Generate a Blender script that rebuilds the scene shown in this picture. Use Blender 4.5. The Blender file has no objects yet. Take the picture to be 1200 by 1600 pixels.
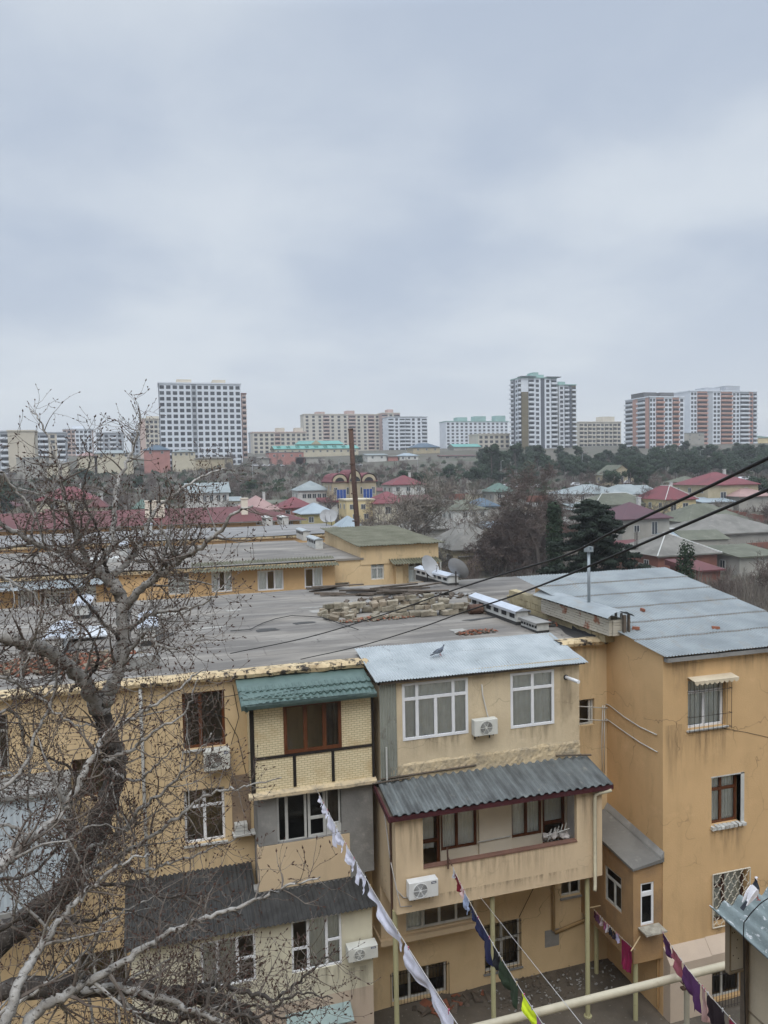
import bpy, bmesh, math, random
from mathutils import Vector, Matrix, Euler, noise
rad = math.radians
PI = math.pi
random.seed(7)
scene = bpy.context.scene
COL = scene.collection

# ------------------------------------------------------------------ camera
F = 1202.0; CZ = 17.5
phi = rad(73.3); pit = rad(3.05); rol = 0.0194
fwd = Vector((math.cos(phi)*math.cos(pit), math.sin(phi)*math.cos(pit), -math.sin(pit)))
rt0 = Vector((math.sin(phi), -math.cos(phi), 0)); up0 = rt0.cross(fwd)
RT = rt0*math.cos(rol) - up0*math.sin(rol); UP = up0*math.cos(rol) + rt0*math.sin(rol)
CAM = Vector((0, 0, CZ))
cd = bpy.data.cameras.new('camera'); cam = bpy.data.objects.new('camera', cd); COL.objects.link(cam)
cam.matrix_world = Matrix(((RT.x, UP.x, -fwd.x, 0), (RT.y, UP.y, -fwd.y, 0), (RT.z, UP.z, -fwd.z, CZ), (0, 0, 0, 1)))
cd.sensor_fit = 'VERTICAL'; cd.sensor_height = 24; cd.lens = 24*F/1600; cd.clip_end = 20000; cd.clip_start = .05
scene.camera = cam

def ray(px, py): return fwd + RT*((px-600)/F) - UP*((py-800)/F)
def at(px, py, X=None, Y=None, Z=None, D=None):
    r = ray(px, py)
    t = Y/r.y if Y is not None else X/r.x if X is not None else (Z-CZ)/r.z if Z is not None else D
    return CAM + r*t
def Rf(x0, y0, x1, y1, Y):          # front facing rectangle from its upper left and lower right corner
    a = at(x0, y0, Y=Y); b = at(x1, y1, Y=Y); return (a.x, b.x, b.z, a.z)

# ------------------------------------------------------------------ terrain
TPROF = [(-500, 0), (0, 0), (70, 0), (110, .8), (180, 4), (230, 8), (300, 12.5), (360, 17), (400, 20.5), (450, 26), (550, 32.5), (800, 35), (3000, 38), (20000, 40)]
def terr(x, y):
    d = y*.958 + x*.287
    for (a, b), (c, e) in zip(TPROF, TPROF[1:]):
        if d <= c:
            t = max(0, (d-a)/(c-a)); base = b + (e-b)*t; break
    else: base = 40
    if d > 110:
        k = min(1, (d-110)/150); base += k*1.6*noise.noise(Vector((x*.012, y*.012, 0)))
    return base
def ground_hit(px, py, h=0.0):
    r = ray(px, py); t = 30.0
    while t < 1500:
        p = CAM + r*t
        if p.z - h <= terr(p.x, p.y): return p
        t += 1.0
    return CAM + r*1500

# ------------------------------------------------------------------ materials
MATS = {}
def nodes(name):
    m = bpy.data.materials.new(name); m.use_nodes = True
    nt = m.node_tree; b = nt.nodes['Principled BSDF']
    return m, nt, b
def lk(nt, a, b): nt.links.new(a, b)
def mixc(nt, fac, a, b, mode='MIX'):
    n = nt.nodes.new('ShaderNodeMix'); n.data_type = 'RGBA'; n.blend_type = mode
    for s, v in ((n.inputs[0], fac), (n.inputs[6], a), (n.inputs[7], b)):
        if hasattr(v, 'is_output'): lk(nt, v, s)
        elif isinstance(v, (int, float)): s.default_value = v
        else: s.default_value = (*v[:3], 1)
    return n.outputs[2]
def ramp(nt, src, lo, hi):
    n = nt.nodes.new('ShaderNodeMapRange'); lk(nt, src, n.inputs[0]); n.inputs[1].default_value = lo; n.inputs[2].default_value = hi
    return n.outputs[0]
def noise_n(nt, scale, detail=5, stretch=(1, 1, 1), rough=.6, obj=False):
    if obj:
        g = nt.nodes.new('ShaderNodeTexCoord').outputs['Object']
    else: g = nt.nodes.new('ShaderNodeNewGeometry').outputs['Position']
    mp = nt.nodes.new('ShaderNodeMapping'); lk(nt, g, mp.inputs[0]); mp.inputs['Scale'].default_value = stretch
    n = nt.nodes.new('ShaderNodeTexNoise'); lk(nt, mp.outputs[0], n.inputs['Vector'])
    n.inputs['Scale'].default_value = scale; n.inputs['Detail'].default_value = detail; n.inputs['Roughness'].default_value = rough
    return n.outputs[0]
def mat(name, c, c2=None, rough=.85, scale=1.2, lo=.38, hi=.66, stretch=(1, 1, 1), c3=None, s3=6, lo3=.55, hi3=.75, st3=(1, 1, 1), bump=.15, bs=40, metal=0, spec=.3, obj=False, vary=0, streak=0, crack=0, strips=0):
    if name in MATS: return MATS[name]
    m, nt, b = nodes(name)
    c2 = c2 or tuple(x*.8 for x in c)
    col = mixc(nt, ramp(nt, noise_n(nt, scale, 6, stretch, obj=obj), lo, hi), c, c2)
    if c3: col = mixc(nt, ramp(nt, noise_n(nt, s3, 6, st3, .7, obj=obj), lo3, hi3), col, c3)
    if streak:
        sn = ramp(nt, noise_n(nt, 1.0, 5, (1.6, 1.6, .22), .6), .55, .9)
        sm = nt.nodes.new('ShaderNodeMath'); sm.operation = 'MULTIPLY'; lk(nt, sn, sm.inputs[0]); sm.inputs[1].default_value = streak
        col = mixc(nt, sm.outputs[0], col, tuple(x*.5 for x in c))
        sn = ramp(nt, noise_n(nt, .9, 6, (1, 1, 1.4), .65), .6, .72)
        sm = nt.nodes.new('ShaderNodeMath'); sm.operation = 'MULTIPLY'; lk(nt, sn, sm.inputs[0]); sm.inputs[1].default_value = streak*.6
        col = mixc(nt, sm.outputs[0], col, tuple(min(1, x*1.25+.05) for x in c))
    if crack:
        g = nt.nodes.new('ShaderNodeNewGeometry').outputs['Position']; ns = nt.nodes.new('ShaderNodeTexNoise'); ns.inputs['Scale'].default_value = 1.5; lk(nt, g, ns.inputs['Vector'])
        ad = nt.nodes.new('ShaderNodeVectorMath'); ad.operation = 'ADD'; lk(nt, g, ad.inputs[0]); lk(nt, ns.outputs[1], ad.inputs[1])
        vo = nt.nodes.new('ShaderNodeTexVoronoi'); vo.feature = 'DISTANCE_TO_EDGE'; vo.inputs['Scale'].default_value = .42; lk(nt, ad.outputs[0], vo.inputs['Vector'])
        cr = nt.nodes.new('ShaderNodeMapRange'); lk(nt, vo.outputs[0], cr.inputs[0]); cr.inputs[1].default_value = .0; cr.inputs[2].default_value = .006; cr.inputs[3].default_value = crack; cr.inputs[4].default_value = 0
        cm_ = nt.nodes.new('ShaderNodeMath'); cm_.operation = 'MULTIPLY'; lk(nt, cr.outputs[0], cm_.inputs[0]); lk(nt, ramp(nt, noise_n(nt, .5, 2), .45, .6), cm_.inputs[1])
        col = mixc(nt, cm_.outputs[0], col, tuple(x*.3 for x in c))
    if strips:
        g = nt.nodes.new('ShaderNodeNewGeometry').outputs['Position']; br = nt.nodes.new('ShaderNodeTexBrick'); ns = nt.nodes.new('ShaderNodeTexNoise'); ns.inputs['Scale'].default_value = .8; lk(nt, g, ns.inputs['Vector'])
        ad = nt.nodes.new('ShaderNodeVectorMath'); ad.operation = 'MULTIPLY_ADD'; lk(nt, ns.outputs[1], ad.inputs[0]); ad.inputs[1].default_value = (.18, .18, .18); lk(nt, g, ad.inputs[2]); lk(nt, ad.outputs[0], br.inputs['Vector'])
        br.inputs['Scale'].default_value = 1; br.inputs['Brick Width'].default_value = 7; br.inputs['Row Height'].default_value = 1.05; br.inputs['Mortar Size'].default_value = .035; br.inputs['Mortar Smooth'].default_value = .4
        br.inputs['Color1'].default_value = (1, 1, 1, 1); br.inputs['Color2'].default_value = (.78, .78, .77, 1); br.inputs['Mortar'].default_value = (.42, .41, .4, 1)
        col = mixc(nt, strips, col, br.outputs[0], 'MULTIPLY')
    if vary:
        oi = nt.nodes.new('ShaderNodeObjectInfo'); hs = nt.nodes.new('ShaderNodeHueSaturation')
        mr = nt.nodes.new('ShaderNodeMapRange'); lk(nt, oi.outputs['Random'], mr.inputs[0]); mr.inputs[3].default_value = 1-vary; mr.inputs[4].default_value = 1+vary
        lk(nt, mr.outputs[0], hs.inputs['Value']); lk(nt, col, hs.inputs['Color']); col = hs.outputs[0]
    lk(nt, col, b.inputs['Base Color'])
    b.inputs['Roughness'].default_value = rough; b.inputs['Metallic'].default_value = metal
    b.inputs['Specular IOR Level'].default_value = spec
    if bump:
        bn = nt.nodes.new('ShaderNodeBump'); bn.inputs['Strength'].default_value = bump; bn.inputs['Distance'].default_value = .03
        lk(nt, noise_n(nt, bs, 5, obj=obj), bn.inputs['Height']); lk(nt, bn.outputs[0], b.inputs['Normal'])
    MATS[name] = m
    return m

# ------------------------------------------------------------------ mesh building
class Fr:
    """wall frame: a runs along the wall, d points out of it, z is up"""
    def __init__(s, O, u, n): s.O = Vector(O); s.u = Vector(u).normalized(); s.n = Vector(n).normalized()
    def __call__(s, a, d, z): p = s.O + s.u*a + s.n*d; return Vector((p.x, p.y, s.O.z+z))
def front(Y): return Fr((0, Y, 0), (1, 0, 0), (0, -1, 0))
def leftw(X): return Fr((X, 0, 0), (0, -1, 0), (-1, 0, 0))      # a = -Y
W0 = Fr((0, 0, 0), (1, 0, 0), (0, 1, 0))                          # world axes
class MB:
    def __init__(s): s.v = []; s.f = []; s.m = []; s.cur = 0
    def quad(s, *ps):
        n = len(s.v); s.v += [tuple(p) for p in ps]; s.f.append(tuple(range(n, n+len(ps)))); s.m.append(s.cur)
    def box(s, fr, a0, a1, d0, d1, z0, z1):
        P = [fr(a, d, z) for z in (z0, z1) for d in (d0, d1) for a in (a0, a1)]
        n = len(s.v); s.v += [tuple(p) for p in P]
        for q in ((0, 2, 3, 1), (4, 5, 7, 6), (0, 1, 5, 4), (1, 3, 7, 5), (3, 2, 6, 7), (2, 0, 4, 6)):
            s.f.append(tuple(n+i for i in q)); s.m.append(s.cur)
        return s
    def hexa(s, P):                                               # eight corners, lower four then upper four, same order round
        n = len(s.v); s.v += [tuple(p) for p in P]
        for q in ((3, 2, 1, 0), (4, 5, 6, 7), (0, 1, 5, 4), (1, 2, 6, 5), (2, 3, 7, 6), (3, 0, 4, 7)):
            s.f.append(tuple(n+i for i in q)); s.m.append(s.cur)
        return s
    def prism(s, poly, z0, z1):                                   # plan polygon
        n = len(s.v); k = len(poly)
        s.v += [(x, y, z0) for x, y in poly] + [(x, y, z1) for x, y in poly]
        s.f.append(tuple(n+i for i in range(k))[::-1]); s.f.append(tuple(n+k+i for i in range(k))); s.m += [s.cur]*2
        for i in range(k):
            j = (i+1) % k; s.f.append((n+i, n+j, n+k+j, n+k+i)); s.m.append(s.cur)
        return s
    def rbox(s, c, size, rot=(0, 0, 0), jit=0.0):
        M = Euler(rot).to_matrix(); c = Vector(c); P = []
        for z in (-1, 1):
            for (x, y) in ((-1, -1), (1, -1), (1, 1), (-1, 1)):
                v = Vector((x*size[0]/2, y*size[1]/2, z*size[2]/2)) + Vector([random.uniform(-jit, jit) for _ in range(3)])
                P.append(c + M @ v)
        return s.hexa(P)
    def tube(s, pts, r, n=6, cap=True):
        pts = [Vector(p) for p in pts]; rs = r if isinstance(r, (list, tuple)) else [r]*len(pts)
        base = len(s.v); ref = None
        for i, p in enumerate(pts):
            t = (pts[min(i+1, len(pts)-1)] - pts[max(i-1, 0)])
            if t.length < 1e-9: t = Vector((0, 0, 1))
            t.normalize()
            if ref is None: ref = Vector((1, 0, 0)) if abs(t.x) < .8 else Vector((0, 1, 0))
            a = t.cross(ref)
            if a.length < 1e-4: a = t.cross(Vector((0, 1, .3)))
            a.normalize(); b = t.cross(a); ref = b.cross(t) if False else ref
            for k in range(n):
                an = 2*PI*k/n; q = p + (a*math.cos(an) + b*math.sin(an))*rs[i]; s.v.append((q.x, q.y, q.z))
        for i in range(len(pts)-1):
            for k in range(n):
                k2 = (k+1) % n
                s.f.append((base+i*n+k, base+i*n+k2, base+(i+1)*n+k2, base+(i+1)*n+k)); s.m.append(s.cur)
        if cap:
            s.f.append(tuple(base+k for k in range(n))[::-1]); s.m.append(s.cur)
            e = base+(len(pts)-1)*n; s.f.append(tuple(e+k for k in range(n))); s.m.append(s.cur)
        return s
    def holes(s, fr, a0, a1, z0, z1, holes, th=.2, d=0.0, back=False):
        A = sorted({a0, a1, *[min(max(h[i], a0), a1) for h in holes for i in (0, 1)]})
        Z = sorted({z0, z1, *[min(max(h[i], z0), z1) for h in holes for i in (2, 3)]})
        for i in range(len(A)-1):
            for j in range(len(Z)-1):
                ca, cz = (A[i]+A[i+1])/2, (Z[j]+Z[j+1])/2
                if any(h[0] < ca < h[1] and h[2] < cz < h[3] for h in holes): continue
                s.quad(fr(A[i], d, Z[j]), fr(A[i+1], d, Z[j]), fr(A[i+1], d, Z[j+1]), fr(A[i], d, Z[j+1]))
                if back: s.quad(fr(A[i], d-th, Z[j]), fr(A[i], d-th, Z[j+1]), fr(A[i+1], d-th, Z[j+1]), fr(A[i+1], d-th, Z[j]))
        for h in holes:
            x0, x1, y0, y1 = h[:4]
            for (p, q) in (((x0, y0), (x1, y0)), ((x1, y0), (x1, y1)), ((x1, y1), (x0, y1)), ((x0, y1), (x0, y0))):
                s.quad(fr(p[0], d, p[1]), fr(q[0], d, q[1]), fr(q[0], d-th, q[1]), fr(p[0], d-th, p[1]))
        return s
    def sheet(s, P00, P10, P01, nu, nv, fn, th=0.0):              # displaced sheet, fn(u, v) -> offset along normal
        P00, P10, P01 = Vector(P00), Vector(P10), Vector(P01); U = P10-P00; V = P01-P00; N = U.cross(V).normalized()
        if N.z < 0: N = -N
        for layer in ((0, -th) if th else (0,)):
            b = len(s.v)
            for j in range(nv+1):
                for i in range(nu+1):
                    p = P00 + U*(i/nu) + V*(j/nv) + N*(fn(i/nu, j/nv)+layer); s.v.append((p.x, p.y, p.z))
            for j in range(nv):
                for i in range(nu):
                    q = b+j*(nu+1)+i; s.f.append((q, q+1, q+nu+2, q+nu+1)); s.m.append(s.cur)
        return s
    def build(s, name, mats, parent=None, bevel=0, smooth=False, loc=None, **props):
        me = bpy.data.meshes.new(name)
        L = Vector(loc) if loc is not None else (parent_origin(parent) if parent else Vector((0, 0, 0)))
        me.from_pydata([(x-L.x, y-L.y, z-L.z) for x, y, z in s.v], [], s.f)
        for m in (mats if isinstance(mats, (list, tuple)) else [mats]): me.materials.append(m)
        me.polygons.foreach_set('material_index', s.m)
        bm = bmesh.new(); bm.from_mesh(me)
        if bevel:
            bmesh.ops.remove_doubles(bm, verts=bm.verts, dist=1e-5)
            bmesh.ops.bevel(bm, geom=bm.edges[:], offset=bevel, segments=2, affect='EDGES', profile=.6)
            bmesh.ops.recalc_face_normals(bm, faces=bm.faces)
        if smooth:
            if smooth != 'keep': bmesh.ops.remove_doubles(bm, verts=bm.verts, dist=1e-5)
            for f in bm.faces: f.smooth = True
        bm.to_mesh(me); bm.free()
        o = bpy.data.objects.new(name, me); COL.objects.link(o)
        if parent:
            o.parent = parent
            if loc is not None: o.location = L - parent_origin(parent)
            ORG[o.name] = L.copy()
        else: o.location = L; ORG[o.name] = L.copy()
        for k, v in props.items(): o[k] = v
        return o
ORG = {}
def parent_origin(o): return ORG.get(o.name, Vector((0, 0, 0)))
def tag(o, label, cat, group=None):
    o['label'] = label; o['category'] = cat
    if group: o['group'] = group
    return o
def thing(name, label, cat, loc=(0, 0, 0), group=None):
    o = bpy.data.objects.new(name, None); COL.objects.link(o); o.location = loc; o.empty_display_size = .3; ORG[o.name] = Vector(loc)
    return tag(o, label, cat, group)
def copy_tree(o, parent=None):
    c = o.copy(); COL.objects.link(c)
    if parent: c.parent = parent
    for ch in list(o.children): copy_tree(ch, c)
    return c
def sine(n, amp): return lambda u, v: amp*math.sin(2*PI*n*u)
def corr(mb, P00, P10, P01, n, amp, nv=1, k=8, th=.006, wob=0.0):
    ph = random.random()*9
    def fn(u, v):
        return amp*math.sin(2*PI*n*u) + wob*noise.noise(Vector((u*6+ph, v*4, 0)))
    mb.sheet(P00, P10, P01, n*k, nv, fn, th)

# ------------------------------------------------------------------ palette
ORANGE = mat('orange_plaster', (.63, .42, .215), (.55, .365, .185), scale=.5, streak=.42, crack=.9, c3=(.42, .28, .14), s3=1.3, st3=(1, 1, .35), lo3=.56, hi3=.85, bump=.25, bs=22)
ORANGE2 = mat('pale_orange_plaster', (.65, .49, .29), (.57, .425, .245), scale=.45, streak=.42, crack=.8, c3=(.38, .29, .19), s3=1.4, st3=(1, 1, .3), lo3=.55, hi3=.85, bump=.25, bs=22)
CREAM = mat('cream_plaster', (.66, .55, .38), (.52, .42, .28), scale=.55, streak=.6, crack=.6, c3=(.34, .27, .18), s3=1.7, st3=(1, 1, .4), lo3=.55, hi3=.9, bump=.3, bs=25)
ROUGHC = mat('rough_plaster', (.62, .5, .32), (.38, .32, .23), scale=3, c3=(.2, .18, .14), s3=6, lo3=.55, hi3=.8, bump=1.0, bs=12)
PEELED = mat('peeling_stone', (.58, .46, .28), (.4, .3, .18), scale=2.2, c3=(.05, .042, .035), s3=4.2, lo3=.52, hi3=.58, bump=.9, bs=9)
BALC = mat('beige_paint', (.64, .5, .33), (.57, .44, .29), scale=.6, streak=.45, crack=.4, c3=(.42, .31, .21), s3=1.6, st3=(1, 1, .22), lo3=.6, hi3=.9, bump=.12, bs=25)
LIGHTW = mat('light_wall', (.72, .66, .55), (.64, .58, .47), scale=.8, bump=.1)
YELLOWC = mat('pale_yellow_wall', (.64, .6, .46), (.56, .52, .4), scale=.7, streak=.5, c3=(.45, .4, .3), s3=2, st3=(1, 1, .3), lo3=.62, hi3=.9, bump=.12)
PINKW = mat('pinkish_render', (.54, .44, .34), (.47, .38, .3), scale=.8, c3=(.4, .33, .27), s3=1.5, lo3=.6, hi3=.85, bump=.15)
GREYC = mat('grey_concrete', (.27, .265, .25), (.19, .185, .175), scale=1.1, c3=(.36, .34, .31), s3=2.6, lo3=.55, hi3=.8, bump=.3, bs=15)
FELT = mat('roofing_felt', (.15, .138, .125), (.29, .262, .225), scale=.35, strips=.45, crack=.8, streak=.0, lo=.42, hi=.72, stretch=(.5, 1.6, 1), c3=(.4, .375, .335), s3=.55, st3=(.35, 2.2, 1), lo3=.52, hi3=.8, bump=.3, bs=5)
FELT2 = mat('pale_roofing_felt', (.17, .165, .16), (.28, .27, .26), scale=.4, strips=.35, stretch=(.5, 2, 1), c3=(.4, .38, .35), s3=.7, st3=(.3, 3, 1), lo3=.58, hi3=.85, bump=.3, bs=5)
BLUEM = mat('blue_grey_sheet', (.31, .34, .35), (.23, .255, .265), rough=.6, scale=.7, c3=(.27, .24, .2), s3=1.6, lo3=.55, hi3=.85, st3=(1.5, .5, 1), bump=.08, spec=.4)
BLUEC = mat('galvanised_corrugated', (.37, .40, .41), (.28, .31, .32), rough=.6, scale=1.3, c3=(.12, .12, .12), s3=4, lo3=.6, hi3=.78, bump=.05, spec=.5)
ASB = mat('weathered_corrugated', (.15, .165, .165), (.08, .085, .085), scale=1.5, stretch=(2, .7, 1), c3=(.3, .28, .24), s3=4, lo3=.6, hi3=.8, bump=.35, bs=18)
DARKC = mat('dark_corrugated', (.06, .06, .058), (.035, .034, .033), scale=2.5, c3=(.2, .19, .17), s3=7, lo3=.62, hi3=.8, bump=.4, bs=18)
MOSSC = mat('mossy_corrugated', (.16, .155, .11), (.10, .10, .065), scale=.8, c3=(.26, .25, .2), s3=3, lo3=.6, hi3=.8, bump=.3)
GREENT = mat('green_tile_sheet', (.095, .145, .13), (.07, .11, .1), rough=.55, scale=2.5, c3=(.14, .22, .19), s3=9, lo3=.62, hi3=.85, bump=.04, spec=.5)
REDT = mat('red_roof_sheet', (.175, .042, .048), (.13, .036, .04), rough=.6, scale=.3, c3=(.2, .05, .05), s3=1, lo3=.6, hi3=.85, bump=0)
DREDT = mat('dark_red_roof_sheet', (.13, .04, .04), (.1, .034, .034), rough=.6, scale=.3, c3=(.11, .04, .04), s3=1, lo3=.55, hi3=.85, bump=0)
PURPT = mat('purple_roof_sheet', (.1, .046, .056), (.08, .04, .048), rough=.6, scale=.3, bump=0)
PINKT = mat('faded_pink_roof', (.34, .22, .2), (.28, .18, .165), rough=.7, scale=.3, bump=0)
GREYT = mat('grey_roof_sheet', (.26, .29, .29), (.19, .22, .22), rough=.55, scale=.3, c3=(.34, .36, .36), s3=1, lo3=.6, hi3=.85, bump=0)
BLUET = mat('blue_grey_roof', (.3, .35, .38), (.23, .28, .31), rough=.5, scale=.3, bump=0)
DBLUET = mat('dark_blue_roof', (.07, .11, .15), (.05, .08, .11), rough=.5, scale=.3, bump=0)
MOSST = mat('mossy_slate_roof', (.13, .135, .1), (.085, .09, .065), scale=.25, c3=(.22, .21, .18), s3=.9, lo3=.55, hi3=.8, bump=.2, bs=4)
GSLATE = mat('grey_slate_roof', (.2, .19, .17), (.13, .125, .11), scale=.3, c3=(.27, .255, .23), s3=1, lo3=.55, hi3=.8, bump=.2, bs=4)
TEALT = mat('teal_roof', (.12, .33, .29), (.1, .26, .23), rough=.5, scale=.1, bump=0)
GREENR = mat('dull_green_roof', (.1, .16, .13), (.08, .125, .105), rough=.6, scale=.3, bump=0)
WOODF = mat('brown_wood_frame', (.13, .045, .018), (.09, .03, .012), rough=.45, scale=4, stretch=(3, 3, .6), bump=.05, spec=.4)
DWOOD = mat('dark_wood_frame', (.075, .03, .018), (.05, .02, .012), rough=.5, scale=4, bump=.05)
PVC = mat('white_plastic_frame', (.78, .79, .8), (.7, .71, .73), rough=.35, scale=2, bump=0, spec=.4)
OLDW = mat('old_white_paint', (.55, .55, .52), (.42, .42, .4), rough=.6, scale=3, bump=.1)
DARKM = mat('dark_iron', (.025, .024, .023), (.05, .035, .025), rough=.6, scale=8, bump=.05)
RUST = mat('rusty_steel', (.1, .055, .038), (.06, .038, .03), rough=.8, scale=3, stretch=(1, 1, .3), c3=(.2, .13, .1), s3=5, bump=.2)
MAROON = mat('maroon_fascia', (.075, .02, .024), (.05, .016, .018), rough=.55, scale=2, bump=.08)
CURT = mat('white_net_curtain', (.93, .94, .94), (.82, .83, .83), rough=.9, scale=3, bump=0)
BLIND = mat('brown_blind', (.13, .105, .085), (.1, .08, .065), rough=.8, scale=3, bump=0)
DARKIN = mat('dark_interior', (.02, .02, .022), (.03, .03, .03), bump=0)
STONE = mat('limestone_block', (.3, .262, .2), (.18, .155, .115), scale=2.5, c3=(.12, .115, .075), s3=4, lo3=.5, hi3=.75, bump=.6, bs=14, vary=.22)
STONE2 = mat('reddish_limestone_block', (.27, .22, .16), (.17, .14, .1), scale=2.5, bump=.6, bs=14, vary=.2)
BRICKM = mat('red_brick_debris', (.3, .11, .06), (.2, .08, .05), scale=4, bump=.4, vary=.25)
TIMBER = mat('grey_timber', (.14, .11, .085), (.08, .065, .05), scale=3, stretch=(1, 1, 1), bump=.3, vary=.2)
CASE = mat('ac_casing', (.62, .62, .57), (.55, .55, .5), rough=.5, scale=3, c3=(.4, .36, .3), s3=5, lo3=.65, hi3=.85, bump=0, spec=.4)
ACDARK = mat('ac_grille_dark', (.07, .07, .07), (.045, .045, .045), rough=.6, bump=0)
DISHM = mat('dish_grey', (.36, .36, .36), (.28, .28, .28), rough=.5, bump=0)
PIPEM = mat('cream_pipe_paint', (.5, .46, .33), (.4, .36, .26), rough=.5, scale=3, c3=(.2, .13, .08), s3=9, lo3=.62, hi3=.72, bump=.1)
POLEM = mat('yellow_green_pole_paint', (.44, .42, .24), (.36, .33, .19), rough=.5, scale=2, stretch=(1, 1, .3), c3=(.2, .17, .11), s3=7, lo3=.6, hi3=.75, bump=.1)
WIREM = mat('black_cable', (.012, .012, .013), (.02, .02, .02), rough=.6, bump=0)
ROPEM = mat('pale_rope', (.5, .48, .46), (.42, .4, .38), bump=0)
ALU = mat('shiny_sheet_metal', (.68, .72, .78), (.58, .62, .68), rough=.3, metal=.55, scale=2, bump=.08, bs=3)
DIRT = mat('courtyard_dirt', (.12, .1, .078), (.075, .064, .05), scale=.7, c3=(.28, .26, .22), s3=9, lo3=.62, hi3=.7, bump=.7, bs=6)

def brickmat():
    m, nt, b = nodes('cream_brick_cladding')
    g = nt.nodes.new('ShaderNodeNewGeometry'); sp = nt.nodes.new('ShaderNodeSeparateXYZ'); lk(nt, g.outputs['Position'], sp.inputs[0])
    cb = nt.nodes.new('ShaderNodeCombineXYZ'); ad = nt.nodes.new('ShaderNodeMath'); lk(nt, sp.outputs[0], ad.inputs[0]); lk(nt, sp.outputs[1], ad.inputs[1])
    lk(nt, ad.outputs[0], cb.inputs[0]); lk(nt, sp.outputs[2], cb.inputs[1])
    br = nt.nodes.new('ShaderNodeTexBrick'); lk(nt, cb.outputs[0], br.inputs['Vector'])
    br.inputs['Scale'].default_value = 1; br.inputs['Brick Width'].default_value = .17; br.inputs['Row Height'].default_value = .066; br.inputs['Mortar Size'].default_value = .008
    br.inputs['Color1'].default_value = (.76, .66, .44, 1); br.inputs['Color2'].default_value = (.69, .59, .38, 1); br.inputs['Mortar'].default_value = (.42, .34, .2, 1)
    c = mixc(nt, ramp(nt, noise_n(nt, 1.8), .5, .8), br.outputs[0], (.5, .37, .19))
    lk(nt, c, b.inputs['Base Color']); b.inputs['Roughness'].default_value = .7
    bp = nt.nodes.new('ShaderNodeBump'); bp.inputs['Strength'].default_value = .5; bp.inputs['Distance'].default_value = .01; bp.invert = True
    lk(nt, br.outputs[1], bp.inputs['Height']); lk(nt, bp.outputs[0], b.inputs['Normal'])
    return m
CLAD = brickmat()
def glassmat(name, tint, refl):
    m, nt, b = nodes(name); nt.nodes.remove(b)
    tr = nt.nodes.new('ShaderNodeBsdfTransparent'); tr.inputs[0].default_value = (*tint, 1)
    gl = nt.nodes.new('ShaderNodeBsdfGlossy'); gl.inputs['Roughness'].default_value = .03; gl.inputs[0].default_value = (.9, .92, .95, 1)
    fr = nt.nodes.new('ShaderNodeFresnel'); fr.inputs[0].default_value = refl
    mx = nt.nodes.new('ShaderNodeMixShader'); lk(nt, fr.outputs[0], mx.inputs[0]); lk(nt, tr.outputs[0], mx.inputs[1]); lk(nt, gl.outputs[0], mx.inputs[2])
    lk(nt, mx.outputs[0], nt.nodes['Material Output'].inputs[0]); return m
GLASS = glassmat('window_glass', (.9, .93, .92), 1.45)
def darkglass():
    m, nt, b = nodes('far_window_glass')
    c = mixc(nt, ramp(nt, nt.nodes.new('ShaderNodeObjectInfo').outputs['Random'], 0, 1), (.018, .022, .03), (.075, .085, .095))
    lk(nt, c, b.inputs['Base Color']); b.inputs['Roughness'].default_value = .15; b.inputs['Specular IOR Level'].default_value = .25
    return m
FARGLASS = darkglass()
def barkmat(name, c, c2, c3):
    return mat(name, c, c2, rough=.85, scale=5, lo=.42, hi=.6, stretch=(1, 1, .6), c3=c3, s3=11, lo3=.55, hi3=.62, st3=(1, 1, 2.2), bump=.5, bs=25)
BARK = barkmat('pale_bark', (.38, .365, .34), (.22, .205, .185), (.06, .052, .045))
DBARK = barkmat('dark_bark', (.07, .06, .052), (.04, .034, .03), (.16, .145, .13))
TWIG = mat('dark_twig', (.085, .064, .052), (.2, .175, .15), scale=3, bump=0)
BUD = mat('brown_bud', (.05, .026, .02), (.075, .042, .03), scale=9, bump=0)

def grime_mat():
    m, nt, b = nodes('wall_grime'); b.inputs['Base Color'].default_value = (.10, .08, .055, 1); b.inputs['Roughness'].default_value = .95
    g = nt.nodes.new('ShaderNodeTexCoord'); sp = nt.nodes.new('ShaderNodeSeparateXYZ'); lk(nt, g.outputs['Generated'], sp.inputs[0])
    n = ramp(nt, noise_n(nt, 1.0, 5, (7, 7, .7), .65), .42, .78)
    def mm(op, a, b_):
        q = nt.nodes.new('ShaderNodeMath'); q.operation = op; q.use_clamp = True
        for i, v in enumerate((a, b_)):
            if hasattr(v, 'is_output'): lk(nt, v, q.inputs[i])
            else: q.inputs[i].default_value = v
        return q.outputs[0]
    edge = mm('MULTIPLY', mm('MULTIPLY', sp.outputs[0], 5.0), mm('MULTIPLY', mm('SUBTRACT', 1.0, sp.outputs[0]), 5.0))
    al = mm('MULTIPLY', mm('MULTIPLY', mm('MULTIPLY', n, mm('POWER', sp.outputs[2], 1.3)), edge), .62)
    lk(nt, al, b.inputs['Alpha']); return m
GRIME = grime_mat()
def grime(bld, fr, a0, a1, z0, z1, d=.004):
    mb = MB(); mb.quad(fr(a0, d, z0), fr(a1, d, z0), fr(a1, d, z1), fr(a0, d, z1)); return mb.build('rain_stain', GRIME, bld)
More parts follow.
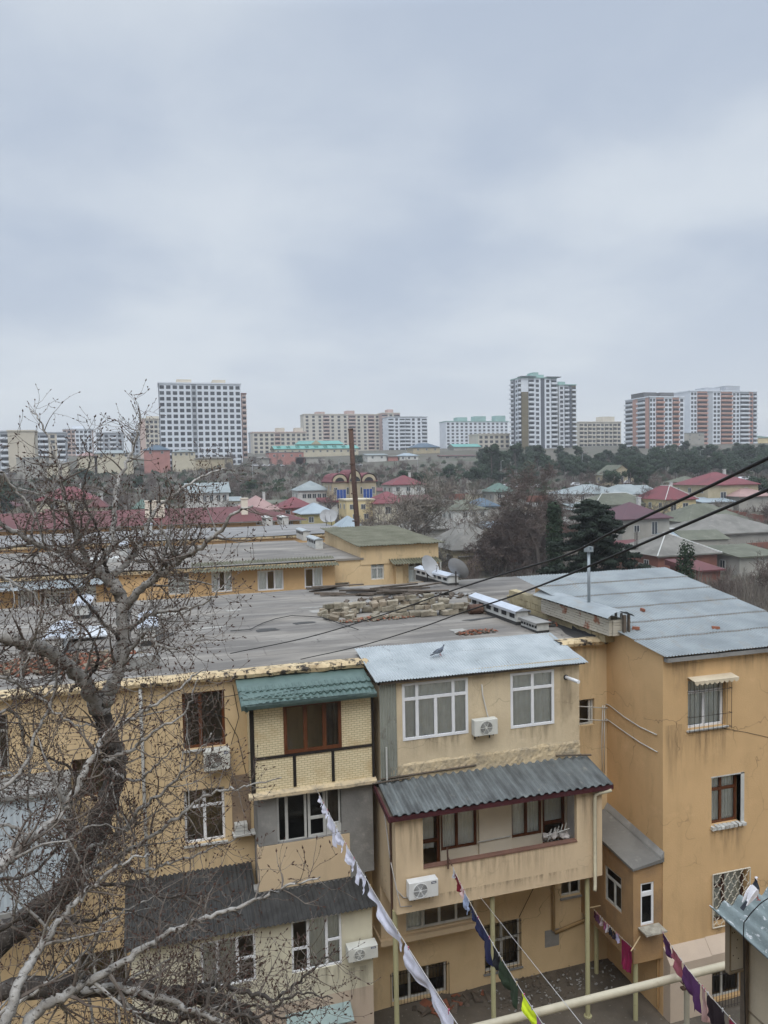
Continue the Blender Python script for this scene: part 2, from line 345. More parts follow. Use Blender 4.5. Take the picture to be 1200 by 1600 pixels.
# ------------------------------------------------------------------ windows
def cells(cols, rows):
    out = []
    for i in range(len(cols)-1):
        for j in range(len(rows)-1): out.append((cols[i], cols[i+1], rows[j], rows[j+1]))
    return out
def curtain_mb(fr, a0, a1, z0, z1, d, folds):
    mb = MB(); n = max(6, folds*6); b = 0
    ph = random.random()*6
    for j in range(2):
        z = (z1, z0)[j]
        for i in range(n+1):
            t = i/n; a = a0+(a1-a0)*t + (.02*math.sin(t*folds*5+ph) if j else 0)
            dd = d + .02*math.sin(t*folds*2*PI+ph+.9*math.sin(t*7+ph)) * (1 if j else .6)
            p = fr(a, dd, z); mb.v.append((p.x, p.y, p.z))
    for i in range(n): mb.f.append((i, i+1, n+2+i, n+1+i)); mb.m.append(0)
    return mb
def window(bld, fr, a0, a1, z0, z1, cs, fm, dep=.1, fw=.055, curtains=(), label=None, sill=None, proud=0, cm=None, name='window', pane=None):
    hs = []
    H, Wd = z1-z0, a1-a0
    for (x0, x1, y0, y1) in cs:
        hs.append((a0+Wd*x0+(fw if x0 == 0 else fw*.55), a0+Wd*x1-(fw if x1 == 1 else fw*.55), z0+H*y0+(fw if y0 == 0 else fw*.55), z0+H*y1-(fw if y1 == 1 else fw*.55)))
    mb = MB(); dd = -dep+proud
    mb.holes(fr, a0, a1, z0, z1, hs, th=.06, d=dd)
    for (p, q) in (((a0, z0), (a1, z0)), ((a1, z0), (a1, z1)), ((a1, z1), (a0, z1)), ((a0, z1), (a0, z0))):
        mb.quad(fr(p[0], dd, p[1]), fr(p[0], dd-.06, p[1]), fr(q[0], dd-.06, q[1]), fr(q[0], dd, q[1]))
    # thin glazing beads
    for h in hs:
        w = .012
        mb.box(fr, h[0], h[0]+w, dd-.03, dd-.012, h[2], h[3]); mb.box(fr, h[1]-w, h[1], dd-.03, dd-.012, h[2], h[3])
        mb.box(fr, h[0]+w, h[1]-w, dd-.03, dd-.012, h[3]-w, h[3]); mb.box(fr, h[0]+w, h[1]-w, dd-.03, dd-.012, h[2], h[2]+w)
    c = fr((a0+a1)/2, 0, z0)
    w = mb.build(name, fm, bld, loc=c)
    if label: w['label'] = label
    for h in hs:
        g = MB(); g.quad(fr(h[0]-.005, dd-.035, h[2]-.005), fr(h[1]+.005, dd-.035, h[2]-.005), fr(h[1]+.005, dd-.035, h[3]+.005), fr(h[0]-.005, dd-.035, h[3]+.005))
        g.build('pane', pane or GLASS, w)
    for (x0, x1, y0, y1, fo) in curtains:
        curtain_mb(fr, a0+Wd*x0, a0+Wd*x1, z0+H*y0, z0+H*y1, dd-.085, fo).build('curtain', cm or CURT, w, smooth='keep')
    if sill:
        s = MB(); s.box(fr, a0-.06, a1+.06, -dep+.002, .07, z0-.05, z0-.002); s.build('sill', sill, w)
    return w
def grille(w, fr, a0, a1, z0, z1, d, nb, rails=(.06, .94), m=None, r=.008):
    mb = MB()
    for i in range(nb+1):
        a = a0+(a1-a0)*i/nb; mb.tube([fr(a, d, z0), fr(a, d, z1)], r, 5)
    for t in rails: mb.tube([fr(a0-.02, d+.004, z0+(z1-z0)*t), fr(a1+.02, d+.004, z0+(z1-z0)*t)], r*1.1, 5)
    for a in (a0, a1):
        for t in rails: mb.tube([fr(a, d, z0+(z1-z0)*t), fr(a, -.02, z0+(z1-z0)*t)], r, 5)
    return mb.build('grille', m or DARKM, w)

def ac_unit(label, fr, a0, a1, z0, z1, d0, depth=.3, fan=.36, logo=False, cas=None, hose=None):
    c = fr((a0+a1)/2, d0, z0)
    t = thing('air_conditioner', label, 'air conditioner', c, 'outdoor air conditioner units')
    w, h = a1-a0, z1-z0
    mb = MB(); mb.box(fr, a0, a1, d0, d0+depth, z0, z1); mb.build('casing', cas or CASE, t, bevel=.018)
    mb = MB(); R_ = h*.42; ca, cz = a0+w*fan, z0+h*.5
    n = 28
    ring = [fr(ca+R_*math.cos(2*PI*k/n), d0+depth+.004, cz+R_*math.sin(2*PI*k/n)) for k in range(n)]
    mb.quad(*ring); mb.build('fan_opening', ACDARK, t)
    mb = MB()
    for rr in [R_*q for q in (1.0, .86, .72, .58, .44, .3)]:
        mb.tube([fr(ca+rr*math.cos(2*PI*k/n), d0+depth+.012, cz+rr*math.sin(2*PI*k/n)) for k in range(n+1)], .005 if rr < R_ else .01, 4, cap=False)
    for k in range(6):
        an = PI*k/3; mb.tube([fr(ca+.1*R_*math.cos(an), d0+depth+.012, cz+.1*R_*math.sin(an)), fr(ca+R_*math.cos(an), d0+depth+.012, cz+R_*math.sin(an))], .006, 4)
    mb.tube([fr(ca, d0+depth+.006, cz), fr(ca, d0+depth+.02, cz)], R_*.2, 12)
    mb.build('fan_guard', cas or CASE, t)
    if logo:
        mb = MB(); mb.box(fr, a1-w*.24, a1-w*.07, d0+depth+.001, d0+depth+.006, z0+h*.78, z0+h*.9); mb.build('badge', mat('navy_badge', (.02, .03, .08), bump=0), t)
        mb = MB(); mb.box(fr, a1-w*.22, a1-w*.09, d0+depth+.0065, d0+depth+.008, z0+h*.82, z0+h*.855); mb.build('badge', PVC, t)
    mb = MB()
    for a in (a0+w*.18, a1-w*.18):
        mb.box(fr, a-.015, a+.015, .0, d0+depth-.02, z0-.03, z0-.003); mb.box(fr, a-.015, a+.015, .0, .03, z0-.2, z0-.03)
    mb.build('bracket', DARKM, t)
    if hose:
        mb = MB(); mb.tube(hose, .022, 6); mb.build('hose', mat('white_hose', (.6, .58, .54), bump=.1), t, smooth=True)
    return t
# ================================================================== the long apartment block in front
ZR = 11.45
YBK = at(360, 928, Z=11.53).y
B1 = thing('apartment_building', 'long ochre block in the foreground with green-tiled balcony roof and open beige balcony', 'apartment building', (0, 23.2, 0))
f1 = front(23.2)
h_brown = Rf(284, 1084, 353, 1165, 23.2); h_white = Rf(287, 1237, 353, 1312, 23.2); h_left = Rf(-22, 1120, 15, 1205, 23.2)
h_gap = Rf(903, 1094, 929, 1132, 23.2); h_low = Rf(877, 1377, 909, 1397, 23.2); h_bar = Rf(757, 1446, 814, 1509, 23.2); h_bot = Rf(612, 1520, 699, 1550, 23.2)
h_dark = Rf(112, 1188, 166, 1243, 23.2); h_l2 = Rf(118, 1494, 200, 1545, 23.2)
mb = MB()
mb.holes(f1, -16, 2.6, 0, ZR, [h_brown, h_white, h_left, h_dark, h_l2], th=.28)
mb.build('wall', ORANGE2, B1)
mb = MB(); mb.holes(f1, 2.6, 14.96, 0, ZR, [h_gap, h_low, h_bar, h_bot], th=.28)
mb.quad((-16, 23.2, 0), (-16, YBK-.2, 0), (-16, YBK-.2, ZR), (-16, 23.2, ZR)); mb.quad((-16, YBK-.2, 0), (21, YBK-.2, 0), (21, YBK-.2, ZR), (-16, YBK-.2, ZR))
mb.quad((21, YBK-.2, 0), (21, 28.45, 0), (21, 28.45, ZR), (21, YBK-.2, ZR))
mb.quad((-16, 24.2, .0), (15, 24.2, 0), (15, 24.2, ZR-.01), (-16, 24.2, ZR-.01))
mb.build('wall', ORANGE2, B1)
# roof slab and felt
mb = MB(); nx, ny = 62, 40
YBK = at(360, 928, Z=11.53).y; X0, X1, Y0, Y1 = -16, 15.0, 23.25, YBK
def rz(x, y):
    e = min(1, (y-Y0)/1.0)
    return ZR+.06 + .05*noise.noise(Vector((x*.25, y*.25, 1))) + .02*noise.noise(Vector((x*1.3, y*1.3, 4))) + .03*(1-e)
for j in range(ny+1):
    for i in range(nx+1):
        x = X0+(X1-X0)*i/nx; y = Y0+(Y1-Y0)*j/ny; mb.v.append((x, y, rz(x, y)))
for j in range(ny):
    for i in range(nx): q = j*(nx+1)+i; mb.f.append((q, q+1, q+nx+2, q+nx+1)); mb.m.append(0)
mb.box(W0, 15.0, 21.1, 28.45, YBK, ZR-.1, ZR+.05)
mb.build('roof', FELT, B1, smooth='keep')
rp = random.Random(4)
pm = [mat('tar_patch', (.05, .048, .046), (.08, .078, .075), scale=2, bump=.2), mat('pale_felt_patch', (.36, .345, .31), (.26, .25, .23), scale=2, c3=(.16, .155, .15), s3=4, bump=.2)]
for k in range(22):
    mb = MB(); cx_, cy_ = rp.uniform(-8, 13.5), rp.uniform(24.5, YBK-1.5); L_ = rp.uniform(.5, 3.2); w_ = rp.uniform(.12, .7); n_ = 14; a_ = rp.choice((0, 0, .1, PI/2))
    poly = []
    for i in range(n_):
        an = 2*PI*i/n_; q = 1+rp.uniform(-.22, .22); x = L_*.5*q*max(-.9, min(.9, 1.3*math.cos(an))); y = w_*.5*q*max(-.9, min(.9, 1.3*math.sin(an))); poly.append((cx_+x*math.cos(a_)-y*math.sin(a_), cy_+x*math.sin(a_)+y*math.cos(a_)))
    for i in range(n_):
        (x1, y1), (x2, y2) = poly[i], poly[(i+1) % n_]; mb.quad((cx_, cy_, rz(cx_, cy_)+.012), (x1, y1, rz(x1, y1)+.012), (x2, y2, rz(x2, y2)+.012))
    mb.build('felt_patch', pm[k % 2 if k > 3 else 0], B1)
mb = MB()                                                         # peeling cornice, irregular
def cornice(mb, xa, xb, y, n, seed):
    for i in range(n):
        a = xa+(xb-xa)*i/n; b = xa+(xb-xa)*(i+1)/n
        def pr(x):
            j = noise.noise(Vector((x*2.1, seed, 0)))*.09 + noise.noise(Vector((x*7, seed, 3)))*.07
            k = noise.noise(Vector((x*1.4, seed, 7)))*.05
            return [(x, y, ZR-.1+k), (x, y-.2-j, ZR-.06+k*1.1), (x, y-.24-j*1.3, ZR+.05), (x, y-.12+j*.6, ZR+.15+j*.4), (x, y+.28+k*2, ZR+.13)]
        A, B = pr(a), pr(b)
        for q in range(4): mb.quad(A[q], B[q], B[q+1], A[q+1])
cornice(mb, -16, 6.3, 23.2, 240, 1); cornice(mb, 13.05, 14.95, 23.2, 24, 2)
mb.build('cornice', PEELED, B1)
# windows on the main wall
window(B1, f1, *h_brown, [(0, .42, 0, 1), (.42, 1, 0, 1)], WOODF, dep=.14, fw=.07, curtains=[(.02, .98, .02, .98, 7)], cm=BLIND, sill=OLDW, label='window with brown wooden frame')
window(B1, f1, *h_white, [(0, .5, 0, .66), (.5, 1, 0, .66), (0, .5, .66, 1), (.5, 1, .66, 1)], PVC, dep=.14, fw=.06, sill=OLDW)
w = window(B1, f1, *h_left, cells((0, .5, 1), (0, .7, 1)), OLDW, dep=.14, sill=OLDW); grille(w, f1, h_left[0], h_left[1], h_left[2], h_left[3], .03, 8)
w = window(B1, f1, *h_dark, [(0, .5, 0, 1), (.5, 1, 0, 1)], DWOOD, dep=.14)
w = window(B1, f1, *h_l2, cells((0, .35, .7, 1), (0, 1)), OLDW, dep=.14); grille(w, f1, h_l2[0], h_l2[1], h_l2[2], h_l2[3], .03, 12)
window(B1, f1, *h_gap, [(0, .8, 0, 1), (.8, 1, 0, 1)], OLDW, dep=.12, curtains=())
window(B1, f1, *h_low, cells((0, .5, 1), (0, 1)), OLDW, dep=.12, sill=GREYC)
w = window(B1, f1, *h_bar, cells((0, .5, 1), (0, .6, 1)), OLDW, dep=.12, fw=.06, sill=GREYC); grille(w, f1, h_bar[0], h_bar[1], h_bar[2], h_bar[3], .03, 9, rails=(.04, .35, .7, .96))
w = window(B1, f1, *h_bot, cells((0, .33, .66, 1), (0, 1)), OLDW, dep=.12); grille(w, f1, h_bot[0]-.05, h_bot[1]+.05, h_bot[2]-.1, h_bot[3], .05, 18)
# drain pipe left of the brown window, patch and wires on the wall
a = at(219, 1075, Y=23.1); b = at(227, 1250, Y=23.1)
mb = MB(); mb.tube([(a.x, 23.1, ZR-.1), (a.x, 23.08, a.z-1), (a.x+.02, 23.08, .3)], .05, 8); mb.build('drain_pipe', OLDW, B1, smooth=True)
mb = MB(); p = Rf(361, 1212, 392, 1300, 23.2); mb.box(f1, p[0], p[1], -.05, .035, p[2], p[3]); mb.build('patched_render', mat('brown_render_patch', (.3, .22, .15), (.22, .165, .12), scale=2, bump=.4), B1)
mb = MB(); q = at(372, 1282, Y=23.2)
for k in range(3): mb.box(f1, q.x-.12, q.x+.25, .0, .3, q.z-.3+k*.1, q.z-.215+k*.1)
mb.box(f1, q.x-.2, q.x+.5, .0, .34, q.z-.36, q.z-.31); mb.build('ledge', OLDW, B1)

# ---- green roofed enclosed balcony
fg = front(22.0); fg2 = front(22.12)
XA, XB = 2.5, 6.12
hg = Rf(442, 1101, 534, 1167, 22.0)
mb = MB(); mb.holes(fg, XA, XB, 8.27, 10.95, [hg], th=.12)
mb.quad((XA, 22, 8.27), (XA, 23.2, 8.27), (XA, 23.2, 11.3), (XA, 22, 10.95))
mb.build('cladding', CLAD, B1, label='pale brick-patterned cladding of the enclosed balcony')
mb = MB()
mb.box(fg, XA-.06, XA+.06, -.04, .03, 8.27, 10.95); mb.box(fg, XB-.05, XB+.02, -.04, .03, 8.27, 10.95)
zb = hg[2]-.12
mb.box(fg, XA+.06, hg[0]-.001, -.01, .025, zb+.03, zb+.11); mb.box(fg, hg[1]+.001, XB-.05, -.01, .025, zb+.03, zb+.11)
mb.box(fg, hg[0], hg[1], -.01, .025, zb+.03, zb+.11)
g1 = at(460, 1190, Y=22).x; g2 = at(520, 1180, Y=22).x
for g in (g1, g2): mb.box(fg, g-.045, g+.045, -.01, .022, 8.3, zb+.03)
mb.build('dark_trim', mat('black_trim', (.015, .013, .012), (.03, .025, .02), bump=.1), B1)
window(B1, fg, *hg, [(0, .37, 0, 1), (.37, .7, 0, 1), (.7, 1, 0, 1)], WOODF, dep=-.03, fw=.09, curtains=[(.72, .98, .05, .98, 3)], cm=BLIND, label='three-pane window with brown frame in pale brick cladding')
mb = MB()
for i in range(40):
    a = XA-.15+(XB-XA+.2)*i/40; b = XA-.15+(XB-XA+.2)*(i+1)/40
    da = .2+.05*noise.noise(Vector((a*2, 3, 1))); db = .2+.05*noise.noise(Vector((b*2, 3, 1)))
    mb.hexa([fg(a, -.0, 8.1), fg(b, -.0, 8.1), fg(b, db, 8.1+.03), fg(a, da, 8.1+.03), fg(a, -.0, 8.268), fg(b, -.0, 8.268), fg(b, db, 8.22), fg(a, da, 8.22)])
mb.build('ledge', ROUGHC, B1)
# tiled roof
mb = MB()
P00, P10, P01 = Vector((2.18, 21.55, 10.93)), Vector((6.14, 21.55, 10.93)), Vector((2.18, 23.16, 11.42))
def tile(u, v):
    r = (v*5.0) % 1.0
    return .045*(1-r) + .028*math.sin(2*PI*u*22)
nu, rows = 176, 5
U, V = P10-P00, P01-P00; N = U.cross(V).normalized()
base = 0
for r in range(rows):
    for j in range(4):
        for i in range(nu+1):
            u = i/nu; wv = math.sin(2*PI*u*20)
            v = min(1, (r + j/3.0*1.0)/rows + (.012*wv)); h = .05*(1-j/3.0) + .024*wv
            p = P00+U*u+V*v+N*h; mb.v.append(tuple(p))
    for j in range(3):
        for i in range(nu): q = (r*4+j)*(nu+1)+i; mb.f.append((q, q+1, q+nu+2, q+nu+1)); mb.m.append(0)
    for i in range(nu):                                            # riser under each course
        q = r*4*(nu+1)+i; a, b = Vector(mb.v[q]), Vector(mb.v[q+1]); mb.quad(a, b, b-N*.06, a-N*.06)
mb.hexa([P00-N*.1, P10-N*.1, P10+V-N*.1, P01-N*.1, P00-N*.04, P10-N*.04, P10+V-N*.04, P01-N*.04])
mb.build('balcony_roof', GREENT, B1, label='green metal tile roof over the clad balcony')
# ---- open grey storey below it
hb = Rf(432, 1243, 535, 1326, 22.12)
mb = MB(); mb.holes(fg2, 2.62, 6.1, 6.6, 8.12, [(hb[0], hb[1], 6.6, hb[3])], th=.15); mb.box(fg2, 5.35, 6.1, -.15, 0.0, 5.3, 6.6)
mb.quad((2.62, 22.12, 5.2), (2.62, 23.2, 5.2), (2.62, 23.2, 8.12), (2.62, 22.12, 8.12))
mb.build('grey_wall', GREYC, B1, label='unpainted grey render round the balcony door')
mb = MB(); mb.box(fg2, 2.58, 5.35, -.2, .02, 5.25, 6.58); mb.build('balcony_parapet', BALC, B1)
W_ = hb[1]-hb[0]
window(B1, fg2, hb[0], hb[0]+W_*.46, hb[2]+.42, hb[3]-.06, [(0, .33, 0, 1), (.33, 1, 0, 1)], OLDW, dep=.1, fw=.06)
window(B1, fg2, hb[0]+W_*.48, hb[1]-W_*.24, 6.59, hb[3]-.06, [(0, 1, .42, 1), (0, 1, 0, .42)], OLDW, dep=.1, fw=.07, name='door', pane=GLASS, label='white glazed balcony door')
window(B1, fg2, hb[1]-W_*.23, hb[1]-.02, 6.9, hb[3]-.06, [(0, 1, 0, 1)], OLDW, dep=.1, fw=.04, curtains=[(0, 1, 0, 1, 2)], cm=BLIND)
mb = MB(); mb.box(fg2, hb[0], hb[0]+W_*.47, -.14, -.08, 6.6, hb[2]+.41); mb.box(fg2, hb[1]-W_*.235, hb[1], -.14, -.08, 6.6, 6.89); mb.build('panel', OLDW, B1)
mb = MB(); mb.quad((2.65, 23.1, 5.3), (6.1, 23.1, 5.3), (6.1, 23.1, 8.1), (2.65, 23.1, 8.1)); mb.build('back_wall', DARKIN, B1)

# ---- cream box with the blue corrugated roof
fc = front(21.9); XC, XD = 6.33, 13.1
hc1 = Rf(627.7, 1068.5, 731.7, 1145, 21.9); hc2 = Rf(797, 1052.5, 865.7, 1130, 21.9)
mb = MB(); mb.holes(fc, XC, XD, 8.45, 11.3, [hc1, hc2], th=.2)
mb.quad((XD, 21.9, 7.7), (XD, 23.2, 7.7), (XD, 23.9, 11.7), (XD, 21.9, 11.25))
mb.quad((XC, 21.9, 8.0), (XC, 24.0, 8.0), (XC, 24.0, 11.68), (XC, 21.9, 11.3))
mb.quad((XC, 24.0, 11.3), (XD, 24.0, 11.3), (XD, 24.0, 11.68), (XC, 24.0, 11.68))
mb.build('balcony_wall', CREAM, B1)
mb = MB(); n = 90; m_ = 8                                            # rough render near the bottom, uneven surface
for j in range(m_+1):
    for i in range(n+1):
        x = XC+.3+(XD-XC-.3)*i/n; z = 7.85+(8.62-7.85)*j/m_
        d = .02+.035*abs(noise.noise(Vector((x*5, z*6, 2))))+.02*noise.noise(Vector((x*14, z*14, 5)))
        if j == m_: d = -.01
        mb.v.append((x, 21.9-d, z + (.1*noise.noise(Vector((x*2, 0, 9))) if j == m_ else 0)))
for j in range(m_):
    for i in range(n): q = j*(n+1)+i; mb.f.append((q, q+1, q+n+2, q+n+1)); mb.m.append(0)
mb.build('rough_render', ROUGHC, B1)
mb = MB(); mb.box(fc, XC, XD, -.05, -.01, 7.8, 8.46); mb.build('wall_foot', CREAM, B1)
mb = MB(); corr(mb, (XC-.03, 21.86, 7.95), (XC+.5, 21.86, 7.95), (XC-.03, 21.86, 11.27), 6, .018, 1, 6)
mb.build('corrugated_strip', mat('grey_green_sheet', (.3, .31, .27), (.23, .24, .21), rough=.6, scale=1.5, stretch=(1, 1, .3), c3=(.15, .14, .12), s3=3, bump=.1), B1)
mb = MB(); mb.tube([(XC+.14, 21.8, 7.9), (XC+.14, 21.8, 9.2)], .03, 6); mb.build('drain_pipe', OLDW, B1)
mb = MB(); corr(mb, (6.13, 21.62, 11.26), (13.27, 21.62, 11.22), (6.13, 24.08, 11.74), 74, .017, 8, 6, .004, .03)
mb.build('balcony_roof', BLUEC, B1, label='blue-grey corrugated metal roof over the cream balcony')
mb = MB(); mb.box(fc, XC-.1, XD+.1, .12, .2, 11.14, 11.2); mb.box(fc, XC-.1, XC-.05, -2.0, .2, 11.12, 11.2)
mb.build('roof_batten', TIMBER, B1)
c1cells = [(0, .22, .72, 1), (.22, .77, .72, 1), (.77, 1, .72, 1), (0, .22, 0, .72), (.22, .5, 0, .72), (.5, .77, 0, .72), (.77, 1, 0, .72)]
window(B1, fc, *hc1, c1cells, PVC, dep=-.02, fw=.075, curtains=[(.01, .99, .01, .98, 13)], label='wide white window with small top lights')
window(B1, fc, *hc2, [(0, .5, 0, .7), (.5, 1, 0, .7), (0, .5, .7, 1), (.5, 1, .7, 1)], PVC, dep=-.02, fw=.075, curtains=[(.01, .99, .01, .98, 9)])
mb = MB(); a = at(884, 1058, Y=21.9); mb.tube([(a.x, 21.95, a.z), (a.x+.03, 21.2, a.z+.03)], .055, 12, cap=False); mb.tube([(a.x+.03, 21.21, a.z+.03), (a.x+.031, 21.17, a.z+.03)], .06, 12)
mb.build('vent_pipe', PVC, B1, smooth=False)
mb = MB(); mb.tube([(a.x, 21.91, a.z), (a.x, 21.87, a.z)], .085, 12); mb.build('pipe_collar', DARKIN, B1)
# ---- lower balcony, open loggia
fl = front(20.6); ho = Rf(660, 1262, 901.5, 1317.6, 20.6); zo = at(661, 1355, Y=20.6).z
hl = (ho[0], ho[1], 5.93, 7.55)
mb = MB(); mb.holes(fl, XC, XD, 4.7, 7.68, [hl], th=.14)
mb.holes(fl, XC+.14, XD-.14, 4.9, 7.68, [hl], th=.0, d=-.14)
for X in (XC, XD):
    mb.quad((X, 20.6, 4.7), (X, 23.2, 4.7), (X, 23.2, 7.68), (X, 20.6, 7.68))
mb.quad((XC, 20.6, 4.7), (XD, 20.6, 4.7), (XD, 23.2, 4.7), (XC, 23.2, 4.7))
mb.quad((XC, 20.75, 4.95), (XD, 20.75, 4.95), (XD, 21.9, 4.95), (XC, 21.9, 4.95))
mb.build('balcony_wall', BALC, B1)
mb = MB(); mb.box(fl, hl[0], hl[1], -.17, .03, 5.93, 5.97); mb.build('balcony_rail', mat('brown_rail', (.2, .11, .08), (.15, .08, .06), rough=.6), B1)
fb = front(21.9)
mb = MB()
L0 = at(660, 1300, Y=21.9).x; L1 = at(745.5, 1300, Y=21.9).x; R0 = at(799, 1300, Y=21.9).x; R1 = at(883.6, 1300, Y=21.9).x
LD = at(688, 1300, Y=21.9).x; RD = at(848, 1300, Y=21.9).x
zl = at(688, 1331, Y=21.9).z; zr = at(799, 1311, Y=21.9).z
mb.holes(fb, XC, XD, 4.95, 7.8, [(L0-.3, LD, 4.95, 7.6), (LD+.02, L1, zl, 7.6), (R0, RD-.02, zr, 7.6), (RD, R1, 4.95, 7.6)], th=.15, d=-.01)
mb.box(fb, L1+.03, R0-.03, -.01, .1, 4.95, 7.7)
mb.build('loggia_wall', LIGHTW, B1)
mb = MB(); mb.box(W0, R1+.06, R1+.12, 20.75, 21.88, 4.95, 7.65); mb.build('side_panel', PVC, B1)
mb = MB(); mb.tube([fb(L1-.05, .16, 5.83), fb(R0-.1, .16, 5.85)], .02, 6); mb.build('pipe', OLDW, B1)
window(B1, fb, L0-.3, LD, 4.95, 7.6, [(0, 1, .4, 1), (0, 1, 0, .4)], WOODF, dep=.06, fw=.09, curtains=[(0, .8, .3, 1, 5)], name='door')
window(B1, fb, LD+.02, L1, zl, 7.6, [(0, .45, 0, 1), (.45, 1, 0, 1)], WOODF, dep=.06, fw=.07, curtains=[(.0, .47, 0, 1, 6), (.5, .98, 0, .95, 4)])
window(B1, fb, R0, RD-.02, zr, 7.6, [(0, .5, 0, 1), (.5, 1, 0, 1)], WOODF, dep=.06, fw=.07, curtains=[(.5, 1, 0, 1, 6), (.02, .48, 0, .95, 3)], cm=CURT)
window(B1, fb, RD, R1, 4.95, 7.6, [(0, 1, .38, 1), (0, 1, 0, .38)], WOODF, dep=.06, fw=.09, curtains=[(.1, .95, .35, 1, 5)], name='door')
# its roof: big corrugations, maroon fascia
mb = MB()
def wave(n, amp): 
    return lambda u, v: amp*(1 if math.sin(2*PI*n*u) > 0 else -1)*min(1, abs(math.sin(2*PI*n*u))*1.9)
mb.sheet((6.2, 20.32, 7.76), (13.32, 20.32, 7.72), (6.2, 21.93, 8.13), 27*8, 6, wave(27, .032), .012)
mb.build('balcony_roof', ASB, B1, label='weathered grey corrugated roof over the open balcony')
mb = MB(); mb.hexa([(6.12, 20.36, 7.56), (13.36, 20.36, 7.52), (13.36, 20.42, 7.52), (6.12, 20.42, 7.56), (6.12, 20.36, 7.71), (13.36, 20.36, 7.67), (13.36, 20.42, 7.67), (6.12, 20.42, 7.71)])
mb.hexa([(6.06, 20.36, 7.56), (6.118, 20.36, 7.56), (6.118, 22.0, 7.94), (6.06, 22.0, 7.94), (6.06, 20.36, 7.73), (6.118, 20.36, 7.73), (6.118, 22.0, 8.1), (6.06, 22.0, 8.1)])
mb.build('fascia', MAROON, B1)
mb = MB(); mb.quad((6.13, 20.43, 7.64), (13.33, 20.43, 7.6), (13.33, 21.88, 7.95), (6.13, 21.88, 7.99)); mb.build('soffit', TIMBER, B1)
mb = MB()
for (a, b) in (((6.3, 21.84, 8.22), (9.4, 21.84, 8.25)), ((12.2, 21.84, 8.2), (13.35, 21.6, 8.16)), ((6.0, 21.75, 8.16), (7.2, 21.8, 8.17))):
    mb.tube([a, b], .03, 4)
mb.build('roof_batten', TIMBER, B1)
mb = MB(); x = at(936, 1250, Y=20.5).x
mb.tube([(13.28, 20.35, 7.5), (x-.02, 20.45, 7.42), (x-.12, 20.5, 7.36), (x-.15, 20.5, 7.2), (x-.15, 20.5, 4.45), (x-.22, 20.42, 4.36)], .055, 10)
mb.build('drain_pipe', PIPEM, B1, smooth=True)
# pipes on the left flank
mb = MB(); mb.tube([(XC-.04, 20.95, 7.7), (XC-.04, 20.95, 4.4)], .035, 8); mb.build('drain_pipe', RUST, B1)
mb = MB(); mb.tube([(XC-.03, 21.9, 8.0), (XC-.06, 21.3, 7.0), (XC-.05, 21.0, 6.2), (XC-.02, 20.5, 5.5), (XC+.2, 20.57, 5.2), (XC+.45, 20.57, 5.12)], .018, 5)
mb.tube([(XC-.02, 20.6, 5.6), (XC+.1, 20.56, 4.95), (XC+.45, 20.57, 4.9)], .014, 5)
mb.build('cable', ROPEM, B1, smooth=True)
# clothes bracket
# ---- storeys under the balcony
fs = front(22.3); hs_ = Rf(634, 1413, 740, 1436, 22.3)
mb = MB(); XE = at(745, 1440, Y=22.3).x
mb.holes(fs, XC, XE, 2.95, 4.7, [hs_], th=.15); mb.box(fs, XC-.05, XE+.1, -.85, .12, 2.78, 2.948)
mb.quad((XE, 22.3, 2.9), (XE, 23.2, 2.9), (XE, 23.2, 4.7), (XE, 22.3, 4.7)); mb.quad((XC, 22.3, 2.9), (XC, 23.2, 2.9), (XC, 23.2, 4.7), (XC, 22.3, 4.7))
mb.build('bay_wall', BALC, B1)
window(B1, fs, *hs_, cells((0, .25, .5, .75, 1), (0, 1)), OLDW, dep=.08, fw=.06, curtains=[(.05, .3, 0, 1, 4)])
mb = MB(); x = at(865, 1450, Y=23.12).x; mb.tube([(x, 23.12, 4.7), (x, 23.12, 1.5), (x+.05, 23.12, 1.42), (14.2, 23.1, 1.7)], .06, 8); mb.build('drain_pipe', mat('painted_orange_pipe', (.4, .27, .13), bump=.1), B1, smooth=True)
mb = MB(); mb.tube([(x-1.3, 23.15, 2.2), (x-.7, 23.15, 3.2), (x-.1, 23.15, 4.4)], .012, 4); mb.build('cable', DARKM, B1)
mb = MB(); mb.box(f1, x-.3, x+.25, 0.002, .012, .9, 1.5); mb.build('patched_render', GREYC, B1)
def support(px, py, Y, ztop, z0=0):
    p = at(px, py, Y=Y); mb = MB(); mb.tube([(p.x, Y, z0), (p.x, Y, ztop)], .075, 14, cap=True)
    mb.tube([(p.x, Y, z0), (p.x, Y, z0+.06)], .13, 10); mb.build('support_pole', POLEM, B1, smooth=False)
for px in (618, 770, 918): support(px, 1480, 20.85, 4.7)
# ---- low front block on the left with dark corrugated roofs
fk = front(21.2); XK0, XK1 = -1.0, 5.75
hk1 = Rf(454.4, 1441, 535, 1506, 21.2); hk2 = Rf(313, 1474, 401, 1532, 21.2); hk3 = Rf(452, 1600, 546, 1586, 21.2)
hk3 = (at(452, 1600, Y=21.2).x, at(540, 1600, Y=21.2).x, .75, at(500, 1591, Y=21.2).z)
mb = MB(); mb.holes(fk, XK0, XK1, 2.35, 4.86, [hk1, hk2], th=.15)
mb.quad((XK1, 21.2, 0), (XK1, 23.2, 0), (XK1, 23.2, 5.3), (XK1, 21.2, 4.86)); mb.quad((XK0, 21.2, 0), (XK0, 23.2, 0), (XK0, 23.2, 5.3), (XK0, 21.2, 4.86))
mb.build('bay_wall', YELLOWC, B1)
mb = MB(); mb.holes(fk, XK0, XK1, 0, 2.35, [hk3], th=.15, d=-.003); mb.build('bay_wall', PINKW, B1)
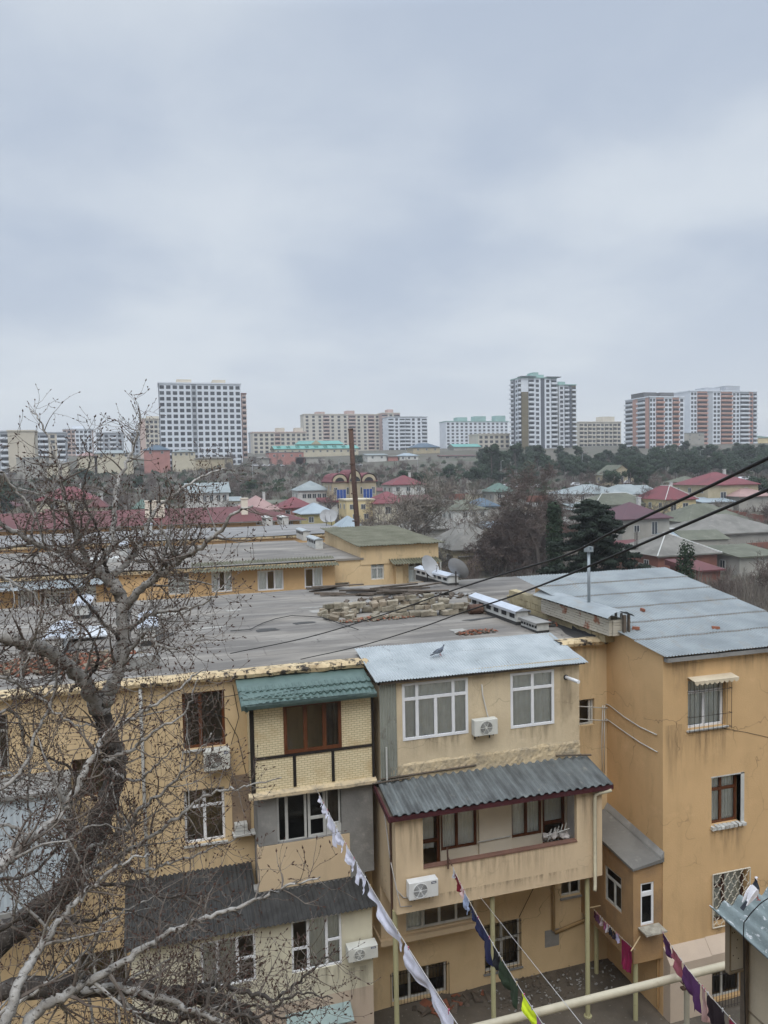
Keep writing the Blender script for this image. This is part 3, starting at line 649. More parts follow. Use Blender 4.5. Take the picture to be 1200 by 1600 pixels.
window(B1, fk, *hk1, [(0, .33, 0, .45), (0, .33, .45, 1), (.33, .7, 0, 1), (.7, 1, 0, .5), (.7, 1, .5, 1)], PVC, dep=.03, fw=.055, curtains=[(.3, .72, 0, 1, 6), (.72, 1, 0, .95, 3)])
window(B1, fk, *hk2, [(0, .3, 0, 1), (.3, .66, 0, 1), (.66, 1, 0, .5), (.66, 1, .5, 1)], PVC, dep=.03, fw=.055, curtains=[(.0, .68, 0, 1, 8)])
w = window(B1, fk, *hk3, cells((0, .5, 1), (0, 1)), OLDW, dep=.08); grille(w, fk, hk3[0], hk3[1], hk3[2], hk3[3], .1, 12)
mb = MB(); mb.hexa([fk(hk3[0]-.1, .5, hk3[3]+.06), fk(hk3[1]+.15, .5, hk3[3]+.06), fk(hk3[1]+.15, 0, hk3[3]+.3), fk(hk3[0]-.1, 0, hk3[3]+.3), fk(hk3[0]-.1, .5, hk3[3]+.09), fk(hk3[1]+.15, .5, hk3[3]+.09), fk(hk3[1]+.15, 0, hk3[3]+.33), fk(hk3[0]-.1, 0, hk3[3]+.33)])
mb.build('awning', mat('pale_blue_board', (.3, .38, .36), (.24, .3, .29), scale=3, bump=.1), B1)
mb = MB(); corr(mb, (2.5, 20.95, 4.86), (5.84, 20.95, 4.86), (2.5, 22.3, 5.25), 24, .025, 4, 6, .008, .03); corr(mb, (-1.15, 20.93, 4.88), (2.5, 20.95, 4.88), (-1.15, 23.25, 5.68), 27, .025, 6, 6, .008, .05)
mb.build('balcony_roof', DARKC, B1, label='blackened corrugated roof over the low front bays')
mb = MB(); mb.hexa([(2.45, 22.12, 5.15), (5.8, 22.12, 5.15), (5.8, 22.3, 5.15), (2.45, 22.3, 5.15), (2.45, 22.12, 5.32), (5.8, 22.12, 5.3), (5.8, 22.3, 5.4), (2.45, 22.3, 5.4)])
mb.build('mortar_fillet', GREYC, B1)
# ---- sheet-clad bay at the far left
fp = front(21.8)
mb = MB(); corr(mb, (-12, 21.8, 6.1), (-2.5, 21.8, 6.1), (-12, 21.8, 9.1), 60, .02, 1, 4)
mb.build('sheet_cladding', mat('pale_blue_cladding', (.5, .56, .6), (.42, .48, .52), rough=.5, scale=1, bump=.05), B1)
mb = MB(); mb.box(fp, -12, -2.48, -1.4, .1, 5.95, 6.08); mb.box(fp, -12, -2.45, -1.4, .12, 9.1, 9.2); mb.quad((-2.5, 21.8, 6.05), (-2.5, 23.2, 6.05), (-2.5, 23.2, 9.1), (-2.5, 21.8, 9.1)); mb.build('bay_frame', GREYC, B1)

for (a0, a1, z0, z1) in ((h_brown[0]-.1, h_brown[1]+.1, h_brown[2]-1.2, h_brown[2]-.06), (h_white[0]-.1, h_white[1]+.1, h_white[2]-.9, h_white[2]-.06), (-9, -4.3, 9.9, ZR-.15), (-4, .4, 10.3, ZR-.15), (13.2, 14.9, 9.6, ZR-.15), (h_gap[0]-.3, h_gap[1], h_gap[2]-1.4, h_gap[2]-.02)): grime(B1, f1, a0, a1, z0, z1)
for (a0, a1, z0, z1) in ((hc1[0]-.1, hc1[1]+.1, hc1[2]-.7, hc1[2]-.01), (hc2[0]-.1, hc2[1]+.1, hc2[2]-.8, hc2[2]-.01), (XC+.6, XD, 10.7, 11.25), (12.3, 13.05, 8.8, 11.1)): grime(B1, fc, a0, a1, z0, z1)
for (a0, a1, z0, z1) in ((hl[0], hl[1], 5.0, 5.92), (XC+.05, XC+.9, 5.6, 7.5), (hl[1]+.05, XD-.1, 5.5, 7.5), (XC+.1, XD-.1, 4.72, 5.1)): grime(B1, fl, a0, a1, z0, z1)
for (a0, a1, z0, z1) in ((hk1[0]-.1, hk1[1]+.1, hk1[2]-.8, hk1[2]), (hk2[0], hk2[1], hk2[2]-.8, hk2[2]), (4.9, 5.7, 1.6, 3.0)): grime(B1, fk, a0, a1, z0, z1, .005)
mb = MB()
for pts in ([(.4, 23.12, 10.9), (1.9, 23.1, 10.2), (2.2, 23.08, 9.6), (2.42, 23.0, 8.4)], [(2.1, 23.12, 11.2), (2.25, 23.1, 10.2), (2.0, 23.1, 9.4)], [(-8, 23.1, 10.7), (-3, 23.1, 10.62), (0, 23.1, 10.7), (2.4, 23.1, 10.9)]): mb.tube(pts, .011, 4)
mb.build('cables', WIREM, B1)
ht = thing('clutter_heap', 'heap of bags, rope and a rack at the right end of the open balcony', 'clutter', (11.9, 20.9, 5.9)); rq = random.Random(3)
mb = MB()
for k in range(9): mb.rbox((11.35+rq.random()*.75, 20.85+rq.random()*.25, 5.92+rq.random()*.22), (.22, .16, .14), (rq.random(), rq.random(), rq.random()*3), .03)
mb.build('bags', mat('pale_bags', (.45, .42, .4), (.12, .11, .1), scale=4, bump=.3), ht, bevel=.02)
mb = MB()
for k in range(5): mb.tube([(11.4+.12*k, 20.95, 5.9), (11.5+.13*k, 20.9, 6.3+.03*k)], .012, 5)
mb.tube([(11.3, 20.9, 6.1), (12.1, 20.85, 6.25)], .012, 5); mb.build('rack', OLDW, ht)
# ================================================================== things on the building
ac_unit('air conditioner on the ochre wall below the brown wooden window', f1, at(318, 1190, Y=23.0).x, at(359, 1190, Y=23.0).x, at(340, 1201, Y=22.9).z, at(340, 1170, Y=22.9).z, .12, .32, fan=.36, logo=True)
p0, p1 = at(741, 1150, Y=21.6), at(777, 1122, Y=21.6)
hx = at(752, 1070, Y=21.9)
ac_unit('air conditioner with round grey fan between the two white windows of the cream balcony', fc, p0.x, p1.x, p0.z-.02, p1.z, .08, .26, fan=.5, hose=[(hx.x, 21.95, hx.z), (hx.x, 21.85, hx.z), (hx.x+.02, 21.85, hx.z-.3), (hx.x+.16, 21.84, p1.z+.1), (hx.x+.18, 21.8, p1.z-.02)])
p0, p1 = at(639, 1407, Y=20.3), at(684, 1372, Y=20.3)
ac_unit('air conditioner with rust-stained fan low on the beige balcony front', fl, p0.x, p1.x, p0.z, p1.z, .06, .28, fan=.38, logo=True, cas=mat('ac_casing_white', (.7, .71, .7), (.62, .62, .6), rough=.5, bump=0))
p0, p1 = at(543, 1501, Y=20.9), at(590, 1471, Y=20.9)
ac_unit('air conditioner on the corner of the pale yellow bay under the blackened roof', fk, p0.x, p1.x-.03, p0.z, p1.z, .08, .36, fan=.37, logo=True)
# ================================================================== right hand building
XR = 14.96; YR = 20.1
B2 = thing('apartment_building', 'tall ochre apartment building with blue-grey sheet roof and a projecting side bay at the right', 'apartment building', (XR, YR, 0))
fr = front(YR); XRE = 21.3
w1 = Rf(1075, 1064, 1134, 1133, YR); w2 = Rf(1112, 1216, 1157, 1284, YR); w3 = Rf(1113, 1367, 1168, 1434, YR); w4 = Rf(1104, 1512, 1160, 1552, YR)
w3 = (w3[0], w3[1], w3[2], w3[3])
mb = MB(); mb.holes(fr, XR, XRE, 0, 11.6, [w1, w2, w3, w4], th=.3)
mb.build('wall', ORANGE, B2)
mb = MB(); lf = leftw(XR)
mb.quad((XR, YR, 0), (XR, 28.4, 0), (XR, 28.4, 12.9), (XR, YR, 11.6)); mb.quad((XRE, YR, 0), (XRE, 28.4, 0), (XRE, 28.4, 12.9), (XRE, YR, 11.6)); mb.quad((XR, 28.4, 0), (XRE, 28.4, 0), (XRE, 28.4, 12.9), (XR, 28.4, 12.9))
mb.quad((XR+.02, 21.2, 0), (XRE, 21.2, 0), (XRE, 21.2, 11.6), (XR+.02, 21.2, 11.6))
mb.build('wall', ORANGE, B2)
for (a0, a1, z0, z1) in ((w1[0]-.1, w1[1]+.2, w1[2]-1.5, w1[2]-.05), (w2[0]-.1, w2[1]+.2, w2[2]-1.4, w2[2]-.05), (w3[0], w3[1], w3[2]-.9, w3[2]-.05), (XR+.05, XR+1.6, 10.3, 11.45), (XR+1.7, XRE-.2, 10.6, 11.45), (XR+.05, XR+.9, 6.8, 9.4)): grime(B2, fr, a0, a1, z0, z1)
# roof of overlapping sheets
bandm = mat('roof_seam', (.24, .22, .19), (.32, .31, .3), scale=3, bump=.1)
mb = MB(); ms = MB()
A0 = Vector((XR-.08, YR-.22, 11.6)); A1 = Vector((XRE+.1, YR-.22, 11.6)); Bk = Vector((XR-.75, 28.55, 13.05))
nb = 6
for k in range(nb):
    t0, t1 = k/nb, (k+1)/nb
    P = lambda u, t, h: Vector((A0.x+(Bk.x-A0.x)*t, A0.y+(Bk.y-A0.y)*t, A0.z+(Bk.z-A0.z)*t+h)) + Vector((XRE+.1-(A0.x+(Bk.x-A0.x)*t), 0, 0))*u
    P00, P10, P01 = P(0, t0, .03), P(1, t0, .03), P(0, t1, .0)
    nseg = 56
    for i in range(nseg):
        u0, u1 = i/nseg, (i+1)/nseg
        for (ua, ub, ha, hb_) in ((u0, u0+.2/nseg, 0, .035), (u0+.2/nseg, u0+.4/nseg, .035, 0), (u0+.4/nseg, u1, 0, 0)):
            wob = lambda u, t: .02*noise.noise(Vector((u*9, t*8, 2)))
            mb.quad(P(ua, t0, .035+ha+wob(ua, t0)), P(ub, t0, .035+hb_+wob(ub, t0)), P(ub, t1, hb_+wob(ub, t1)), P(ua, t1, ha+wob(ua, t1)))
    if k: 
        for i in range(60):
            u0, u1 = i/60, (i+1)/60; w_ = .012+.03*abs(noise.noise(Vector((i*.5, k, 0))))
            ms.quad(P(u0, t0+.001, .062), P(u1, t0+.001, .062), P(u1, t0+w_/1.4*.12, .055), P(u0, t0+w_/1.4*.12, .055))
            ms.quad(P(u0, t0-.001, -.0), P(u1, t0-.001, -.0), P(u1, t0-.001, .045), P(u0, t0-.001, .045))
mb.build('roof', BLUEM, B2); ms.build('roof_seams', bandm, B2)
mb = MB(); mb.box(fr, XR+.02, XRE, .02, .2, 11.44, 11.56); mb.build('gutter', GREYC, B2)
# barred window with scalloped awning
w = window(B2, fr, *w1, [(0, .5, 0, .72), (.5, 1, 0, .72), (0, 1, .72, 1)], PVC, dep=.16, fw=.07, curtains=[(.02, .98, 0, 1, 14)], sill=OLDW, label='white window behind iron bars and a scalloped awning')
grille(w, fr, w1[0]-.02, w1[1]+.12, w1[2]-.06, w1[3]+.02, .12, 9, rails=(.03, .3, .78))
mb = MB(); n = 9; wa, wb = w1[0]-.02, w1[1]+.2
mb.hexa([fr(wa, .35, w1[3]+.04), fr(wb, .35, w1[3]+.04), fr(wb, 0, w1[3]+.1), fr(wa, 0, w1[3]+.1), fr(wa, .35, w1[3]+.06), fr(wb, .35, w1[3]+.06), fr(wb, 0, w1[3]+.12), fr(wa, 0, w1[3]+.12)])
for i in range(n):
    a = wa+(wb-wa)*i/n; b = wa+(wb-wa)*(i+1)/n; c = (a+b)/2
    mb.quad(fr(a, .352, w1[3]+.04), fr(a, .352, w1[3]+.0), fr(a+(b-a)*.2, .352, w1[3]-.05), fr(c, .352, w1[3]-.075), fr(b-(b-a)*.2, .352, w1[3]-.05), fr(b, .352, w1[3]+.0), fr(b, .352, w1[3]+.04))
mb.build('awning', mat('cream_awning', (.62, .54, .4), (.5, .42, .3), bump=.05), w)
w = window(B2, fr, *w2, [(0, .45, 0, .7), (.45, 1, 0, .7), (0, .45, .7, 1), (.45, 1, .7, 1)], WOODF, dep=.2, fw=.07, curtains=[(.02, .98, 0, 1, 10)], label='brown wooden window in a pale reveal')
mb = MB(); mb.box(fr, w2[1]-.0, w2[1]+.14, -.19, .006, w2[2], w2[3]+.05); mb.box(fr, w2[0]-.03, w2[1]+.14, -.0, .006, w2[3], w2[3]+.04)
for i in range(8):
    a = w2[0]-.04+(w2[1]-w2[0]+.2)*i/8; mb.rbox((a+.07, YR-.02, w2[2]-.03), (.14, .2, .1), jit=.018)
mb.build('reveal', OLDW, w)
w = window(B2, fr, *w3, [(0, .42, 0, .68), (.42, 1, 0, 1), (0, .42, .68, 1)], DWOOD, dep=.2, fw=.07, curtains=[(.02, .98, 0, 1, 10)], label='brown window behind a wavy white lattice')
mb = MB(); la, lb, lz0, lz1 = w3[0]-.03, w3[1]+.03, w3[2]-.04, w3[3]+.04; d = .07
for (p, q) in (((la, lz0), (lb, lz0)), ((lb, lz0), (lb, lz1)), ((lb, lz1), (la, lz1)), ((la, lz1), (la, lz0))): mb.tube([fr(p[0], d, p[1]), fr(q[0], d, q[1])], .02, 5)
nl = 5; pitch = (lb-la)/nl*.95
for sgn in (1, -1):
    k = -14
    while k < 15:
        pts = []
        for i in range(41):
            t = i/40*(lz1-lz0); a = la+k*pitch+ sgn*t*.62*(pitch/.26); a += .03*math.sin(t*2*PI/.14)
            if la+.01 < a < lb-.01: pts.append(fr(a, d+.004*sgn, lz0+t))
        if len(pts) > 2: mb.tube(pts, .011, 4, cap=False)
        k += 1
mb.build('lattice', mat('cream_lattice_paint', (.62, .58, .48), bump=.05), w)
w = window(B2, fr, *w4, cells((0, .5, 1), (0, 1)), OLDW, dep=.14); grille(w, fr, w4[0]-.05, w4[1]+.05, w4[2]-.02, w4[3]+.05, .38, 13)
# low render plinth with sloping top
mb = MB(); fpz = 2.28
mb.hexa([fr(XR+.01, .35, 0), fr(w4[0]-.08, .35, 0), fr(w4[0]-.08, .003, 0), fr(XR+.01, .003, 0), fr(XR+.01, .35, 1.9), fr(w4[0]-.08, .35, 1.9), fr(w4[0]-.08, .003, 2.3), fr(XR+.01, .003, 2.3)])
mb.hexa([fr(w4[0]-.079, .35, w4[3]+.1), fr(XRE, .35, w4[3]+.1), fr(XRE, .003, w4[3]+.1), fr(w4[0]-.079, .003, w4[3]+.1), fr(w4[0]-.079, .35, 1.9+.02), fr(XRE, .35, 1.9+.02), fr(XRE, .003, 2.32), fr(w4[0]-.079, .003, 2.32)])
mb.hexa([fr(w4[0]-.079, .35, 0), fr(XRE, .35, 0), fr(XRE, .003, 0), fr(w4[0]-.079, .003, 0), fr(w4[0]-.079, .35, w4[2]-.12), fr(XRE, .35, w4[2]-.12), fr(XRE, .003, w4[2]-.12), fr(w4[0]-.079, .003, w4[2]-.12)])
mb.build('plinth', PINKW, B2)
# side bay (enclosed balcony) on the left flank
XN = 13.9; YN = YR+.03; YNB = 24.5
fn = front(YN); ln = leftw(XN)
ha = Rf(1001, 1381, 1022, 1443, YN)
pa, pb = at(945, 1350, X=XN), at(971, 1428, X=XN)
hbs = (-pa.y, -pb.y, pb.z, pa.z)
mb = MB(); mb.holes(fn, XN, XR-.002, 1.93, 5.0, [ha], th=.12)
mb.holes(ln, -23.2, -YN, 1.93, 5.0, [hbs], th=.12)
mb.quad((XN, YN, 1.93), (XR, YN, 1.93), (XR, 23.2, 1.93), (XN, 23.2, 1.93))
mb.build('bay_wall', mat('stained_ochre_render', (.4, .25, .12), (.3, .19, .1), scale=1, c3=(.2, .14, .09), s3=2, st3=(1, 1, .4), lo3=.5, hi3=.8, bump=.35, bs=18), B2)
mb = MB(); mb.hexa([(XN-.08, YN-.1, 4.98), (XR-.003, YN-.1, 5.1), (XR-.003, 23.19, 5.35), (XN-.08, 23.19, 5.2), (XN-.08, YN-.1, 5.05), (XR-.003, YN-.1, 5.22), (XR-.003, 23.19, 5.5), (XN-.08, 23.19, 5.3)])
mb.build('bay_roof', mat('bay_roof_felt', (.19, .185, .17), (.14, .135, .125), scale=1, c3=(.28, .27, .24), s3=2, bump=.4, bs=10), B2)
mb = MB(); mb.hexa([(XR-.14, YN-.1, 5.2), (XR-.004, YN-.1, 5.2), (XR-.004, 23.18, 5.45), (XR-.14, 23.18, 5.45), (XR-.12, YN-.1, 5.27), (XR-.004, YN-.1, 5.42), (XR-.004, 23.18, 5.7), (XR-.12, 23.18, 5.53)]); mb.build('flashing', GREYC, B2)
window(B2, fn, *ha, [(0, 1, 0, .7), (0, 1, .75, 1)], PVC, dep=.03, fw=.06)
window(B2, ln, *hbs, [(0, .55, 0, .7), (.55, 1, 0, .7), (0, 1, .7, 1)], OLDW, dep=.03, fw=.06)
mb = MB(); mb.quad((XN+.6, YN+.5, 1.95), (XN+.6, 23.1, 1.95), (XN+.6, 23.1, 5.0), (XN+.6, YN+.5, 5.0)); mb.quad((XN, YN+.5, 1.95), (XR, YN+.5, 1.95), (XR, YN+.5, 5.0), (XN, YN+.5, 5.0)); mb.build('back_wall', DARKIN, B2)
p = at(1012, 1452, Y=YN-.2)
mb = MB(); mb.rbox((p.x+.15, YN-.24, p.z-.02), (.75, .44, .05), jit=.01); mb.build('shelf', mat('flaking_shelf', (.4, .37, .3), (.2, .18, .15), scale=6, c3=(.6, .58, .5), s3=12, bump=.6), B2)
for (px, Y) in ((993, YN+.12), (932, 22.6)):
    p = at(px, 1530, Y=Y); mb = MB(); mb.tube([(p.x, Y, 0), (p.x, Y, 1.93)], .075, 12); mb.build('support_pole', POLEM, B2)
mb = MB(); mb.tube([(XR-.05, 20.3, 5.0), (XR-.05, 20.3, .2)], .04, 8); mb.build('drain_pipe', mat('ochre_pipe', (.38, .24, .11), bump=.1), B2)
mb = MB()
for (pp) in ([(930, 1095), (952, 1102), (975, 1120), (1000, 1136), (1026, 1148)], [(930, 1114), (950, 1125), (975, 1143), (1000, 1160), (1027, 1175)]):
    mb.tube([at(x, y, X=XR-.03) for x, y in pp], .018, 5)
p1_ = at(930, 1095, X=XR-.03); p2_ = at(930, 1114, X=XR-.03)
mb.tube([(12.9, 23.0, at(900, 1098, Y=23).z), (XR-.1, 23.0, p1_.z), p1_], .018, 5); mb.tube([(12.9, 23.0, at(900, 1118, Y=23).z), (XR-.1, 23.0, p2_.z), p2_], .018, 5)
mb.tube([(XR-.25, 23.05, p1_.z+.1), (XR-.3, 23.05, p1_.z-1.2), (XR-.28, 23.05, p1_.z-2.4)], .016, 5); mb.tube([(XR-.2, 23.03, p1_.z+.1), (XR-.22, 23.03, p1_.z-2.3)], .016, 5)
mb.build('conduit', OLDW, B2, smooth=True)
mb = MB(); mb.tube([at(x, y, Y=YR-.01) for x, y in ((1130, 1138), (1165, 1144), (1200, 1152), (1230, 1160))], .006, 4); mb.build('cable', WIREM, B2)
# block parapet between the flat roof and the sheet roof
mb = MB()
rows_, n = 3, 17
for r in range(rows_):
    for i in range(n):
        t = (i + (.5 if r % 2 else 0))/n; y = 22.9+t*(30.3-22.9); x = XR-.2-.12*0
        h = .26
        zt = 11.5+h*r
        if zt+h > 11.75+(y-20)*.13: continue
        mb.rbox((x, y, zt+h/2), (.34, .42, h-.015), (0, 0, random.uniform(-.03, .03)), .012)
mb.build('block_parapet', mat('parapet_blocks', (.44, .37, .23), (.34, .28, .17), scale=2, c3=(.2, .17, .12), s3=4, lo3=.55, hi3=.8, bump=.5, bs=14), B2)
mb = MB(); mb.hexa([(14.0, 23.3, 11.5), (14.72, 23.3, 11.5), (14.72, 29.8, 11.5), (14.5, 29.8, 11.5), (14.55, 23.3, 11.56), (14.75, 23.3, 12.0), (14.75, 29.8, 12.1), (14.7, 29.8, 11.6)])
mb.build('tar_upstand', mat('black_tar', (.035, .034, .034), (.06, .058, .055), bump=.3), B2)
# long chimney stack with curved sheet cover
def zroof(y): return 11.6+(y-19.88)/8.67*1.45
cx = 14.72
mb = MB()
ya, yb = 22.2, 26.9
for r in range(6):
    m = 13
    for i in range(m):
        y = ya+(yb-ya)*(i+.5)/m; z = zroof(22.2)-.1+r*.09+ .0
        for s in (-.24, .24): mb.rbox((cx+s, y, z), (.12, (yb-ya)/m-.012, .08), (0, 0, 0), .006)
    for y in (ya, yb): mb.rbox((cx, y, z), (.36, .12, .08), (0, 0, 0), .006)
st = thing('chimney_stack', 'long low brick chimney stack under a curved sheet cover on the blue-grey roof', 'chimney', (cx, 24.5, 12.0))
mb.build('brick_base', mat('whitewashed_brick', (.5, .46, .38), (.3, .14, .09), scale=1.2, lo=.55, hi=.6, bump=.3, vary=0), st)
mb = MB(); zt = zroof(22.2)+.42
for i in range(15):
    y = ya+.1+(yb-ya-.2)*i/14; mb.box(W0, cx-.27, cx-.21, y-.04, y+.04, zt-.02, zt+.16); mb.box(W0, cx+.21, cx+.27, y-.04, y+.04, zt-.02, zt+.16)
mb.build('vent_brick', OLDW, st)
mb = MB(); ns = 10
for j in range(9):
    y = ya-.25+(yb-ya+.5)*j/8
    for i in range(ns+1):
        t = i/ns*2-1; mb.v.append((cx+t*.52, y, zt+.3-.2*t*t+.012*math.sin(i*3)))
for j in range(8):
    for i in range(ns): q = j*(ns+1)+i; mb.f.append((q, q+1, q+ns+2, q+ns+1)); mb.m.append(0)
mb.build('sheet_cover', ASB and BLUEM, st)
mb = MB(); mb.box(W0, cx+.1, cx+.2, ya-.25, ya-.15, zroof(ya)-.1, zt+.15); mb.box(W0, cx+.32, cx+.38, ya-.2, ya-.1, zroof(ya)-.1, zt+.15); mb.build('prop', TIMBER, st)
fl_ = thing('flue_pipe', 'thin grey metal flue pipe with box cap above the sheet-covered chimney stack', 'flue', (15.1, 23.6, 12.4))
a = at(920, 905, Y=23.9); b = at(921, 862, Y=23.9)
mb = MB(); mb.tube([(a.x, 23.9, zroof(23.9)), (a.x, 23.9, b.z)], .055, 10); mb.build('pipe', mat('zinc', (.3, .34, .36), (.24, .27, .29), rough=.45, metal=.3, bump=.05), fl_, smooth=True)
mb = MB(); mb.box(W0, a.x-.12, a.x+.12, 23.78, 24.02, b.z, b.z+.07); mb.box(W0, a.x-.12, a.x-.04, 23.78, 24.02, b.z+.07, b.z+.22); mb.box(W0, a.x+.04, a.x+.12, 23.78, 24.02, b.z+.07, b.z+.18); mb.build('cap', MATS['zinc'], fl_)
# ================================================================== things on the flat roof
def P3(px, py, z=None): return at(px, py, Z=z)
zr0 = ZR+.08
# stacked limestone blocks
blk = []
def bmesh_block(seed, mt):
    random.seed(seed); m = MB(); m.rbox((0, 0, 0), (.46, .25, .22), (0, 0, 0), .03); return m
protos = []
for k in range(6):
    m = bmesh_block(90+k, None); o = m.build('stone_block', STONE if k < 4 else STONE2, bevel=.025); protos.append(o)
bm_used = set()
random.seed(11)
def put_block(x, y, z, rz_, tilt, k, label, sc=1.0):
    o = protos[k]
    if k in bm_used: o = o.copy(); COL.objects.link(o)
    bm_used.add(k); o.location = (x, y, z); o.rotation_euler = (random.uniform(-tilt, tilt), random.uniform(-tilt, tilt), rz_); o.scale = (sc, sc*random.uniform(.9, 1.2), sc*random.uniform(.85, 1.1))
    tag(o, label, 'stone block', label_group)
label_group = 'limestone blocks of the long back row on the flat roof'
def row(pa, pb, n, lev, lab, jit=.11, tilt=.12):
    A, B = pa, pb; L_ = (B-A); a = math.atan2(L_.y, L_.x)
    for l in range(lev):
        for i in range(n):
            if l and random.random() < .38*l: continue
            t = (i+.5*(l % 2)+random.uniform(-.12, .12))/n; p = A+L_*t
            put_block(p.x+random.uniform(-jit, jit), p.y+random.uniform(-jit, jit), zr0+.1+l*.225, a+random.uniform(-.18, .18)+(PI/2 if random.random() < .2 else 0), tilt, random.choice((0, 1, 2, 3, 0, 1, 2, 3, 4, 5)), lab)
A, B = P3(505, 958, ZR), P3(752, 952, ZR)
row(P3(508, 962, ZR), P3(748, 950, ZR), 15, 2, 'weathered limestone block in the long back row stacked on the flat felt roof')
row(P3(520, 958, ZR)+Vector((0, .6, 0)), P3(690, 948, ZR)+Vector((0, .6, 0)), 10, 2, 'weathered limestone block in the long back row stacked on the flat felt roof')
label_group = 'limestone blocks of the short front row on the flat roof'
row(P3(618, 968, ZR), P3(738, 960, ZR), 8, 2, 'weathered limestone block in the short front row of the roof pile', .08, .1)
label_group = 'limestone blocks tumbled at the foot of the pile'
for i in range(14):
    p = P3(random.uniform(500, 590), random.uniform(958, 972), ZR); put_block(p.x, p.y, zr0+.09, random.uniform(0, 3), .25, random.randrange(6), 'loose limestone block tumbled at the foot of the long stacked row', .85)
for k in range(6):
    if k not in bm_used: bpy.data.objects.remove(protos[k])
# timber planks behind the blocks
pl0 = MB(); pl0.rbox((0, 0, 0), (2.6, .16, .06), jit=.01); pl0 = pl0.build('plank', TIMBER)
lab = 'weathered grey plank lying behind the stacked limestone blocks'
for i in range(22):
    o = pl0 if i == 0 else pl0.copy()
    if i: COL.objects.link(o)
    p = P3(random.uniform(500, 690), random.uniform(922, 934), ZR)
    o.location = (p.x, p.y, zr0+.06+.07*(i % 3)); o.rotation_euler = (random.uniform(-.05, .05), random.uniform(-.06, .06), random.uniform(-.45, .45)); s = random.uniform(.5, 1.1); o.scale = (s, random.uniform(.8, 1.6), 1)
    tag(o, lab, 'plank', 'planks behind the block pile')
def debris(name, label, cat, c, rx, ry, n, ms, size, z=zr0, seed=1):
    random.seed(seed); mb = MB()
    for i in range(n):
        a, r = random.uniform(0, 2*PI), random.random()**.6
        mb.cur = random.randrange(len(ms)); s = random.uniform(.5, 1.3)*size
        mb.rbox((c.x+rx*r*math.cos(a), c.y+ry*r*math.sin(a), z+.02+random.random()*.1*(1-r)), (s*1.6, s, s*.4), (random.uniform(-.5, .5), random.uniform(-.5, .5), random.uniform(0, 3)), s*.15)
    o = mb.build(name, ms); tag(o, label, cat); o['kind'] = 'stuff'
debris('rubble', 'scatter of broken brown roof tiles and dirt beside the tree', 'rubble', P3(110, 1040, ZR), 2.6, 1.3, 900, [BRICKM, TIMBER, STONE2], .1, seed=2)
debris('rubble', 'brown rubble spilled in front of the stacked stone blocks', 'rubble', P3(590, 970, ZR), 1.6, .35, 300, [BRICKM, STONE2, STONE], .07, seed=3)
debris('rubble', 'brown rubble patch near the corrugated metal roof', 'rubble', P3(745, 992, ZR), .8, .35, 160, [BRICKM, TIMBER], .07, seed=4)
debris('rubble', 'bricks and litter between the white vent stack and the block parapet', 'rubble', P3(850, 960, ZR), .5, 1.6, 160, [BRICKM, TIMBER, STONE], .1, seed=5)
debris('rubble', 'grey stones and litter on the dark courtyard ground', 'rubble', at(860, 1540, Z=0), 2.8, 1.1, 420, [DIRT, TIMBER, GREYC], .05, z=.02, seed=6)
debris('rubble', 'wooden boards and bricks at the foot of the courtyard wall', 'rubble', at(700, 1572, Z=0), 1.5, .3, 40, [TIMBER, TIMBER, BRICKM], .2, z=.05, seed=7)
debris('rubble', 'splintered boards and grey litter around the planks behind the block pile', 'rubble', P3(640, 938, ZR), 3.4, .9, 150, [TIMBER, TIMBER, GREYC], .16, seed=8)
debris('rubble', 'dark litter between the block pile and the long white vent stack', 'rubble', P3(760, 955, ZR), 1.3, 1.0, 120, [TIMBER, STONE, DARKC], .13, seed=9)
debris('rubble', 'dark litter heap at the foot of the block parapet', 'rubble', P3(850, 978, ZR), .5, .6, 90, [TIMBER, BRICKM, DARKC], .12, seed=10)
random.seed(21)
for i, (px, py) in enumerate(((944, 968), (958, 970), (951, 974), (994, 985), (1004, 956), (1118, 984))):
    p = at(px, py, Z=0); # find the roof point by marching along the slope
    r = ray(px, py); t = (11.6-19.88/8.67*1.45-CZ)/(r.z-r.y*1.45/8.67); q = CAM+r*t
    m = MB(); m.rbox((0, 0, 0), (.24, .12, .1), jit=.012); o = m.build('brick', BRICKM, loc=(0, 0, 0)); o.location = (q.x, q.y, q.z+.07); o.rotation_euler = (.16, 0, random.uniform(0, 3))
    tag(o, 'loose red brick lying on the blue-grey sheet roof', 'brick', 'bricks on the blue-grey sheet roof')
p = P3(744, 962, ZR); br = thing('metal_barrel', 'small rusty barrel lying against the right end of the block pile', 'barrel', (p.x, p.y, zr0))
mb = MB(); mb.tube([(p.x-.3, p.y+.05, zr0+.2), (p.x-.28, p.y+.05, zr0+.2), (p.x, p.y, zr0+.2), (p.x+.27, p.y-.05, zr0+.2)], [.19, .2, .205, .2], 14); mb.build('body', RUST, br)
mb = MB(); mb.tube([(p.x-.1, p.y+.02, zr0+.2), (p.x-.07, p.y+.02, zr0+.2)], .215, 14); mb.tube([(p.x+.1, p.y-.02, zr0+.2), (p.x+.13, p.y-.02, zr0+.2)], .215, 14); mb.build('hoop', RUST, br)

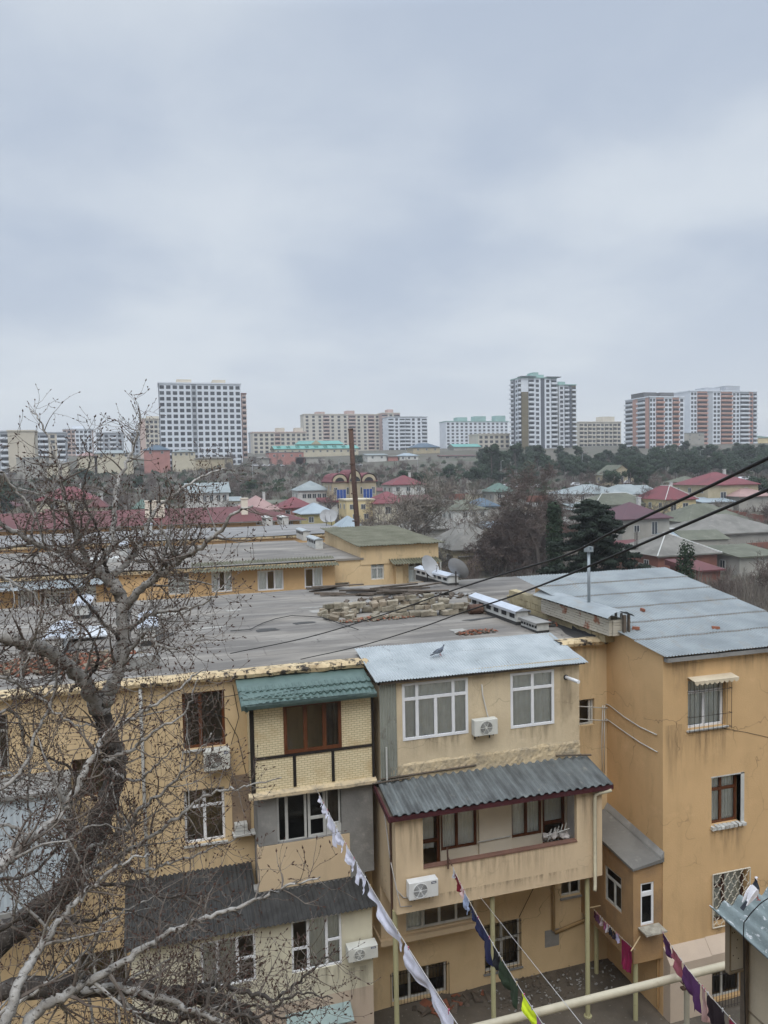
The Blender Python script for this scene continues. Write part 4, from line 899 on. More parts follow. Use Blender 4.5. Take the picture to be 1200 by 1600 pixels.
def vent_stack(label, pa, pb, z0, w=.5, h=.55, capm=ALU, wallm=OLDW, ridge=.14, nhole=6, tar=True):
    A, B = Vector(pa), Vector(pb); c = (A+B)/2; t = thing('vent_stack', label, 'vent', (c.x, c.y, z0), 'roof vent stacks'); L_ = (B-A).length; u = (B-A).normalized()
    fr_ = Fr((A.x, A.y, 0), u, Vector((-u.y, u.x, 0)))
    mb = MB(); mb.box(fr_, 0, L_, -w/2, w/2, z0-.1, z0+h); mb.build('brick_base', wallm, t)
    if tar: mb = MB(); mb.box(fr_, -.01, L_+.01, -w/2-.01, w/2+.01, z0-.1, z0+h*.35); mb.build('tar_skirt', MATS['black_tar'], t)
    mb = MB()
    for i in range(nhole):
        for s in (-1, 1):
            a = L_*(i+.5)/nhole; mb.box(fr_, a-L_/nhole*.28, a+L_/nhole*.28, s*w/2-.02, s*w/2+.004, z0+h*.55, z0+h*.85)
    mb.build('vent_opening', DARKIN, t)
    mb = MB(); e = .08
    P = [fr_(-e, -w/2-e, z0+h+.02), fr_(L_+e, -w/2-e, z0+h+.02), fr_(L_+e, 0, z0+h+ridge), fr_(-e, 0, z0+h+ridge), fr_(L_+e, w/2+e, z0+h+.02), fr_(-e, w/2+e, z0+h+.02)]
    for dz in (0, -.02):
        Q = [q+Vector((0, 0, dz)) for q in P]; mb.quad(Q[0], Q[1], Q[2], Q[3]); mb.quad(Q[3], Q[2], Q[4], Q[5])
    mb.quad(P[0], P[1], P[1]-Vector((0, 0, .1)), P[0]-Vector((0, 0, .1))); mb.quad(P[4], P[5], P[5]-Vector((0, 0, .1)), P[4]-Vector((0, 0, .1)))
    mb.quad(P[0], P[3], P[5]); mb.quad(P[1], P[4], P[2])
    mb.build('metal_cap', capm, t)
    return t
a = P3(683, 912, ZR); vent_stack('white vent stack with shiny peaked cap between two satellite dishes', (a.x, a.y+2.6, 0), (a.x+.4, a.y-1.3, 0), ZR, .6, .55)
a = P3(768, 950, ZR); b = P3(828, 985, ZR)
vent_stack('long white vent stack with peeling metal cap by the block parapet', (13.2, 30.4, 0), (13.35, 26.4, 0), ZR, .5, .6)
vent_stack('short vent stack with a missing cap next to the corrugated balcony roof', (13.38, 26.1, 0), (13.42, 24.9, 0), ZR, .48, .42, capm=GREYC, ridge=.03)
a = P3(93, 1025, ZR); vent_stack('white vent stack seen through the branches left of the white board', (a.x-.1, a.y+2.2, 0), (a.x-.1, a.y-.6, 0), ZR, .55, .7)
a = P3(232, 1008, ZR); vent_stack('white vent stack right of the tree trunk', (a.x, a.y+2.4, 0), (a.x, a.y-.4, 0), ZR, .55, .7)
a = P3(130, 965, ZR); vent_stack('far white vent stack near the back edge of the roof behind the tree', (a.x, a.y+2.0, 0), (a.x, a.y-.6, 0), ZR, .55, .6)
p = P3(132, 1000, ZR); mb = MB(); mb.rbox((p.x, p.y, zr0+.22), (1.5, 1.3, .05), (.12, .03, .15)); mb.rbox((p.x-.3, p.y, zr0+.08), (.3, .3, .16)); o = mb.build('board', mat('white_board', (.55, .58, .6), (.48, .5, .52), rough=.5, bump=0)); tag(o, 'flat white board lying on the roof near the tree trunk', 'board')
p = P3(205, 1052, ZR); mb = MB(); mb.rbox((p.x+.4, p.y+.3, zr0+.2), (.9, .4, .4), jit=.02); mb.build('vent_box', GREYC, B1)

def dish(label, base, aim, R_=.55, hgt=1.0):
    t = thing('satellite_dish', label, 'satellite dish', base, 'satellite dishes on the flat roof'); b = Vector(base)
    mb = MB(); mb.tube([b, b+Vector((0, 0, hgt))], .035, 8); mb.build('mast', DARKM, t)
    ax = Vector(aim).normalized(); s = ax.cross(Vector((0, 0, 1))).normalized(); q = s.cross(ax); C_ = b+Vector((0, 0, hgt))+ax*.12
    mb = MB(); nr, na = 6, 28
    for layer in (0, 1):
        o_ = len(mb.v)
        for i in range(nr+1):
            for k in range(na):
                r = R_*i/nr; an = 2*PI*k/na; p = C_+s*r*math.cos(an)+q*r*1.08*math.sin(an)+ax*(.16*(r/R_)**2 - .015*layer); mb.v.append(tuple(p))
        for i in range(nr):
            for k in range(na): k2 = (k+1) % na; mb.f.append((o_+i*na+k, o_+i*na+k2, o_+(i+1)*na+k2, o_+(i+1)*na+k)); mb.m.append(0)
    mb.build('reflector', DISHM, t, smooth='keep')
    mb = MB(); f = C_+ax*.62-q*.12; mb.tube([C_-q*R_*1.0+ax*.15, f], .015, 5); mb.build('feed_arm', DARKM, t)
    mb = MB(); mb.tube([f, f-ax*.14], .04, 8); mb.build('receiver', OLDW, t)
a = P3(668, 910, ZR); dish('large grey satellite dish left of the peaked vent stack', (a.x, a.y, ZR), (.45, -.75, .5), .62, .75)
a = P3(716, 918, ZR); dish('satellite dish tilted up at the right of the peaked vent stack', (a.x, a.y+.3, ZR), (.75, .5, .55), .6, .8)
# loose cable on the roof felt
mb = MB(); pts = []
for x, y in ((360, 987), (390, 985), (410, 975), (430, 968), (455, 963), (480, 964), (505, 966), (530, 975), (560, 985)): p = P3(x, y, ZR+.1); pts.append((p.x, p.y, ZR+.13))
mb.tube(pts, .016, 5); o = mb.build('loose_cable', WIREM); tag(o, 'thin black cable lying curled on the grey roof felt', 'cable')

# ================================================================== rear apartment blocks
def box_building(lab, X0, X1, Y0, Y1, zr, wallm, roofm, wins, eave=None):
    t = thing('apartment_building', lab, 'apartment building', (X1, Y0, 0)); f = front(Y0)
    hs = [Rf(*w[:4], Y0) for w in wins]
    mb = MB(); mb.holes(f, X0, X1, 0, zr, hs, th=.2)
    mb.quad((X0, Y0, 0), (X0, Y1, 0), (X0, Y1, zr), (X0, Y0, zr)); mb.quad((X1, Y0, 0), (X1, Y1, 0), (X1, Y1, zr), (X1, Y0, zr)); mb.quad((X0, Y1, 0), (X1, Y1, 0), (X1, Y1, zr), (X0, Y1, zr))
    mb.quad((X0, Y0+.8, 0), (X1, Y0+.8, 0), (X1, Y0+.8, zr-.01), (X0, Y0+.8, zr-.01))
    mb.build('wall', wallm, t)
    for w, h in zip(wins, hs):
        kind = w[4]
        if kind == 'w3': window(t, f, *h, cells((0, .36, .66, 1), (0, 1)), PVC, dep=.05, fw=.09, curtains=[(0, .4, 0, 1, 4), (.66, 1, 0, 1, 4)])
        elif kind == 'w2': window(t, f, *h, cells((0, .5, 1), (0, 1)), PVC, dep=.05, fw=.09, curtains=[(.5, 1, 0, 1, 4)])
        elif kind == 'w4': window(t, f, *h, cells((0, .5, 1), (0, .66, 1)), OLDW, dep=.1, fw=.09, curtains=[(0, 1, 0, .8, 7)])
        elif kind == 'g': window(t, f, *h, cells((0, .17, .34, .5, .67, .84, 1), (0, .7, 1)), PVC, dep=.05, fw=.07, curtains=[(.2, .6, 0, 1, 7)])
        else: window(t, f, *h, [(0, 1, 0, 1)], OLDW, dep=.1, fw=.08)
    if roofm:
        mb = MB(); nx, ny = 24, 8
        for j in range(ny+1):
            for i in range(nx+1):
                x = X0-.1+(X1-X0+.2)*i/nx; y = Y0-.25+(Y1-Y0+.4)*j/ny; mb.v.append((x, y, zr+.09+.07*noise.noise(Vector((x*.15, y*.2, 5)))))
        for j in range(ny):
            for i in range(nx): q = j*(nx+1)+i; mb.f.append((q, q+1, q+nx+2, q+nx+1)); mb.m.append(0)
        mb.build('roof', roofm, t, smooth='keep')
        mb = MB(); mb.box(f, X0-.1, X1+.1, -.05, .25, zr-.2, zr-.0); mb.build('cornice', PEELED, t)
    return t
XE2 = at(687, 870, Y=52).x; XM2 = at(523, 880, Y=51.5).x
t = box_building('second ochre block behind the foreground roof, mossy corrugated eaves over its top windows', -30, XM2, 51.5, 67.5, 11.4, ORANGE, FELT,
    [(402, 892, 443.5, 921, 'w3'), (475.5, 888, 504.5, 917, 'w2'), (330, 893, 363, 924, 'w3'), (262, 897, 296, 928, 'w4'), (27, 917, 60, 950, 'g'), (61, 916, 110, 950, 'g'), (119, 910, 151, 942, 'w4'), (-60, 918, -20, 950, 'w3')])
f = front(51.5)
a = at(300, 886, Y=51.5); b = at(523, 878, Y=51.5)
mb = MB(); corr(mb, (a.x, 50.6, 11.2), (XM2+.1, 50.6, 11.2), (a.x, 52.6, 11.62), 46, .05, 2, 6); mb.build('eaves_roof', MOSSC, t)
a = at(-60, 906, Y=51.5); b = at(134, 900, Y=51.5); c = at(142, 900, Y=51.5); d = at(180, 900, Y=51.5)
mb = MB(); corr(mb, (a.x, 50.3, 10.75), (b.x, 50.3, 10.75), (a.x, 52.2, 11.5), 40, .03, 2, 6); corr(mb, (c.x, 50.6, 10.8), (d.x, 50.6, 10.8), (c.x, 52.2, 11.5), 8, .03, 2, 6); mb.build('eaves_roof', BLUEM, t)
# right hand section with raised mossy roof
t2 = box_building('right end of the second ochre block, with raised mossy single-pitch roof', XM2, XE2, 52.3, 66, 11.3, ORANGE2, None,
    [(579.5, 879, 600.5, 905, 'w4'), (521, 911, 546, 917, 'o'), (638, 879, 660, 909, 'w4')])
XG = at(563, 854, Y=52.3).x; zg = at(563, 853, Y=52.3).z
mb = MB(); mb.quad((XG, 52.25, 10.9), (XE2, 52.25, 10.9), (XE2, 52.25, zg), (XG, 52.25, zg)); mb.quad((XG, 52.25, 10.9), (XG, 64, 10.9), (XG, 64, 12.6), (XG, 52.25, zg)); mb.quad((XE2, 52.25, 10.9), (XE2, 64, 10.9), (XE2, 64, 12.6), (XE2, 52.25, zg))
mb.build('upper_wall', ORANGE2, t2)
mb = MB(); bl = at(514, 832, Z=12.7); brr = at(619, 830, Z=12.7)
mb.sheet((XG-.3, 51.9, zg+.02), (XE2+.4, 51.9, zg+.02), (XG-.3, 64.5, 12.75), 120, 8, lambda u, v: .035*math.sin(u*2*PI*30)+.05*noise.noise(Vector((u*8, v*5, 1))), .03)
mb.build('roof', MOSSC, t2)
mb = MB(); mb.box(W0, XM2, XG+.2, 52.2, 66, 11.28, 11.42); mb.build('roof', FELT, t2)
mb = MB(); a = at(609, 869, Y=52); corr(mb, (a.x, 51.2, 10.95), (XE2-.1, 51.2, 10.95), (a.x, 52.3, 11.22), 18, .05, 1, 6); mb.build('canopy', MOSSC, t2)
mb = MB(); a = at(618, 880, Y=52); mb.box(front(52.3), a.x, a.x+.5, 0.002, .4, 0, 10.7); mb.build('wall_pier', ORANGE2, t2)
mb = MB(); mb.tube([(XE2+.08, 52.1, 10.9), (XE2+.08, 52.1, 2)], .07, 6); mb.build('drain_pipe', OLDW, t2)
for (px, py, L_, lab) in ((479, 843, 3.5, 'white vent stack at the back of the second roof'), (499, 858, 3.5, 'white vent stack nearer the eaves of the second roof'), (547, 858, 5.0, 'long blue-white vent stack beside the mossy roof')):
    a = P3(px, py, 11.4); vent_stack(lab, (a.x, a.y+L_, 0), (a.x, a.y, 0), 11.4, .6, .75, tar=False, nhole=5, capm=BLUEC, wallm=OLDW)
for (px, py, lab) in ((150, 880, 'flat white roof hatch on the second roof behind the tree'), (430, 864, None)):
    if lab:
        a = P3(px, py, 11.4); mb = MB(); mb.rbox((a.x, a.y, 11.6), (3.2, 1.6, .3), (0, 0, .1)); o = mb.build('roof_hatch', OLDW); tag(o, lab, 'hatch')
a = P3(193, 870, 11.4); vent_stack('curved white vent stack on the second roof behind the tree', (a.x, a.y+3, 0), (a.x, a.y, 0), 11.4, .6, .8, tar=False)
X3 = P3(528, 822, 11.2).x
t3 = box_building('third ochre block further back with flat grey felt roof', -36, X3, 79, 94.5, 11.0, ORANGE, FELT2, [(100, 855, 118, 866, 'w2'), (170, 852, 188, 862, 'w2')])
for (px, py, lab) in ((421, 818, 'white vent stack at the left of the third roof'), (446, 817, 'white vent stack at the middle of the third roof')):
    a = P3(px, py, 11.2); vent_stack(lab, (a.x, a.y+4, 0), (a.x, a.y, 0), 11.0, .8, .9, tar=False, nhole=4, capm=OLDW)
a = P3(232, 835, 11.2); vent_stack('tall white vent stack on the third roof behind the tree', (a.x, a.y+3, 0), (a.x, a.y, 0), 11.0, .8, 1.2, tar=False, nhole=4)
# fourth block under a long red roof
X4 = at(468, 812, Y=108).x
wl = [(400, 812, 412, 820, 'w2'), (416, 812, 430, 820, 'w3'), (436, 812, 458, 820, 'g')]+[(x, 822, x+14, 829, 'w3') for x in (60, 125, 175, 205, 260, 300)]
t4 = box_building('fourth ochre block under a long dark red roof', -46, X4, 108, 122, 10.9, ORANGE, None, wl)
mb = MB(); e = .9
A_ = [(-47, 107, 10.9), (X4+e, 107, 10.9), (X4+e, 123, 10.9), (-47, 123, 10.9)]; r0, r1 = (-44, 115, 12.7), (X4-6, 115, 12.7)
mb.quad(A_[0], A_[1], r1, r0); mb.quad(A_[1], A_[2], r1); mb.quad(A_[2], A_[3], r0, r1); mb.quad(A_[3], A_[0], r0); mb.quad(*A_)
mb.build('roof', DREDT, t4)
mb = MB(); mb.box(front(108), -47, X4+e, .6, .9, 10.75, 10.9); mb.build('eaves', OLDW, t4)
for px in (232, 252, 382, 240): 
    a = at(px, 802, Y=111); mb = MB(); mb.box(W0, a.x-.45, a.x+.45, 110.5, 111.5, 11.3, 13.9); mb.box(W0, a.x-.55, a.x+.55, 110.4, 111.6, 13.9, 14.05); mb.build('chimney', LIGHTW, t4)
for (px, lab) in ((510, 'small grey satellite dish at the roof corner left of the steel chimney'), (518, 'white satellite dish next to the small grey one by the steel chimney')):
    a = P3(px, 820, 11.2); dish(lab, (a.x, a.y, 11.0), (-.3, -.8, .4), .75, 1.2)

# steel chimney
c0 = at(557, 833, Y=76); c1 = at(556, 670, Y=76)
ch = thing('steel_chimney', 'tall thin rusty steel chimney pipe rising above the rear roofs', 'chimney', (c0.x, 76, 0))
mb = MB(); mb.tube([(c0.x+.25, 76, 0), (c0.x+.1, 76, 12), (c0.x-.12, 76, 16), (c0.x-.38, 76, c1.z)], [.28, .27, .26, .25], 14); mb.build('pipe', RUST, ch, smooth=True)
mb = MB()
for z in (9, 12.4, 15.2, 18.2): mb.tube([(c0.x+.25-.63*z/c1.z, 76, z), (c0.x+.25-.63*z/c1.z, 76, z+.12)], .31, 14)
mb.tube([(c0.x-.375, 76, c1.z-.1), (c0.x-.38, 76, c1.z+.02)], .28, 14); mb.build('flange', RUST, ch)
# ================================================================== cables overhead
def cat_pts(pts, n=10):
    P = [Vector(p) for p in pts]; out = []
    P = [P[0]*2-P[1]]+P+[P[-1]*2-P[-2]]
    for i in range(1, len(P)-2):
        for k in range(n):
            t = k/n; a, b, c, d = P[i-1], P[i], P[i+1], P[i+2]
            out.append(.5*((2*b)+(c-a)*t+(2*a-5*b+4*c-d)*t*t+(3*b-a-3*c+d)*t**3))
    out.append(P[-2]); return out
def pxline(pp, n=8): return cat_pts([at(x, y, D=d) for x, y, d in pp], n)
mb = MB(); mb.tube(pxline([(1290, 676, 4.6), (1200, 716, 5), (1090, 769, 6), (960, 830, 7.5), (880, 869, 9), (780, 899, 11.5), (700, 925, 14), (600, 960, 17.5), (480, 996, 21), (360, 1021, 24.2)]), .0135, 6)
o = mb.build('overhead_cable', WIREM, smooth=True); tag(o, 'black overhead cable, upper of the two crossing the roofs from the right', 'cable')
mb = MB(); mb.tube(pxline([(1290, 726, 4.6), (1200, 765, 5), (1090, 812, 6), (960, 868, 7.5), (870, 905, 9), (790, 935, 11.5), (720, 958, 14), (650, 983, 17.5), (560, 1010, 21), (470, 1030, 23.6)]), .0125, 6)
o = mb.build('overhead_cable', WIREM, smooth=True); tag(o, 'black overhead cable, lower of the two crossing the roofs from the right', 'cable')

# ================================================================== washing lines
def cloth(label, A, B, s0, s1, drop, col, cat='laundry', group=None, seed=0, taper=0, kind='cloth', dropb=None, col2=None):
    """hung over the line from fraction s0 to s1; hem may hang unevenly"""
    random.seed(seed); nu, nv = 26, 10; dropb = drop if dropb is None else dropb
    g_ = (s1-s0)*.05; s0 += g_; s1 -= g_; drop *= .88; dropb *= .88
    side = (B-A).cross(Vector((0, 0, 1))).normalized(); mb = MB(); ph = random.random()*10
    top0 = line_pt(A, B, s0); 
    for j in range(nv+1):
        for i in range(nu+1):
            u, v = i/nu, j/nv; p = line_pt(A, B, s0+(s1-s0)*(u+ (taper*(u-.5)*-v)))
            sagtop = -.02*(1-abs(math.cos(u*PI*2)))*1.0
            dr = drop+(dropb-drop)*u + .025*math.sin(u*7+ph)
            w = v*(.035*math.sin(u*9+ph)+.015*math.sin(u*21+ph*2)) + .05*v*noise.noise(Vector((u*3+ph, v*3, 0))) + .02*math.sin(v*3+ph)*v
            if kind == 'top' : dr *= (1.0 if .15 < u < .85 else .85)
            if kind == 'trousers': dr *= (1.0 if abs(u-.5) > .06 else .5)
            p = p + side*w*1.3 + Vector((0, 0, -.01+sagtop-dr*v)); mb.v.append(tuple(p))
    for j in range(nv):
        for i in range(nu): q = j*(nu+1)+i; mb.f.append((q, q+1, q+nu+2, q+nu+1)); mb.m.append(0)
    m = mat('fabric_%02d' % seed, col, col2 or tuple(c*.85 for c in col), rough=.95, scale=6, bump=.3, bs=60)
    t = thing('laundry_item', label, cat, line_pt(A, B, (s0+s1)/2), group)
    c_ = mb.build('fabric', m, t, smooth='keep')
    for s in (s0+(s1-s0)*.08, s1-(s1-s0)*.08):
        p = line_pt(A, B, s); k = MB(); k.rbox(p+Vector((0, 0, -.005)), (.016, .016, .07)); k.build('peg', mat('peg_%d' % (seed % 3), [(.5, .4, .25), (.5, .12, .2), (.6, .6, .6)][seed % 3], bump=0), t)
    return t
SAG = .35
def line_pt(A, B, s):
    p = A.lerp(B, s); p.z -= SAG*4*s*(1-s)*(LN/14); return p
def washline(label, A, B, r=.006, off=.0):
    mb = MB(); pts = [line_pt(A, B, i/30) for i in range(31)]; mb.tube(pts, r, 5)
    t = thing('washing_line', label, 'washing line', A); mb.build('rope', ROPEM, t, smooth=True); return t
# 1: white laundry
A = at(494, 1232, Y=21.75); B0 = at(744, 1606, D=9); B = A+(B0-A)*1.45; LN = (B-A).length; SAG = .25
washline('washing line hung with white laundry running from the grey balcony towards the camera', A, B)
G1 = 'white laundry on the left washing line'
its = [(.03, .075, .16, .2, 'cloth', 'white scrap of cloth nearest the balcony on the white laundry line'), (.075, .125, .34, .36, 'top', 'small white shirt, second along the white laundry line from the balcony'), (.128, .19, .5, .8, 'trousers', 'white long johns hanging deepest on the white laundry line'),
       (.19, .262, .4, .38, 'cloth', 'crumpled white towel just after the hanging long johns'), (.262, .335, .38, .44, 'top', 'pale lavender-white shirt in the middle of the white laundry line'), (.336, .40, .46, .44, 'trousers', 'white garment with a dangling end by the support pole'),
       (.40, .56, .36, .4, 'cloth', 'long white bed sheet on the white laundry line'), (.56, .71, .4, .36, 'cloth', 'nearest white sheet, at the bottom end of the white laundry line')]
for i, (s0, s1, d0, d1, k, lab) in enumerate(its): cloth(lab, A, B, s0*.92, s1*.92, d0*.8, (.78, .78, .9), 'laundry', G1, 30+i, kind=k, dropb=d1*.8)
# 2: dark and coloured laundry
A = at(706, 1352, Y=20.25); B0 = at(872, 1604, D=9.5); B = A+(B0-A)*1.4; LN = (B-A).length
ln2 = washline('washing line with dark and neon laundry running from the beige balcony rail', A, B)
mb = MB(); mb.tube([A+Vector((0, .35, .35)), A+Vector((0, .3, -.25))], .03, 5); mb.tube([A+Vector((0, .3, .1)), A], .02, 5); mb.build('bracket', RUST, ln2)
G2 = 'coloured laundry on the middle washing line'
its = [(.02, .05, .3, .35, (.6, .6, .65), 'cloth', 'white rag nearest the beige balcony'), (.045, .12, .38, .5, (.22, .015, .03), 'top', 'dark red top near the beige balcony'), (.125, .18, .3, .42, (.7, .5, .48), 'cloth', 'pale pink cloth after the dark red top'),
       (.18, .24, .5, .62, (.35, .42, .6), 'top', 'light blue shirt on the middle washing line'), (.245, .31, .35, .35, (.02, .025, .07), 'cloth', 'small navy cloth before the blue trousers'), (.315, .44, .45, .85, (.018, .022, .08), 'trousers', 'long navy trousers on the middle washing line'),
       (.445, .50, .6, .5, (.012, .012, .016), 'cloth', 'black garment between navy trousers and dark green one'), (.5, .61, .6, .7, (.03, .05, .025), 'top', 'dark green shirt beside the neon yellow one'), (.615, .76, .24, .3, (.74, .9, .03), 'cloth', 'neon yellow fringed strip at the near end of the line'), (.66, .72, .45, .5, (.35, .16, .33), 'cloth', 'mauve cloth hanging under the neon yellow strip')]
for i, (s0, s1, d0, d1, c, k, lab) in enumerate(its): cloth(lab, A, B, s0*.94, s1*.94, d0*.7, c, 'laundry', G2, 50+i, kind=k, dropb=d1*.7)
A2 = at(750, 1401, Y=20.5); B2_ = at(912, 1604, D=10); mb = MB(); mb.tube([A2, A2.lerp(B2_, .5), A2+(B2_-A2)*1.3], .006, 4); t = thing('washing_line', 'empty pale washing line right of the coloured laundry', 'washing line', A2); mb.build('rope', ROPEM, t)
# 3: purple laundry at the right
A = at(1033, 1452, Y=19.8); B0 = at(1178, 1604, D=10.5); B = A+(B0-A)*1.35; LN = (B-A).length; SAG = .2
washline('washing line with purple and crimson laundry at the lower right', A, B)
G3 = 'purple and crimson laundry at the lower right'
its = [(.02, .15, .5, .75, (.1, .025, .12), 'top', 'small purple top nearest the side bay'), (.16, .30, .45, .9, (.42, .12, .16), 'cloth', 'faded rose cloth beside the small purple top'), (.31, .47, .75, 1.1, (.11, .03, .13), 'top', 'large purple shirt at the gas pipe'),
       (.475, .5, .9, 1.0, (.5, .32, .3), 'cloth', 'narrow pink scarf between purple and black shirts'), (.505, .62, .8, 1.1, (.02, .008, .014), 'top', 'black maroon shirt before the crimson cloth'), (.63, .72, .8, .9, (.3, .015, .06), 'cloth', 'crimson cloth near the lower right corner'), (.725, .8, .7, .9, (.25, .02, .06), 'top', 'dark crimson shirt, nearest one on the lower right line')]
for i, (s0, s1, d0, d1, c, k, lab) in enumerate(its): cloth(lab, A, B, s0, s1, d0*.72, c, 'laundry', G3, 70+i, kind=k, dropb=d1*.72)
# little line along the side bay
A = at(925, 1420, X=13.55); B = at(966, 1458, X=13.55); B = Vector((13.55, B.y-.9, B.z)); A = Vector((13.55, A.y, B.z)); LN = (B-A).length; SAG = .3
t = washline('short washing line along the flank of the side bay', A, B, .004)
mb = MB(); q = at(1000, 1453, Y=20.05); mb.tube([(q.x, 20.05, B.z), (13.4, B.y, B.z)], .02, 5); mb.tube([(13.88, A.y, A.z), (13.4, A.y, A.z)], .02, 5); mb.build('rod', mat('pale_wood_rod', (.5, .38, .22), bump=.05), t)
cols = [(.08, .02, .04), (.12, .05, .1), (.5, .4, .45), (.3, .1, .2), (.55, .5, .55), (.02, .02, .03), (.03, .02, .03), (.45, .42, .6)]
for i, c in enumerate(cols): cloth(['dark red sock', 'plum sock', 'pale pink underwear', 'berry coloured sock', 'white flowered underwear', 'black sock', 'second black sock', 'lilac cloth'][i]+' on the short line by the side bay', A, B, .05+i*.075, .11+i*.075, .28, c, 'laundry', 'small laundry by the side bay', 90+i)
cloth('magenta towel at the end of the short line by the side bay', A, B, .68, .93, 1.0, (.26, .015, .07), 'towel', None, 99)

# ================================================================== yard pipe and its post
a = at(740, 1612, Y=16); b = at(1180, 1490, Y=16)
gp = thing('gas_pipe', 'thick cream-painted overhead pipe crossing the yard at the lower right', 'pipe', (a.x, 16, a.z))
mb = MB(); z_ = at(980, 1548, Y=16).z; mb.tube([(4, 16, z_-.02), (13.0, 16, z_+.03), (20, 16, z_+.05)], .1, 16); mb.build('pipe', mat('cream_gas_pipe', (.5, .45, .34), (.42, .38, .28), rough=.5, scale=2, c3=(.3, .26, .19), s3=8, lo3=.6, hi3=.8, bump=.08), gp, smooth=True)
x = at(1073, 1560, Y=16).x; mb = MB(); mb.tube([(x, 16.0, 0), (x, 16.0, z_-.1)], .07, 12); mb.build('post', mat('grey_post', (.36, .34, .27), (.3, .28, .22), bump=.1), gp)
mb = MB(); mb.box(W0, x-.16, x+.16, 15.95, 16.05, z_-.32, z_-.27); mb.tube([(x, 15.8, z_-.3), (x, 16.3, z_-.3)], .02, 5); mb.build('bracket', RUST, gp)
# ================================================================== near shed corner with the pigeon
SX = at(1108, 1420, D=7.6); sh = thing('shed', 'near grey corrugated roof corner with pale rendered wall at the right edge', 'shed', (SX.x, SX.y, 10))
mb = MB(); nW = 7; W_ = .18*nW
def wv(u, v): return .042*math.cos(2*PI*nW*u)
x0, y0, z0 = SX.x-.0, SX.y, SX.z
mb.sheet((x0, y0-2.4, z0-.22), (x0+W_, y0-2.4, z0-.1), (x0, y0, z0), nW*12, 24, lambda u, v: wv(u, v)+.012*noise.noise(Vector((u*8, v*6, 2))), .012)
shm = mat('droppings_corrugated', (.21, .25, .25), (.15, .18, .18), scale=3, rough=.7, c3=(.55, .56, .57), s3=11, lo3=.57, hi3=.62, st3=(1.6, .6, 1), bump=.3, bs=30)
mb.build('roof', shm, sh, smooth='keep')
mb = MB(); mb.box(W0, x0+.32, x0+W_+2, y0-2.2, y0-.12, 0, z0-.1); 
mb.v = [(x, y, z if z < 1 else z-.02-(.3 if y < y0-1 else .0)) for x, y, z in mb.v]
mb.build('wall', mat('shed_render', (.52, .45, .34), (.44, .38, .29), scale=2, c3=(.3, .26, .2), s3=3, lo3=.6, hi3=.8, bump=.3, bs=14), sh)
mb = MB(); 
for k in range(8): mb.box(W0, x0+.312, x0+.3195, y0-2.2, y0-.12, z0-1.0-k*.42, z0-.985-k*.42)
mb.build('wall_joint', mat('joint_dark', (.22, .18, .13), bump=.1), sh)
pbx = at(1147, 1470, Y=y0-.15)
mb = MB(); h = .40; mb.box(W0, x0+.1, x0+.26, y0-.17, y0-.14, z0-.55, z0-.07); mb.build('panel', mat('pale_grey_panel', (.46, .43, .37), (.4, .37, .32), scale=4, bump=.1), sh)
mb = MB(); mb.box(W0, x0+.08, x0+.1, y0-.19, y0-.13, z0-.57, z0-.06); mb.box(W0, x0+.1, x0+.26, y0-.19, y0-.13, z0-.57, z0-.551); mb.build('panel_frame', mat('panel_frame_brown', (.2, .16, .11), bump=.1), sh)
mb = MB(); mb.box(W0, x0+.262, x0+.3, y0-.2, y0-.13, z0-1.6, z0-.08); mb.build('post', TIMBER, sh)
mb = MB()
for (a, b) in ((.13, .2), (.155, .2), (.19, .28), (.14, .43), (.2, .47), (.18, .36)): mb.tube([(x0+a, y0-.172, z0-b+.03), (x0+a, y0-.1745, z0-b+.03)], .006, 8)
mb.build('bolt_hole', DARKIN, sh)
mb = MB(); mb.hexa([(x0+.10, y0-.35, z0-.08), (x0+.25, y0-.42, z0-.12), (x0+.28, y0-.12, z0-.05), (x0+.13, y0-.05, z0-.03), (x0+.10, y0-.35, z0-.07), (x0+.25, y0-.42, z0-.11), (x0+.28, y0-.12, z0-.04), (x0+.13, y0-.05, z0-.02)]); mb.build('roof_flap', MATS['droppings_corrugated'], sh)
mb = MB(); pts = [at(x, y, D=d) for x, y, d in ((1260, 1375, 7.0), (1200, 1404, 7.0), (1180, 1420, 7.0), (1166, 1437, 7.05), (1162, 1450, 7.1), (1163, 1520, 7.2), (1165, 1620, 7.3))]
mb.tube(cat_pts(pts, 6), .005, 5); o = mb.build('thin_cable', WIREM); tag(o, 'thin dark cable draped over the near corrugated roof corner', 'cable')
